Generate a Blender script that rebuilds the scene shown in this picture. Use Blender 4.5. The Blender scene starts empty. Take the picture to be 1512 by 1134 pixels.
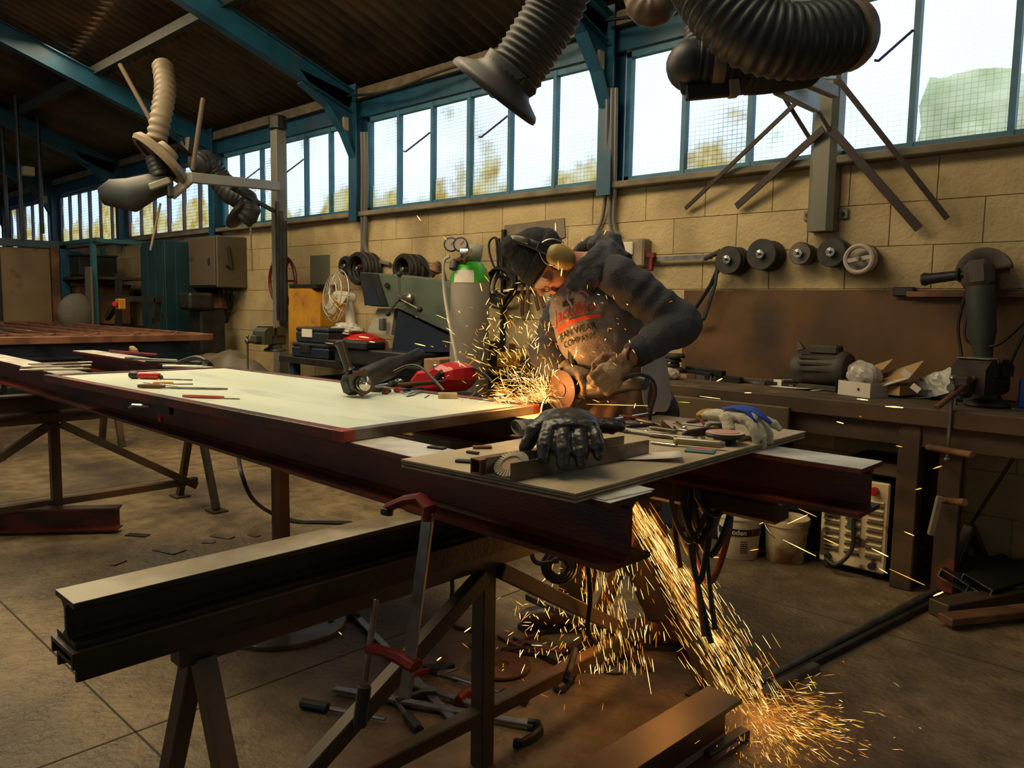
import bpy, math, random
from mathutils import Vector, Matrix, noise, Quaternion
R = random.Random(7)
sc = bpy.context.scene
V = Vector

# ---------------------------------------------------------------- camera, light, exposure
F_PX, PITCH, ROLL, YAW, EYE = 1160.7, .100526, .015977, 2.328684, 1.35
FW = V((math.cos(PITCH)*math.cos(YAW), math.cos(PITCH)*math.sin(YAW), -math.sin(PITCH)))
_r = V((math.sin(YAW), -math.cos(YAW), 0)); _u = _r.cross(FW)
RT = _r*math.cos(ROLL) + _u*math.sin(ROLL)
UP = -_r*math.sin(ROLL) + _u*math.cos(ROLL)
CAM = V((0, 0, EYE))
cd = bpy.data.cameras.new('camera'); cam = bpy.data.objects.new('camera', cd)
sc.collection.objects.link(cam)
cam.matrix_world = Matrix(((RT.x, UP.x, -FW.x, 0), (RT.y, UP.y, -FW.y, 0), (RT.z, UP.z, -FW.z, EYE), (0, 0, 0, 1)))
cd.sensor_fit = 'HORIZONTAL'; cd.sensor_width = 36; cd.lens = F_PX/1512*36; cd.clip_start = .05; cd.clip_end = 300
sc.camera = cam
sc.view_settings.view_transform = 'Standard'; sc.view_settings.look = 'None'
sc.view_settings.gamma = 1; sc.view_settings.exposure = 0; sc.view_settings.use_curve_mapping = False
sc.cycles.max_bounces = 6; sc.cycles.diffuse_bounces = 3; sc.cycles.glossy_bounces = 3
sc.cycles.transparent_max_bounces = 12; sc.cycles.transmission_bounces = 4
sc.cycles.sample_clamp_indirect = 3; sc.cycles.use_denoising = True
sc.cycles.caustics_reflective = False; sc.cycles.caustics_refractive = False

world = bpy.data.worlds.new('overcast_sky'); sc.world = world; world.use_nodes = True
bg = world.node_tree.nodes['Background']; bg.inputs[0].default_value = (.74, .88, 1.0, 1); bg.inputs[1].default_value = 1.6

def light(name, kind, loc, energy, color, target=None, size=(1, 1), radius=.05):
    l = bpy.data.lights.new(name, kind); l.energy = energy; l.color = color
    o = bpy.data.objects.new(name, l); sc.collection.objects.link(o); o.location = loc
    if kind == 'AREA':
        l.shape = 'RECTANGLE'; l.size, l.size_y = size
    elif kind == 'POINT': l.shadow_soft_size = radius
    if target is not None:
        o.rotation_euler = (V(target)-V(loc)).to_track_quat('-Z', 'Y').to_euler()
    return o
# daylight falling through the long roof light (clear sheets Y 0.9 .. 2.4), given by area lamps added below it
light('roof_light_far', 'AREA', (-7.2, 1.6, 4.0), 205, (1, .80, .48), (-7.0, 1.8, 0), (5.5, 1.2))
light('roof_light_near', 'AREA', (-2.2, 1.3, 4.1), 62, (1, .82, .52), (-2.0, 1.9, .9), (2.2, 1.0))
light('roof_light_bench', 'AREA', (-4.2, 1.7, 4.0), 100, (1, .79, .46), (-5.2, 4.4, 1.0), (3.4, 1.0))

# ---------------------------------------------------------------- helpers
def at(x, y, z=None, Y=None, X=None, d=None):
    """world point seen at a photo pixel, on a plane of known height, depth, wall distance ..."""
    r = FW + RT*((x-756)/F_PX) - UP*((y-567)/F_PX)
    if z is not None: t = (z-EYE)/r.z
    elif Y is not None: t = Y/r.y
    elif X is not None: t = X/r.x
    else: t = d
    return CAM + r*t

def ramp(nt, fac, stops):
    n = nt.nodes.new('ShaderNodeValToRGB'); cr = n.color_ramp
    cr.elements[0].position, cr.elements[0].color = stops[0][0], (*stops[0][1], 1)
    cr.elements[1].position, cr.elements[1].color = stops[-1][0], (*stops[-1][1], 1)
    for p, c in stops[1:-1]:
        e = cr.elements.new(p); e.color = (*c, 1)
    nt.links.new(fac, n.inputs[0]); return n.outputs[0]
MATS = {}
def mat(name, col, rough=.6, metal=0, c2=None, scale=6, spread=(.35, .65), c3=None, scale3=1.5, spread3=(.5, .62), bump=0, bscale=40,
        emit=0, alpha=1, detail=6, stretch=(1, 1, 1), r2=None, coord='Object', trans=0, vary=0, spec=.5, shadow=True):
    if name in MATS: return MATS[name]
    m = bpy.data.materials.new(name); MATS[name] = m; m.use_nodes = True; nt = m.node_tree
    b = nt.nodes['Principled BSDF']; L = nt.links.new
    b.inputs['Roughness'].default_value = rough; b.inputs['Metallic'].default_value = metal
    b.inputs['Specular IOR Level'].default_value = spec
    tc = nt.nodes.new('ShaderNodeTexCoord'); mp = nt.nodes.new('ShaderNodeMapping'); mp.inputs[3].default_value = stretch
    if coord == 'World':
        g = nt.nodes.new('ShaderNodeNewGeometry'); L(g.outputs['Position'], mp.inputs[0])
    else: L(tc.outputs[coord], mp.inputs[0])
    def nz(s, dt=detail):
        n = nt.nodes.new('ShaderNodeTexNoise'); n.inputs['Scale'].default_value = s; n.inputs['Detail'].default_value = dt
        L(mp.outputs[0], n.inputs['Vector']); return n.outputs['Fac']
    out = None
    if c2 is not None:
        f = nz(scale); out = ramp(nt, f, [(spread[0], col), (spread[1], c2)])
        if r2 is not None:
            rr = ramp(nt, f, [(spread[0], (rough,)*3), (spread[1], (r2,)*3)]); L(rr, b.inputs['Roughness'])
    if c3 is not None:
        f3 = nz(scale3); mk = ramp(nt, f3, [(spread3[0], (0, 0, 0)), (spread3[1], (1, 1, 1))])
        mx = nt.nodes.new('ShaderNodeMix'); mx.data_type = 'RGBA'; L(mk, mx.inputs[0])
        if out: L(out, mx.inputs[6])
        else: mx.inputs[6].default_value = (*col, 1)
        mx.inputs[7].default_value = (*c3, 1); out = mx.outputs[2]
    if vary:
        oi = nt.nodes.new('ShaderNodeObjectInfo'); hs = nt.nodes.new('ShaderNodeHueSaturation')
        mr = nt.nodes.new('ShaderNodeMapRange'); mr.inputs[3].default_value = 1-vary; mr.inputs[4].default_value = 1+vary
        L(oi.outputs['Random'], mr.inputs[0]); L(mr.outputs[0], hs.inputs['Value'])
        if out: L(out, hs.inputs['Color'])
        else: hs.inputs['Color'].default_value = (*col, 1)
        out = hs.outputs[0]
    if out: L(out, b.inputs['Base Color'])
    else: b.inputs['Base Color'].default_value = (*col, 1)
    if bump:
        bn = nt.nodes.new('ShaderNodeBump'); bn.inputs['Strength'].default_value = bump; bn.inputs['Distance'].default_value = .01
        L(nz(bscale, 3), bn.inputs['Height']); L(bn.outputs[0], b.inputs['Normal'])
    if emit:
        b.inputs['Emission Color'].default_value = (*col, 1); b.inputs['Emission Strength'].default_value = emit
        m.cycles.emission_sampling = 'NONE'
    if trans: b.inputs['Transmission Weight'].default_value = trans
    if alpha < 1: b.inputs['Alpha'].default_value = alpha
    return m

def frame(z, x=None):
    z = V(z).normalized(); x = V(x) if x is not None else (V((0, 0, 1)) if abs(z.z) < .9 else V((1, 0, 0)))
    x = (x - z*x.dot(z)).normalized(); return x, z.cross(x), z

class MB:
    def __init__(s): s.v = []; s.f = []; s.m = []
    def add(s, vs, fs, mi=0):
        o = len(s.v); s.v += [V(p) for p in vs]; s.f += [tuple(i+o for i in f) for f in fs]; s.m += [mi]*len(fs); return s
    def box(s, c, sz, rz=0, bev=0, rot=None, mi=0):
        c = V(c); h = V(sz)*.5
        M = rot if rot is not None else Matrix.Rotation(rz, 3, 'Z')
        if bev:
            b = min(bev, min(h)*.9); vs = []
            for x in (-1, 1):
                for y in (-1, 1):
                    for z in (-1, 1):
                        vs += [c+M@V((x*h.x, y*(h.y-b), z*(h.z-b))), c+M@V((x*(h.x-b), y*h.y, z*(h.z-b))), c+M@V((x*(h.x-b), y*(h.y-b), z*h.z))]
            i = lambda x, y, z, k: ((x*2+y)*2+z)*3+k
            fs = []
            for a in (0, 1):
                fs += [(i(a,0,0,0), i(a,1,0,0), i(a,1,1,0), i(a,0,1,0)), (i(0,a,0,1), i(1,a,0,1), i(1,a,1,1), i(0,a,1,1)), (i(0,0,a,2), i(1,0,a,2), i(1,1,a,2), i(0,1,a,2))]
                for c2 in (0, 1):
                    fs += [(i(a,c2,0,0), i(a,c2,1,0), i(a,c2,1,1), i(a,c2,0,1)), (i(a,0,c2,0), i(a,1,c2,0), i(a,1,c2,2), i(a,0,c2,2)), (i(0,a,c2,1), i(1,a,c2,1), i(1,a,c2,2), i(0,a,c2,2))]
                    for d2 in (0, 1): fs.append((i(a,c2,d2,0), i(a,c2,d2,1), i(a,c2,d2,2)))
            return s.add(vs, fs, mi)
        vs = [c+M@V((x*h.x, y*h.y, z*h.z)) for x in (-1, 1) for y in (-1, 1) for z in (-1, 1)]
        return s.add(vs, [(0,1,3,2), (4,6,7,5), (0,4,5,1), (2,3,7,6), (0,2,6,4), (1,5,7,3)], mi)
    def bar(s, a, b, w, h, up=(0, 0, 1), bev=0, mi=0):
        a, b = V(a), V(b); y = (b-a); L = y.length; y.normalize(); z = V(up); z = (z-y*z.dot(y))
        if z.length < 1e-4: z = V((1, 0, 0)) - y*y.x
        z.normalize(); x = y.cross(z)
        return s.box((a+b)/2, (w, L, h), rot=Matrix((x, y, z)).transposed(), bev=bev, mi=mi)
    def prism(s, poly, o, ax, ay, az, mi=0):
        """2-D outline in the frame ax, ay at o, thickened along az"""
        o, ax, ay, az = V(o), V(ax), V(ay), V(az); n = len(poly)
        vs = [o+ax*p[0]+ay*p[1] for p in poly]; vs += [p+az for p in vs]
        return s.add(vs, [tuple(range(n))[::-1], tuple(range(n, 2*n))] + [(i, (i+1) % n, n+(i+1) % n, n+i) for i in range(n)], mi)
    def tube(s, pts, r, n=8, cap=True, mi=0, flat=None, xref=None, closed=False):
        pts = [V(p) for p in pts]; N = len(pts); rr = r if isinstance(r, (list, tuple)) else [r]*N
        vs = []; px = None
        for i, p in enumerate(pts):
            if closed: t = pts[(i+1) % N]-pts[i-1]
            else: t = pts[min(i+1, N-1)]-pts[max(i-1, 0)]
            if t.length < 1e-9: t = V((0, 0, 1))
            x, y, z = frame(t, px if px is not None else xref); px = x
            ra = rr[i]; ra, rb = (ra if isinstance(ra, tuple) else (ra, ra*(flat or 1)))
            vs += [p + x*ra*math.cos(2*math.pi*k/n) + y*rb*math.sin(2*math.pi*k/n) for k in range(n)]
        fs = []
        for i in range(N if closed else N-1):
            for k in range(n):
                j = (i+1) % N; fs.append((i*n+k, i*n+(k+1) % n, j*n+(k+1) % n, j*n+k))
        if cap and not closed: fs += [tuple(range(n))[::-1], tuple(range((N-1)*n, N*n))]
        return s.add(vs, fs, mi)
    def lathe(s, prof, o, axis=(0, 0, 1), n=20, mi=0, xref=None):
        x, y, z = frame(axis, xref); o = V(o); vs = []
        for r, h in prof: vs += [o+z*h+(x*math.cos(2*math.pi*k/n)+y*math.sin(2*math.pi*k/n))*max(r, 1e-5) for k in range(n)]
        fs = [(i*n+k, i*n+(k+1) % n, (i+1)*n+(k+1) % n, (i+1)*n+k) for i in range(len(prof)-1) for k in range(n)]
        fs += [tuple(range(n))[::-1], tuple(range((len(prof)-1)*n, len(prof)*n))]
        return s.add(vs, fs, mi)
    def cyl(s, a, b, r, n=14, mi=0):
        a, b = V(a), V(b); L = (b-a).length; c = min(r*.15, L*.2)
        return s.lathe([(r-c, 0), (r, c), (r, L-c), (r-c, L)], a, b-a, n, mi)
    def ball(s, c, r, n=10, mi=0, rot=None, sq=None):
        c = V(c); r = V(r) if not isinstance(r, (int, float)) else V((r, r, r)); vs = []; m = n//2+1
        for i in range(1, m):
            t = math.pi*i/m
            for k in range(n):
                a = 2*math.pi*k/n; p = V((math.sin(t)*math.cos(a)*r.x, math.sin(t)*math.sin(a)*r.y, math.cos(t)*r.z)); vs.append(c+(rot@p if rot else p))
        for q in (1, -1):
            p = V((0, 0, q*r.z)); vs.append(c+(rot@p if rot else p))
        T = len(vs)-2; B = T+1
        fs = [(i*n+k, (i+1)*n+k, (i+1)*n+(k+1) % n, i*n+(k+1) % n) for i in range(m-2) for k in range(n)]
        fs += [(T, k, (k+1) % n) for k in range(n)] + [(B, (m-2)*n+(k+1) % n, (m-2)*n+k) for k in range(n)]
        return s.add(vs, fs, mi)
    def ibeam(s, a, b, w, h, tf=.012, tw=.01):
        """a, b: ends of the centre line of the top face"""
        a, b = V(a), V(b); y = (b-a).normalized(); x = y.cross(V((0, 0, 1))).normalized(); z = x.cross(y)
        W = w/2; q = tw/2; k = .012
        poly = [(-W, 0), (W, 0), (W, -tf), (q+k, -tf), (q, -tf-k), (q, -h+tf+k), (q+k, -h+tf), (W, -h+tf), (W, -h), (-W, -h), (-W, -h+tf), (-q-k, -h+tf), (-q, -h+tf+k), (-q, -tf-k), (-q-k, -tf), (-W, -tf)]
        o = len(s.v); n = len(poly); vs = [a+x*p[0]+z*p[1] for p in poly]; vs += [p+(b-a) for p in vs]
        side = [(i, (i+1) % n, n+(i+1) % n, n+i) for i in range(n)]
        def caps(o2, r): 
            fl = [(0,1,2,3,14,15), (3,4,13,14), (4,5,12,13), (5,6,11,12), (6,7,8,9,10,11)]
            return [tuple((i+o2) for i in (f if r else f[::-1])) for f in fl]
        return s.add(vs, side+caps(0, False)+caps(n, True))
    def build(s, name, m, parent=None, smooth=False, loc=None, shared=None):
        me = bpy.data.meshes.new(name)
        base = wl(parent) if parent is not None else None
        if base is None:
            if loc is not None: base = V(loc)
            else:
                xs = [p.x for p in s.v]; ys = [p.y for p in s.v]; zs = [p.z for p in s.v]
                base = V(((min(xs)+max(xs))/2, (min(ys)+max(ys))/2, min(zs)))
        me.from_pydata([p-base for p in s.v], [], s.f)
        for mm in (m if isinstance(m, (list, tuple)) else [m]): me.materials.append(mm)
        if isinstance(m, (list, tuple)): me.polygons.foreach_set('material_index', s.m)
        if smooth:
            me.polygons.foreach_set('use_smooth', [True]*len(me.polygons))
            if smooth != 2: me.set_sharp_from_angle(angle=math.radians(38))
        me.validate(); me.update()
        o = bpy.data.objects.new(name, me); sc.collection.objects.link(o)
        if parent is not None: o.parent = parent
        else: o.location = base
        return o
def wl(o):
    p = V((0, 0, 0))
    while o is not None: p += V(o.location); o = o.parent
    return p
def tag(o, label, cat, group=None, kind=None):
    o['label'] = label
    if cat: o['category'] = cat
    if group: o['group'] = group
    if kind: o['kind'] = kind
    return o
def thing(name, loc, label, cat, group=None):
    o = bpy.data.objects.new(name, None); sc.collection.objects.link(o); o.location = loc; o.empty_display_size = .1
    return tag(o, label, cat, group)
def struct(o): o['kind'] = 'structure'; return o
def sempty(name, loc=(0, 0, 0)):
    o = bpy.data.objects.new(name, None); sc.collection.objects.link(o); o.location = loc; return struct(o)
def copy_tree(o, parent=None):
    c = o.copy(); sc.collection.objects.link(c); c.parent = parent
    for ch in list(o.children): copy_tree(ch, c)
    return c
def orient(o, loc, x=None, z=(0, 0, 1)):
    """place a thing built at the origin: its local z and x axes go along the given directions"""
    X, Yv, Z = frame(z, x)
    o.matrix_world = Matrix.Translation(V(loc)) @ Matrix((X, Yv, Z)).transposed().to_4x4(); return o
def spline(P, n=6):
    P = [V(p) for p in P]; out = []
    for i in range(len(P)-1):
        p0 = P[i-1] if i else P[0]*2-P[1]; p1, p2 = P[i], P[i+1]; p3 = P[i+2] if i+2 < len(P) else P[-1]*2-P[-2]
        for k in range(n):
            t = k/n; out.append(.5*((2*p1)+(p2-p0)*t+(2*p0-5*p1+4*p2-p3)*t*t+(3*p1-p0-3*p2+p3)*t**3))
    return out+[P[-1]]
def resample(pts, step):
    out = [pts[0]]; acc = 0
    for a, b in zip(pts, pts[1:]):
        L = (b-a).length; t = step-acc
        while t <= L: out.append(a.lerp(b, t/L)); t += step
        acc = (acc+L) % step
    return out
def cable(name, pts, r, m, label, cat='cable', parent=None, n=6, k=6, group=None):
    o = MB().tube(spline(pts, k), r, n).build(name, m, parent, smooth=True)
    if parent is None: tag(o, label, cat, group)
    return o
def hose_mb(P, r, pitch=.02, amp=.1, n=18):
    pts = resample(spline(P, 12), pitch/4)
    return MB().tube(pts, [r*(1+amp*(-.6, .15, 1, .15)[i % 4]) for i in range(len(pts))], n)
# ---------------------------------------------------------------- materials of the setting
M_conc = mat('concrete_floor', (.245, .175, .088), .62, c2=(.105, .070, .034), scale=9, spread=(.30, .70), detail=14, c3=(.050, .034, .019), scale3=.8, spread3=(.44, .64), bump=1.0, bscale=38, coord='World', r2=.5)
M_block = mat('painted_block', (.49, .375, .195), .8, c2=(.37, .275, .135), scale=3, c3=(.19, .135, .07), scale3=1.1, spread3=(.52, .72), bump=.7, bscale=45, coord='World', vary=.07)
M_mortar = mat('mortar', (.36, .28, .16), .9, c2=(.22, .165, .09), scale=12, bump=.4, coord='World')
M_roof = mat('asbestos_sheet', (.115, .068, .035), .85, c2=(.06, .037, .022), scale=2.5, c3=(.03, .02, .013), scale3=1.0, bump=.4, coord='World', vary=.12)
M_blue = mat('blue_painted_steel', (.008, .072, .135), .45, c2=(.005, .045, .085), scale=5, c3=(.05, .055, .06), scale3=3, spread3=(.6, .75), coord='World')
M_bluel = mat('light_blue_window_frame', (.035, .15, .24), .5, c2=(.025, .10, .17), scale=8, coord='World')
M_sill = mat('concrete_sill', (.20, .17, .12), .8, c2=(.12, .10, .07), scale=5, bump=.3, coord='World')
M_out = mat('outside_ground', (.25, .24, .12), .9, c2=(.16, .2, .06), scale=.6)
M_leaf = mat('hedge_leaves', (.80, .78, .50), .8, c2=(.50, .55, .28), scale=3, bump=.6, bscale=6)

def glass_mat(name, dirt, tint, wx=55, wz=70, dens=.2):
    """wired, dirty window glass: clear part lets the sky through, the dirt near the edges glows as it scatters the daylight"""
    m = bpy.data.materials.new(name); m.use_nodes = True; nt = m.node_tree; L = nt.links.new; nt.nodes.clear()
    out = nt.nodes.new('ShaderNodeOutputMaterial'); tr = nt.nodes.new('ShaderNodeBsdfTransparent'); tr.inputs[0].default_value = (*tint, 1)
    tl = nt.nodes.new('ShaderNodeBsdfTranslucent'); df = nt.nodes.new('ShaderNodeBsdfDiffuse'); df.inputs[0].default_value = (.10, .08, .05, 1)
    tc = nt.nodes.new('ShaderNodeTexCoord'); sp = nt.nodes.new('ShaderNodeSeparateXYZ'); L(tc.outputs['Object'], sp.inputs[0])
    g = nt.nodes.new('ShaderNodeNewGeometry')
    nz = nt.nodes.new('ShaderNodeTexNoise'); nz.inputs['Scale'].default_value = 1.6; nz.inputs['Detail'].default_value = 8; L(g.outputs['Position'], nz.inputs['Vector'])
    n2 = nt.nodes.new('ShaderNodeTexNoise'); n2.inputs['Scale'].default_value = 7; n2.inputs['Detail'].default_value = 6; L(g.outputs['Position'], n2.inputs['Vector'])
    L(ramp(nt, n2.outputs['Fac'], [(.38, (1, .95, .78)), (.52, (1, .86, .52)), (.62, (.85, .66, .32))]), tl.inputs[0])
    # dirt climbs from the bottom of each pane (object z 0 .. 0.9)
    mr = nt.nodes.new('ShaderNodeMapRange'); L(sp.outputs['Z'], mr.inputs[0]); mr.inputs[1].default_value = 0; mr.inputs[2].default_value = .85; mr.inputs[2].default_value = .45; mr.inputs[3].default_value = .22; mr.inputs[4].default_value = -.06
    ad = nt.nodes.new('ShaderNodeMath'); ad.operation = 'ADD'; L(mr.outputs[0], ad.inputs[0]); L(nz.outputs['Fac'], ad.inputs[1])
    md = ramp(nt, ad.outputs[0], [(dirt, (.04,)*3), (dirt+.10, (.95,)*3)])
    def lines(o, freq, duty):
        a = nt.nodes.new('ShaderNodeMath'); a.operation = 'MULTIPLY'; a.inputs[1].default_value = freq; L(o, a.inputs[0])
        b = nt.nodes.new('ShaderNodeMath'); b.operation = 'FRACT'; L(a.outputs[0], b.inputs[0])
        c = nt.nodes.new('ShaderNodeMath'); c.operation = 'LESS_THAN'; c.inputs[1].default_value = duty; L(b.outputs[0], c.inputs[0]); return c.outputs[0]
    lx = lines(sp.outputs['X'], wx, .10); lz = lines(sp.outputs['Z'], wz, .14)
    mx = nt.nodes.new('ShaderNodeMath'); mx.operation = 'MAXIMUM'; L(lx, mx.inputs[0]); L(lz, mx.inputs[1])
    ml = nt.nodes.new('ShaderNodeMath'); ml.operation = 'MULTIPLY'; L(mx.outputs[0], ml.inputs[0])
    am = ramp(nt, ad.outputs[0], [(dirt-.22, (.05,)*3), (dirt+.08, (dens*2,)*3)]); L(am, ml.inputs[1])
    s1 = nt.nodes.new('ShaderNodeMixShader'); L(md, s1.inputs[0]); L(tr.outputs[0], s1.inputs[1]); L(tl.outputs[0], s1.inputs[2])
    s2 = nt.nodes.new('ShaderNodeMixShader'); L(ml.outputs[0], s2.inputs[0]); L(s1.outputs[0], s2.inputs[1]); L(df.outputs[0], s2.inputs[2])
    L(s2.outputs[0], out.inputs[0]); return m
G_clear = glass_mat('wired_glass', .68, (.95, .98, 1), 30, 36, .16)
G_dirty = glass_mat('dirty_wired_glass', .58, (.93, .96, 1), 30, 36, .24)
G_far = glass_mat('far_wired_glass', .46, (.85, .92, 1), 22, 24, .22)

# ---------------------------------------------------------------- the shell
WY = 4.65; SILL = 2.175; HEAD = 3.10; EAVE = 3.35; SL = .347
COLX = [-.42+3, -.42, -3.42, -6.42, -9.35, -12.32, -15.3, -18.3]
X0, X1, YL, RIDGE = -21.5, 6.0, -7.35, -1.35
fl = struct(MB().box((-7.75, -1.3, -.06), (27.9, 12.4, .12)).build('floor', M_conc))
# sawn joints in the slab, each a shallow strip of dirt
for k, (a, b) in enumerate([((-9, .9), (-.3, .9)), ((-2.45, -1), (-2.45, 4.6)), ((-9, 3.4), (0, 3.4)), ((-5.9, -1), (-5.9, 4.6))]):
    MB().bar((*a, .0005), (*b, .0005), .007, .002).build('floor_joint', mat('joint_dirt', (.04, .03, .02), .9), fl)
w = struct(MB().box(((X0+X1)/2, WY+.04, SILL/2), (X1-X0, .10, SILL)).build('wall_right', M_mortar))
# concrete blocks, laid in stretcher bond
bl = []
for q in range(4):
    mb = MB(); mb.box((0, 0, 0), (.4565, .03, .232), bev=.0025); bl.append(mb)
BX0 = -1.068; PIT = .46; CH = .235
proto = [mb.build('block', M_block, loc=(0, 0, 0)) for mb in bl[:1]]
n = 0
for row in range(9):
    zc = .06+CH*row+CH/2
    for k in range(-3, 30):
        xc = BX0 - PIT/2 - k*PIT + (PIT/2 if row % 2 == 0 else 0)
        if xc < -13.2 or n >= 296: continue
        # behind the bench board and things fully hidden low down on the far left nothing shows
        if n == 0: o = proto[0]
        else: o = proto[0].copy(); sc.collection.objects.link(o)
        o.parent = w; o.location = V((xc, WY-.004-R.random()*.003, zc)) - wl(w); o.rotation_euler = (R.uniform(-.004, .004), R.uniform(-.004, .004), R.uniform(-.004, .004)); n += 1
mb = MB(); mb.box(((X0-13.2)/2, WY-.002, SILL/2), (-13.2-X0, .03, SILL-.01)); struct(mb.build('wall_right_far', M_block)); 
mb = MB(); mb.box(((X0+X1)/2, WY, .03), (X1-X0, .03, .055)); struct(mb.build('baseboard_right', M_mortar))
struct(MB().bar((X1, WY-.03, SILL+.02), (X0, WY-.03, SILL+.02), .16, .045, bev=.006).build('trim_1', M_sill))
struct(MB().bar((X1, WY+.02, HEAD+.13), (X0, WY+.02, HEAD+.13), .14, .24).build('trim_2', M_blue))
mb = MB(); mb.bar((X1, WY-.09, EAVE-.04), (X0, WY-.09, EAVE-.04), .05, .09); mb.bar((X1, WY-.02, EAVE+.02), (X0, WY-.02, EAVE+.02), .02, .05)
struct(mb.build('trim_3', mat('timber_grey', (.17, .13, .085), .8, c2=(.1, .075, .05), scale=9)))
# windows: one per bay, six panes each
wn = 0
for bi in range(len(COLX)-1):
    xr, xl = COLX[bi]-.09, COLX[bi+1]+.09; wn += 1
    wr = sempty('window_%d' % wn, ((xl+xr)/2, WY, SILL+.045))
    zb, zt = SILL+.045, HEAD
    mb = MB(); mb.bar((xl, WY, zb+.018), (xr, WY, zb+.018), .05, .036); mb.bar((xl, WY, zt-.02), (xr, WY, zt-.02), .05, .04)
    mb.bar((xl+.02, WY, zb), (xl+.02, WY, zt), .04, .05, up=(0, 1, 0)); mb.bar((xr-.02, WY, zb), (xr-.02, WY, zt), .04, .05, up=(0, 1, 0))
    mb.build('window_frame', M_bluel if bi < 4 else mat('mauve_window_frame', (.12, .10, .16), .6, c2=(.08, .07, .11), scale=5), wr)
    ms = [xl + (xr-xl)*k/6 for k in range(7)]
    for k in range(1, 6):
        MB().bar((ms[k], WY-.005, zb), (ms[k], WY-.005, zt), .042 if k in (3,) else .032, .05, up=(0, 1, 0)).build('mullion', M_bluel if bi < 4 else MATS['mauve_window_frame'], wr)
    for k in range(6):
        g = G_far if bi >= 4 else (G_dirty if ((bi, k) in ((2, 2), (2, 3), (2, 0), (3, 1), (3, 2), (3, 5), (1, 1), (3, 3))) or bi == 3 else G_clear)
        xm = (ms[k]+ms[k+1])/2; wd = ms[k+1]-ms[k]-.03
        o = MB().box((xm, WY+.01, (zb+zt)/2), (wd, .004, zt-zb-.06)).build('pane', g, wr)
        # origin at the foot of the pane so the dirt follows the pane's own height
        d = V((xm, WY+.01, zb)) - wl(wr)
        for v_ in o.data.vertices: v_.co -= d
        o.location = d
    if bi in (1, 2, 3):
        for k in ({1: (1,), 2: (2, 4), 3: (2, 4)}[bi]):
            x = ms[k]-.02 if bi > 1 else ms[4]-.02
            MB().tube([(x, WY-.03, zt-.26), (x-.03, WY-.08, zt-.31), (x-.10, WY-.22, zt-.44), (x-.12, WY-.225, zt-.435)], .008, 6).build('window_stay', mat('purple_primer', (.05, .03, .09), .6), wr)
# opposite wall with its own band of daylight, and the two ends
struct(MB().box(((X0+X1)/2, YL, 1.1), (X1-X0, .15, 2.2)).build('wall_left', M_block))
struct(MB().box(((X0+X1)/2, YL, 3.28), (X1-X0, .15, .30)).build('trim_4', M_blue))
mb = MB(); mb.prism([(-7.4, 0), (4.7, 0), (4.7, 3.3), (RIDGE, 5.45), (-7.4, 3.3)], (X0, 0, 0), (0, 1, 0), (0, 0, 1), (.12, 0, 0)); struct(mb.build('wall_far', M_block))
mb = MB(); mb.prism([(-7.4, 0), (4.7, 0), (4.7, 3.3), (RIDGE, 5.45), (-7.4, 3.3)], (X1, 0, 0), (0, 1, 0), (0, 0, 1), (.12, 0, 0)); struct(mb.build('wall_near', M_block))
# roof: corrugated sheets, each an object
ce = sempty('ceiling', (-7.7, -1.35, 3.35))
NZ = 7; PW = .147; SW = NZ*PW; SLEN = 1.27
def sheet_mesh(L_, nm='roof_sheet'):
    mb = MB(); K = NZ*8; vs = []; 
    for i in range(K+1):
        x = i*SW*1.03/K; h = .026*math.cos(2*math.pi*x/PW); vs += [(x, 0, h), (x, L_, h), (x, 0, h+.007), (x, L_, h+.007)]
    fs = []
    for i in range(K):
        a = i*4; b = a+4; fs += [(a, a+1, b+1, b), (a+2, b+2, b+3, a+3), (a, b, b+2, a+2)]
    return mb.add(vs, fs)
ang = math.atan(SL)
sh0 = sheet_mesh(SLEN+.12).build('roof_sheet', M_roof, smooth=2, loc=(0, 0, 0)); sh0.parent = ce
M_sky = bpy.data.materials.new('roof_light_sheet'); M_sky.use_nodes = True
_b = M_sky.node_tree.nodes['Principled BSDF']; _b.inputs['Base Color'].default_value = (.8, .8, .75, 1); _b.inputs['Transmission Weight'].default_value = .0
_b.inputs['Emission Color'].default_value = (.86, .86, .80, 1); _b.inputs['Emission Strength'].default_value = .75; M_sky.cycles.emission_sampling = 'NONE'
shs = None; first = True; nr = 5; cosA = math.cos(ang)
for r_ in range(nr):
    for c in range(27):
        x = X1-1.0 - c*SW*1.0
        y0 = WY+.1 - r_*SLEN*cosA*.98; z0 = EAVE + SL*(WY-y0) + .05 + (.004 if c % 2 else 0) + r_*.004
        skyl = (r_ == 1 and False) or (r_ == 2 and -13.5 < x < 1)
        if r_ == 1 and -9.9 < x < -8.4: pass
        if skyl:
            if shs is None: shs = sh0.copy(); shs.data = sh0.data.copy(); shs.data.materials.clear(); shs.data.materials.append(M_sky); o = shs; sc.collection.objects.link(o)
            else: o = shs.copy(); sc.collection.objects.link(o)
            o.name = 'roof_light_sheet'; o.parent = ce
        else:
            if first: o = sh0; first = False
            else: o = sh0.copy(); sc.collection.objects.link(o); o.parent = ce
        # local y runs up the slope (towards -Y)
        o.matrix_local = Matrix.Translation(V((x, y0, z0))-V(ce.location)) @ Matrix.Rotation(math.pi, 4, 'Z') @ Matrix.Rotation(ang, 4, 'X')
mb = MB(); mb.prism([(RIDGE, 5.50), (YL-.1, 3.45), (YL-.1, 3.50), (RIDGE, 5.55)], (X0, 0, 0), (0, 1, 0), (0, 0, 1), (X1-X0+.2, 0, 0)); struct(mb.build('ceiling_other_slope', M_roof))
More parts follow.
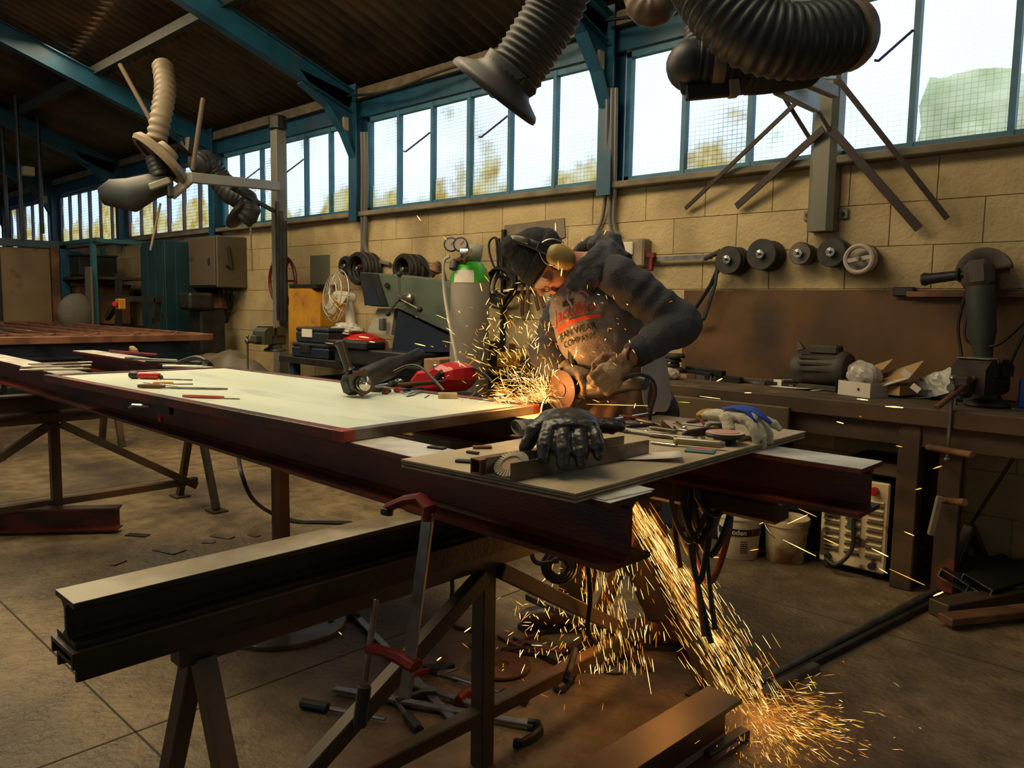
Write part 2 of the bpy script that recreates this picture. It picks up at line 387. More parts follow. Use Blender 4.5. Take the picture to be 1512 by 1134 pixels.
for r_ in range(4):
    y = 3.25-r_*1.55; z = EAVE+SL*(WY-y)-.04
    if y < 1: continue
    mb = MB(); mb.bar((X1, y, z), (X0, y, z), .06, .09); mb.build('purlin', mat('purlin_steel', (.020, .018, .015), .7, c2=(.012, .011, .01)), ce)
# portal frames
for i, x in enumerate(COLX):
    fr = sempty('steel_frame', (x, WY-.08, 0)); 
    mb = MB(); mb.box((x, WY-.135, (SILL+EAVE)/2), (.12, .012, EAVE-SILL+.1)); mb.box((x, WY-.06, (SILL+EAVE)/2), (.012, .15, EAVE-SILL+.1)); mb.box((x, WY+.01, (SILL+EAVE)/2), (.12, .012, EAVE-SILL+.1))
    mb.build('column', M_blue, fr)
    mb = MB(); yb, zb2 = WY-.12, EAVE-.02; ye = -1.3; a = (x, yb, zb2); b = (x, ye, zb2+SL*(yb-ye)); mb.ibeam(a, b, .11, .20, .012, .012); mb.build('rafter', M_blue, fr)
    mb = MB(); mb.prism([(4.53, 2.72), (4.53, 3.3), (3.95, 3.42), (4.20, 3.17), (4.40, 2.95)], (x-.006, 0, 0), (0, 1, 0), (0, 0, 1), (.012, 0, 0))
    mb.tube([(x, 4.515, 2.72), (x, 4.40, 2.94), (x, 4.22, 3.15), (x, 3.95, 3.30)], [(.055, .008)]*4, 8, xref=(1, 0, 0)); mb.build('haunch', M_blue, fr)
    mb = MB(); mb.box((x-.02, WY-.22, 3.02), (.09, .07, .13), bev=.01); mb.build('cleat_box', mat('beige_plastic', (.30, .25, .17), .6), fr)
# outside
struct(MB().box((-7, 35, -.3), (120, 60, .1)).build('outside_ground', M_out))
for i, (x, y, h, r) in enumerate([(-4.7, 9.6, 2.75, .8), (-2.2, 9.4, 3.55, .62), (-7.4, 10.5, 2.7, 1.0), (-11.5, 12.5, 3.0, 1.5), (-16.5, 12, 3.0, 1.8), (-22, 12.5, 3.2, 1.9)]):
    t = thing('shrub', (x, y, -.25), ['pale hedge top behind the clear pane left of the bracket column', 'green brown bush behind the rippled pane at far right', 'low bush glimpsed behind the nearest window bay', 'yellowish bush glimpsed through the dirty middle window bay', 'yellow green bush behind the window bay above the grey cabinet', 'bush glimpsed behind the farthest window bays'][i], 'shrub', 'bushes outside the windows')
    mb = MB(); mb.ball((x, y, h-.9), (r*1.3, r, 1.2), 28)
    for j, p in enumerate(mb.v): mb.v[j] = p + (p-V((x, y, h-.9))).normalized()*(.35*noise.noise(p*1.7)+.18*noise.noise(p*5))
    mb.build('foliage', M_leaf, t, smooth=2); mb = MB(); mb.tube([(x, y, -.25), (x+.05, y, h-1.2)], [.12, .08], 8); mb.build('stem', mat('bark', (.06, .04, .02), .9), t)
# ---------------------------------------------------------------- materials of things
M_primer = mat('red_primer_steel', (.16, .024, .007), .42, c2=(.07, .014, .006), scale=4, c3=(.035, .012, .008), scale3=2, bump=.15, bscale=80, stretch=(1, 1, 3))
M_orange = mat('orange_primer', (.50, .05, .008), .5, c2=(.2, .02, .01), scale=14)
M_rawst = mat('raw_steel', (.20, .16, .12), .38, .6, c2=(.10, .075, .05), scale=9, c3=(.35, .32, .26), scale3=6, spread3=(.6, .7))
M_flange = mat('ground_bright_steel', (.72, .70, .62), .42, .35, c2=(.33, .29, .22), scale=7, spread=(.4, .75))
M_black = mat('black_mill_scale', (.018, .012, .007), .45, .35, c2=(.045, .030, .016), scale=5, c3=(.075, .035, .015), scale3=6, spread3=(.6, .75), bump=.2)
M_blacktop = mat('tan_flange_top', (.26, .20, .115), .5, .2, c2=(.13, .095, .052), scale=6, c3=(.40, .35, .25), scale3=3)  # top face of the black beam, paler tan than its sides
M_rust = mat('rusty_steel', (.13, .055, .022), .7, .1, c2=(.07, .03, .014), scale=8, c3=(.2, .09, .035), scale3=4, bump=.3)
M_trestle = mat('trestle_steel', (.075, .052, .030), .5, .3, c2=(.04, .028, .017), scale=6, c3=(.11, .05, .02), scale3=3)
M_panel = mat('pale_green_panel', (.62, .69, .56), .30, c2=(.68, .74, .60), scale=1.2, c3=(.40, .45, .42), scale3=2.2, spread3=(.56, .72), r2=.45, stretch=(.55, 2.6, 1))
M_ply = mat('plywood_face', (.50, .40, .25), .55, c2=(.36, .28, .165), scale=5, c3=(.13, .10, .06), scale3=3.5, spread3=(.52, .7), stretch=(1, .35, 1))
M_ply2 = mat('plywood_edge', (.15, .09, .045), .8, c2=(.09, .05, .025), scale=20)
M_ply3 = mat('plywood_pale_ply', (.40, .29, .16), .8, c2=(.28, .19, .10), scale=20)
M_blk = mat('black_plastic', (.012, .012, .012), .45)
M_rub = mat('black_rubber_cable', (.010, .009, .008), .55)
M_dgrey = mat('dark_grey_metal', (.045, .045, .042), .45, .6, c2=(.025, .024, .022), scale=8)
M_chrome = mat('bright_metal', (.62, .60, .56), .22, 1)
M_steel = mat('tool_steel', (.30, .28, .25), .35, .85, c2=(.17, .15, .12), scale=15)
M_red = mat('red_plastic', (.42, .012, .010), .30)
M_redp = mat('worn_red_paint', (.17, .008, .006), .45, c2=(.08, .006, .005), scale=12)
M_yel = mat('yellow_paint', (.55, .27, .02), .5, c2=(.40, .17, .015), scale=6, c3=(.12, .07, .03), scale3=7, spread3=(.62, .72))
M_white = mat('off_white_plastic', (.60, .56, .46), .5)
M_paper = mat('white_paper', (.66, .60, .50), .8, c2=(.60, .53, .43), scale=4)
M_card = mat('brown_cardboard', (.42, .26, .12), .8)
M_bag = mat('white_plastic_bag', (.55, .53, .47), .4)
M_green = mat('olive_machine_paint', (.085, .105, .075), .42, c2=(.065, .08, .055), scale=5, c3=(.04, .04, .03), scale3=4, spread3=(.6, .75))
M_teal = mat('teal_locker_paint', (.005, .035, .045), .45, c2=(.003, .022, .03), scale=4)
M_navy = mat('navy_steel', (.006, .011, .026), .5)
M_wood = mat('old_bench_timber', (.045, .024, .010), .65, c2=(.026, .014, .006), scale=7, c3=(.085, .045, .018), scale3=4, stretch=(.3, 1, 1))
M_woodp = mat('pale_wood_block', (.32, .20, .10), .7, c2=(.22, .13, .06), scale=9)
M_board = mat('brown_backboard', (.125, .056, .014), .7, c2=(.062, .028, .008), scale=2.6, c3=(.030, .016, .007), scale3=1.9, spread3=(.56, .72))
M_bt = mat('bench_top_dirt', (.105, .075, .045), .75, c2=(.055, .038, .022), scale=6, c3=(.17, .12, .07), scale3=5, spread3=(.55, .7))

# ================================================================ beams, trestles, panel
def ib(name, a, b, w, h, m, label, top=None, tf=.012):
    t = thing(name, V((*((V(a)+V(b))/2).xy, V(a).z-h)), label, 'steel beam')
    MB().ibeam(a, b, w, h, tf).build('beam_section', m, t)
    if top: 
        u = V((0, 0, .0012)); MB().bar(V(a)+u*.4, V(b)+u*.4, w*.985, .0016).build('flange_face', top, t)
    return t
beam1 = ib('steel_beam', (-.93, 1.355, .95), (-9.5, 1.49, .95), .152, .146, M_primer, 'near red primed beam carrying the pale panel and the plywood sheet', M_flange)
beam2 = ib('steel_beam', (-.70, 2.105, .95), (-6.5, 2.10, .95), .152, .128, M_primer, 'far red beam whose bare bright end juts out right of the plywood', M_flange)
ZB = .80
black = ib('steel_beam', (-1.56, .455, ZB), (-1.56, 2.75, ZB), .10, .085, M_black, 'tan topped black beam at left foreground lying across the trestle under the red beams', M_blacktop, .010)
low = thing('channel_stack', (-1.56, 1.5, ZB-.150), 'pair of black steel channels lying directly under the tan topped foreground beam', 'steel channel')
for i, (dx, dz, w_) in enumerate(((.006, -.0865, .118), (-.004, -.118, .108))):
    mb = MB(); h_ = .030; x0 = -1.56+dx
    mb.prism([(-w_/2, 0), (w_/2, 0), (w_/2, -h_), (w_/2-.008, -h_), (w_/2-.008, -.008), (-w_/2+.008, -.008), (-w_/2+.008, -h_), (-w_/2, -h_)], (x0, .445+.01*i, ZB+dz), (1, 0, 0), (0, 0, 1), (0, 2.3, 0))
    mb.build('channel', M_black, low)
cross = ib('steel_beam', (-5.03, .45, ZB), (-5.03, 2.7, ZB), .10, .12, M_black, 'black cross beam on the far trestle under the left part of the red beams', M_black, .010)

def trestle(x, yc, ztop, label, half=.84):
    t = thing('trestle', (x, yc, 0), label, 'trestle', None)
    MB().bar((x, yc-half-.05, ztop-.025), (x, yc+half+.05, ztop-.025), .05, .05, bev=.004).build('top_rail', M_trestle, t)
    MB().bar((x, yc-half, .16), (x, yc+half, .16), .045, .045, bev=.004).build('bottom_rail', M_trestle, t)
    MB().bar((x, yc, .0), (x, yc, ztop-.05), .052, .052, up=(0, 1, 0), bev=.004).build('post', M_trestle, t)
    for s in (-1, 1):
        MB().bar((x+.03, yc+s*.03, ztop-.06), (x+.03, yc+s*(half-.02), .13), .045, .04, up=(1, 0, 0), bev=.003).build('brace', M_trestle, t)
        for q in (-1, 1):
            p = V((x+q*.27, yc+s*half, .012)); l = MB().bar((x+q*.02, yc+s*half, ztop-.04), p, .045, .04, up=(0, 1, 0), bev=.003).build('leg', M_trestle, t)
            MB().box((p.x, p.y, .006), (.13, .10, .012), bev=.002).build('foot_plate', M_trestle, l)
    return t
trestle(-1.56, 1.545, .65, 'front steel trestle under the black beam, post and braces dark against the sparks')
trestle(-5.03, 1.45, .68, 'far left steel trestle with splayed legs on square foot plates')
# the door leaf: primed frame with a pale panel
PZ = .985
A, B, C, D = at(64, 553, z=PZ), at(507, 637, z=PZ), at(798, 597, z=PZ), at(335, 541, z=PZ)
pan = thing('steel_door_leaf', V((*((A+C)/2).xy, .9515)), 'large pale green panel in a red primed frame lying flat across the beams', 'door panel')
dz = V((0, 0, -.0165))
for (p, q, m) in ((A, B, M_primer), (B, C, M_rawst), (D, C, M_primer), (A, D, M_primer)):
    d_ = (q-p).normalized(); ctr = (A+B+C+D)/4; inn = (ctr-(p+q)/2); inn = (inn-d_*inn.dot(d_)).normalized()*.02
    ext = 0 if (p is A and q is B) or (p is D) else -.04
    MB().bar(p+inn+dz-d_*ext*1, q+inn+dz+d_*ext, .04, .033, bev=.002).build('frame_bar', m, pan)
e = (A-B).normalized(); MB().bar(B+e*.0-V((0, -.0185, 0))*1+dz+e*-.002, B+e*.055+V((0, .0185, 0))+dz, .042, .035, bev=.002).build('painted_corner', M_orange, pan)
q = [A.lerp(C, .012)+V((0, .03, 0)), B.lerp(D, .014)+V((0, .03, 0)), C.lerp(A, .014)+V((0, -.025, 0)), D.lerp(B, .012)+V((0, -.025, 0))]
mb = MB(); mb.add([p+V((0, 0, -.006)) for p in q]+[p+V((0, 0, -.02)) for p in q], [(0, 1, 2, 3), (7, 6, 5, 4), (0, 4, 5, 1), (1, 5, 6, 2), (2, 6, 7, 3), (3, 7, 4, 0)])
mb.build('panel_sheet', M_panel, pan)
lk = thing('lock_case', at(240, 606, Y=1.18), 'dark lock with small silver lever on the front edge of the panel', 'lock')
p = at(240, 603, Y=1.245)
MB().box(p, (.16, .02, .035), bev=.003).build('case', M_blk, lk); MB().tube([p+V((-.1, -.01, .0)), p+V((-.16, -.05, .0)), p+V((-.17, -.06, -.01))], .006, 6).build('lever', M_chrome, lk)
MB().box(p+V((.0, -.008, -.04)), (.02, .012, .02)).build('red_tab', M_red, lk)

# plywood sheet with its layers
pa, pb, pc = at(592, 678, z=.972), at(850, 729, z=.972), at(1190, 637, z=.972); pd_ = pa+(pc-pb)
ply = thing('plywood_sheet', V((*((pa+pc)/2).xy, .9515)), 'worn plywood sheet across the beam ends, piled with gloves and hand tools', 'plywood')
def slab(q, z0, z1, ins=0):
    c = (q[0]+q[2])/2; q = [c+(p-c)*(1-ins) for p in q]; mb = MB()
    return mb.add([V((p.x, p.y, z1)) for p in q]+[V((p.x, p.y, z0)) for p in q], [(0, 1, 2, 3), (7, 6, 5, 4), (0, 4, 5, 1), (1, 5, 6, 2), (2, 6, 7, 3), (3, 7, 4, 0)])
Q = [pa, pb, pc, pd_]
for i, (z0, z1, m, ins) in enumerate(((.9520, .9565, M_ply3, .002), (.9565, .9605, M_ply2, .008), (.9605, .9645, M_ply3, .003), (.9645, .9675, M_ply2, .007), (.9675, .972, M_ply, 0))):
    slab(Q, z0, z1, ins).build('ply_layer', m, ply)
sp_ = at(910, 735, z=.9505)
tag(MB().box(at(912, 727, z=.9515)+V((0, 0, .001)), (.07, .16, .003), rz=-.1).build('steel_offcut', M_flange), 'pale flat steel offcut poking out under the plywood corner', 'steel offcut')
# short channel hanging under the far beam end
mb = MB(); a = at(1020, 704, X=-1.15); 
mb.bar((-1.5, 2.22, .75), (-.98, 2.22, .75), .09, .07, bev=.012); tag(mb.build('box_section', M_trestle), 'short dark box section tucked under the far red beam', 'steel bar')

# round base stand under the panel
st = thing('pedestal_stand', (-2.86, 1.66, 0), 'round steel base plate with a rusty post rising under the black beam', 'stand')
MB().lathe([(.24, 0), (.255, .004), (.255, .018), (.25, .022)], (-2.86, 1.66, 0), n=40).build('base_plate', mat('worn_plate', (.16, .14, .11), .4, .5, c2=(.08, .06, .045), scale=7), st)
MB().bar((-2.86, 1.66, .02), (-2.80, 1.62, .80), .045, .045, up=(0, 1, 0), bev=.003).build('post', M_rust, st)
MB().box((-2.84, 1.62, .032), (.12, .03, .02), rz=.5).build('foot_lug', M_rust, st)
po = thing('prop_post', (-4.08, 2.0, 0), 'rust red square prop standing under the middle of the near red beam', 'steel post')
p0 = at(413, 785, X=-3.6); MB().bar((p0.x, p0.y, 0), (p0.x, p0.y, .80), .06, .06, up=(0, 1, 0), bev=.004).build('post', M_rust, po)
MB().box((p0.x+.05, p0.y, .62), (.05, .03, .03), bev=.004).build('lug', M_rust, po)
po.location.x, po.location.y = p0.x, p0.y
for c_ in po.children: c_.data.transform(Matrix.Translation(V((-4.08-p0.x, 2.0-p0.y, 0))))

# the F-clamp hanging on the beams, and clamps lying on the floor
def fclamp(name, label, L, mats=(M_redp, M_steel), arm=.12):
    t = thing(name, (0, 0, 0), label, 'clamp')
    MB().bar((0, 0, 0), (0, 0, L), .030, .012, up=(0, 1, 0), bev=.002).build('bar', mats[1], t)
    mb = MB(); mb.tube([(0, 0, L-.02), (0, .0, L+.012), (.03, 0, L+.028), (arm*.6, 0, L+.015), (arm, 0, L-.012)], [(.02, .013), (.022, .014), (.02, .013), (.016, .012), (.013, .011)], 8, xref=(0, 1, 0)); mb.build('fixed_jaw', mats[0], t, smooth=True)
    MB().cyl((arm, 0, L-.03), (arm, 0, L-.012), .016).build('pad', M_dgrey, t)
    s = MB(); s.tube([(-.02, 0, L*.18), (.02, 0, L*.20), (arm*.6, 0, L*.20), (arm, 0, L*.19)], [(.026, .015), (.026, .016), (.017, .012), (.020, .014)], 8, xref=(0, 1, 0)); sl = s.build('sliding_jaw', mats[0], t, smooth=True)
    MB().cyl((arm, 0, L*.19-.08), (arm, 0, L*.19+.12), .008, 8).build('screw', M_steel, sl); MB().cyl((arm, 0, L*.19-.19), (arm, 0, L*.19-.09), .017, 10).build('handle', M_blk, sl)
    return t
fc = fclamp('f_clamp', 'large red headed bar clamp hanging over the beam in the foreground', .435)
ptop, pbot = at(632, 765, d=1.83), at(598, 1030, d=1.83); 
orient(fc, pbot, x=-RT*.9+FW*.5, z=ptop-pbot)
f2 = fclamp('f_clamp', 'long bright bar clamp on the floor leading from the round base', .95, mats=(M_dgrey, M_steel)); orient(f2, at(668, 1062, z=.014), x=at(560, 960, z=.014)-at(600, 950, z=.014), z=at(508, 890, z=.014)-at(668, 1062, z=.014))
f3 = fclamp('f_clamp', 'bar clamp lying crosswise on the floor behind the front trestle', .72, mats=(M_dgrey, M_steel)); orient(f3, at(493, 1017, z=.018), x=(.6, -.2, 0), z=at(676, 1050, z=.018)-at(493, 1017, z=.018))
f4 = fclamp('f_clamp', 'small red clamp lying on its side near the trestle post', .28); orient(f4, at(700, 1040, z=.02), x=(.5, .5, 0), z=at(640, 1020, z=.02)-at(700, 1040, z=.02))
# ground steel in the foreground right: floor beam, tubes, stacks
fb = ib('steel_beam', (-1.11, 2.155, .165), (-1.19, .2, .165), .118, .152, mat('dark_red_beam', (.075, .012, .008), .45, c2=(.03, .012, .01), scale=4), 'steel beam lying on the floor at bottom centre where the sparks land', mat('dull_flange', (.17, .125, .075), .45, .3, c2=(.11, .08, .045), scale=4), .012)
fbl = ib('steel_beam', at(176, 748, z=.15)+V((0, 0, 0)), at(176, 748, z=.15)+V((-1.05, -1.3, 0)), .09, .13, M_primer, 'short red brown beam offcut on the floor at far left', M_black, .010)
def rod(name, a, b, r, m, label, cat='steel tube', square=False, group=None):
    mb = MB()
    if square: mb.bar(a, b, r*2, r*2, bev=r*.2)
    else: mb.cyl(a, b, r, 10)
    return tag(mb.build(name, m, smooth=not square), label, cat, group)
rod('steel_tube', at(1112, 1010, z=.02), at(1392, 868, z=.02), .018, M_steel, 'long thin steel tube on the floor running from the sparks to the bench leg')
rod('angle_bar', at(1140, 1010, z=.015), at(1400, 878, z=.015), .012, M_dgrey, 'dark bar lying just beside the long floor tube', 'steel bar', True)
rod('flat_bar', at(1118, 1028, z=.012), at(1205, 984, z=.012), .016, M_steel, 'short flat bar on the floor in front of the long tube', 'steel bar', True)
rod('flat_bar', at(1100, 1083, z=.012), at(1040, 1120, z=.012), .02, M_dgrey, 'short dark flat lying against the floor beam end', 'steel bar', True)
rod('angle_bar', at(985, 920, z=.02), at(1040, 1000, z=.02), .018, M_dgrey, 'dark bar on the floor under the spark stream', 'steel bar', True)
rod('angle_bar', at(870, 930, z=.02), at(960, 985, z=.02), .015, M_rust, 'rusty bar among the cables near the second boot', 'steel bar', True)

# scraps
scr = [(648, 985, .12, .05, .9), (665, 1000, .08, .02, .2), (655, 972, .07, .03, 2.2), (660, 990, .10, .03, 1.5), (203, 790, .13, .05, .6), (328, 792, .14, .05, .4), (375, 790, .08, .04, .1), (308, 800, .07, .04, .9), (700, 955, .05, .02, .4), (250, 812, .16, .09, .3), (175, 831, .08, .03, 2), (305, 832, .06, .02, .3), (1030, 982, .05, .03, .3), (305, 992, .05, .02, .8), (622, 988, .06, .04, .3), (885, 912, .07, .03, 1)]
slb = ['largest offcut plate in the litter behind the floor clamps', 'thin rust edged sliver just right of the largest offcut', 'small bright chip above the offcut litter', 'narrow dark strip crossing the offcut litter', 'squarish flat lying alone on the floor right of the far left beam', 'dark flat near the oily patch under the near red beam', 'small dark flat right of the oily patch', 'little chip left of the oily patch', 'bright sliver at the foot of the front trestle post', 'pale crumpled scrap in the middle of the oily patch', 'slim bright sliver nearest the black beam end, on the floor', 'rusty chip on the floor beside the black beam top', 'dark scrap under the spark stream', 'pale chip between the legs of the front trestle left end', 'short brown scrap left of the offcut litter', 'white chip beside the boot toe']
for i, (x, y, l_, w_, a_) in enumerate(scr):
    o = MB().box(at(x, y, z=.004), (l_, w_, .006), rz=a_, bev=.001).build('metal_offcut', [M_dgrey, M_rawst, M_rust, M_steel][i % 4])
    tag(o, slb[i], 'metal offcut', 'offcuts on the floor')
dsk = at(740, 985, z=.006); tag(MB().lathe([(.10, 0), (.11, .004), (.11, .012), (.03, .014), (.028, .006)], dsk, n=28).build('saw_disc', M_rust), 'brown cutting disc lying flat behind the front trestle post', 'cutting disc')
tag(MB().lathe([(.055, 0), (.06, .003), (.06, .008), (.012, .008)], at(905, 985, z=.004), n=24).build('cutting_disc', M_steel), 'small shiny cutting disc lying on the floor by the sparks', 'cutting disc')
# ================================================================ right-hand bench along the wall
BZ = .90; BF = 3.98; BR = 4.56
bench = thing('workbench', (-1.3, 4.3, 0), 'long dark timber workbench along the wall below the brown backboard', 'workbench')
MB().box((-1.05, (BF+BR)/2, BZ-.045), (4.1, BR-BF, .09), bev=.008).build('bench_top', M_wood, bench)
MB().box((-1.05, (BF+BR)/2, BZ+.001), (4.08, BR-BF-.02, .004)).build('top_sheet', M_bt, bench)
MB().box((-1.05, BF+.05, BZ-.14), (4.0, .03, .10)).build('apron_rail', M_wood, bench)
for x in (-1.17, .7, -2.95):
    for y in (BF+.07, BR-.06): MB().bar((x, y, 0), (x, y, BZ-.09), .10, .09, up=(0, 1, 0), bev=.006).build('leg', M_wood, bench)
MB().bar((-1.17, BF+.07, .12), (-1.17, BR-.06, .12), .06, .06).build('stretcher', M_wood, bench)
# wide post with random red patches in its colour
o = MB().box((-1.0, BF+.10, .41), (.10, .05, .80), bev=.005).build('panel_post', mat('red_patched_post', (.06, .034, .016), .7, c2=(.04, .022, .01), scale=6, c3=(.20, .03, .01), scale3=4, spread3=(.6, .68)), bench)
bd = tag(MB().box((-.8, WY-.032, 1.185), (4.0, .018, .56), bev=.003).build('backboard', M_board), 'brown stained plywood backboard fixed to the wall above the bench', 'board')
sh = thing('wall_rail', (-.75, WY-.06, 1.43), 'thin steel rail with end bracket on the top of the backboard at right', 'rail')
MB().bar((-1.40, WY-.06, 1.44), (.3, WY-.06, 1.44), .05, .03, bev=.003).build('rail', M_rust, sh); MB().box((-1.42, WY-.05, 1.455), (.11, .05, .05), bev=.006).build('bracket', M_dgrey, sh)

def W(x, y, dy=0): return at(x, y, Y=WY-.02-dy)
# stacks of abrasive wheels on pegs
def wheel_stack(px, py, r, n, th, m1, m2, label, ring=False):
    f = at(px, py, Y=WY-.02-n*th-.03); b = V((f.x, WY-.02, f.z))
    t = thing('wheel_stack', b, label, 'abrasive wheels', 'wheel stacks on wall pegs')
    MB().cyl(b, f+V((0, -.035, 0)), .010, 8).build('peg', M_steel, t)
    y = WY-.03
    for i in range(n):
        rr = r*(1-.10*R.random() if i < n-1 else 1); c = V((f.x+R.uniform(-.006, .006), y, f.z+R.uniform(-.006, .002)))
        if ring and i == n-1:
            mb = MB(); mb.tube([c+V((rr*.86*math.cos(a), -.05, rr*.86*math.sin(a))) for a in [k*math.pi/14 for k in range(28)]], .014, 8, closed=True, flat=1.4); mb.bar(c+V((-rr*.8, -.05, -.01)), c+V((rr*.8, -.05, .012)), .02, .022); mb.build('spoked_ring', m2, t, smooth=True)
        else:
            MB().lathe([(.014, 0), (rr*.96, 0), (rr, th*.2), (rr, th*.7), (rr*.95, th*.86), (rr*.3, th*.86), (rr*.26, th*.7), (.016, th*.7)], c, (0, -1, 0), 26).build('wheel', m1 if i % 2 else m2, t, smooth=True)
        y -= th
    if not ring: MB().lathe([(.012, 0), (.026, 0), (.026, .012), (.012, .014)], (f.x, y-.012, f.z), (0, -1, 0), 8).build('nut', M_chrome, t)
M_w1 = mat('dark_abrasive', (.030, .028, .024), .8, c2=(.05, .045, .038), scale=12); M_w2 = mat('olive_abrasive', (.045, .042, .03), .8, c2=(.028, .026, .02), scale=12)
wheel_stack(1073, 383, .088, 5, .03, M_w1, M_w2, 'leftmost stack of dark grinding wheels on the wall, beside the sash clamp')
wheel_stack(1122, 375, .094, 5, .028, M_w1, M_w1, 'second wheel stack from the left, the largest with dark flat faces')
wheel_stack(1178, 374, .066, 4, .03, mat('metal_abrasive', (.16, .13, .10), .5, .5, c2=(.08, .06, .05), scale=10), MATS['metal_abrasive'], 'middle wheel stack on the wall, smaller and metallic')
wheel_stack(1226, 372, .082, 4, .03, M_w1, M_w2, 'fourth wheel stack from the left with a small bright nut')
wheel_stack(1270, 381, .085, 4, .025, mat('brown_abrasive', (.09, .065, .05), .7), mat('pale_ring', (.40, .34, .27), .6), 'rightmost stack fronted by a pale spoked ring', True)
# sash clamp and square hung on the wall
cl = thing('sash_clamp', W(1000, 385), 'old sash clamp hung level on the wall, red screw end behind the man', 'clamp')
MB().bar(W(960, 383, .05), W(1052, 379, .05), .008, .03).build('bar', M_steel, cl)
MB().bar(W(922, 377, .06), W(968, 377, .06), .03, .035, bev=.004).build('red_head', M_redp, cl); MB().bar(W(963, 380, .07), W(961, 400, .07), .03, .03, up=(0, 1, 0), bev=.004).build('red_jaw', M_redp, cl)
mb = MB(); mb.tube([W(1040, 382, .06), W(1062, 372, .07), W(1066, 385, .07), W(1050, 420, .08), W(1027, 455, .08)], [.016, .02, .018, .014, .013], 8, flat=.6); mb.tube([W(1060, 385, .09), W(1056, 420, .10), W(1040, 470, .10)], [.015, .013, .014], 8, flat=.5); mb.tube([W(1040, 470, .10), W(1025, 474, .10), W(1020, 466, .10)], .014, 8)
mb.build('curved_arm', M_dgrey, cl, smooth=True)
# socket box with conduits down the stanchion
sb = thing('socket_box', W(938, 378), 'beige socket box on the wall above the man\'s shoulder', 'socket')
c = W(938, 374, .05); MB().box(c, (.20, .10, .19), bev=.012).build('case', mat('dirty_beige', (.30, .24, .15), .6, c2=(.18, .14, .09), scale=8), sb); MB().box(c+V((-.03, -.055, .03)), (.10, .02, .09), bev=.006).build('face_plate', M_paper, sb); MB().cyl(c+V((-.01, -.06, -.03)), c+V((-.01, -.09, -.03)), .025).build('socket_cover', M_redp, sb)
for i, (x0, dx) in enumerate(((896, 0), (903, 3), (909, 6))):
    cable('conduit', [W(x0+1, 130, .14), W(x0, 200, .12), W(x0-1, 275, .07), W(x0-2-4*(i == 0), 330, .03), W(x0+2+dx-8*(i == 0), 352, .03), W(x0+16+dx, 366, .05)] if i else [W(x0+1, 130, .14), W(x0, 200, .12), W(x0-1, 275, .07), W(x0-6, 320, .03), W(x0-16, 346, .03), W(x0-18, 362, .03)], .014, mat('grey_conduit', (.14, .13, .12), .5), ['leftmost conduit, kinking left above the man\'s collar', 'middle of three grey conduits down to the socket box', 'right grey conduit bending over to the socket box'][i], 'conduit', group='conduits behind the man')
for i, x0 in enumerate((537, 542)):
    cable('conduit', [W(x0-2, 195, .16), W(x0-1, 260, .12), W(x0-2, 330, .05), W(x0-2, 368, .03), W(x0-8+22*i, 384, .03), W(x0-16+50*i, 390, .03)], .02, MATS['grey_conduit'], ['left conduit of the pair above the band saw', 'right conduit of the pair above the band saw'][i], 'conduit', group='conduits above the band saw')

# grey green duct column on the wall with diagonal bars stored behind it
colx = thing('duct_bracket_column', W(1215, 340), 'grey green sheet metal bracket column on the wall carrying the big hoses', 'bracket column')
a, b = W(1213, 342, .06), W(1213, 90, .06); a2 = V((a.x, a.y, a.z)); b2 = V((a.x, a.y, 3.05))
M_col = mat('grey_green_column', (.17, .165, .12), .5, c2=(.13, .125, .09), scale=3)
mb = MB(); xw = .075; mb.prism([(-xw, 0), (xw, 0), (xw, -.09), (xw-.03, -.12), (-xw+.03, -.12), (-xw, -.09)], (a.x, WY-.02, a.z), (1, 0, 0), (0, 1, 0), (0, 0, 3.05-a.z)); mb.build('box_column', M_col, colx)
for s in (-1, 1):
    f = MB().box((a.x+s*.10, WY-.035, a.z+.10), (.06, .012, .06), bev=.008).build('fixing_tab', M_col, colx); MB().cyl((a.x+s*.10, WY-.04, a.z+.10), (a.x+s*.10, WY-.06, a.z+.10), .012, 6).build('bolt', M_dgrey, f)
bars = [((1012, 308, .04), (1190, 138, .26), .016), ((1087, 305, .05), (1216, 190, .16), .026), ((1142, 118, .30), (1196, 205, .12), .014), ((1177, 112, .32), (1232, 203, .14), .012), ((1357, 338, .06), (1225, 188, .16), .028), ((1399, 323, .05), (1238, 118, .26), .018)]
names = ['thin flat bar leaning lowest left across the window', 'broad flat bar leaning left just under the thin one', 'short bar crossing in front of the pane left of the column', 'thin bright bar crossing the front of the column', 'broad dark bar leaning to the lower right over the wall', 'outermost right bar reaching farthest across the wall']
for (p, q, w_), nm in zip(bars, names):
    tag(MB().bar(W(*p), W(*q), w_*1.6, .012, up=(0, 1, 0), bev=.001).build('flat_bar', mat('brown_bar', (.05, .035, .03), .55, .3)), nm, 'steel bar', 'bars stored around the bracket column')

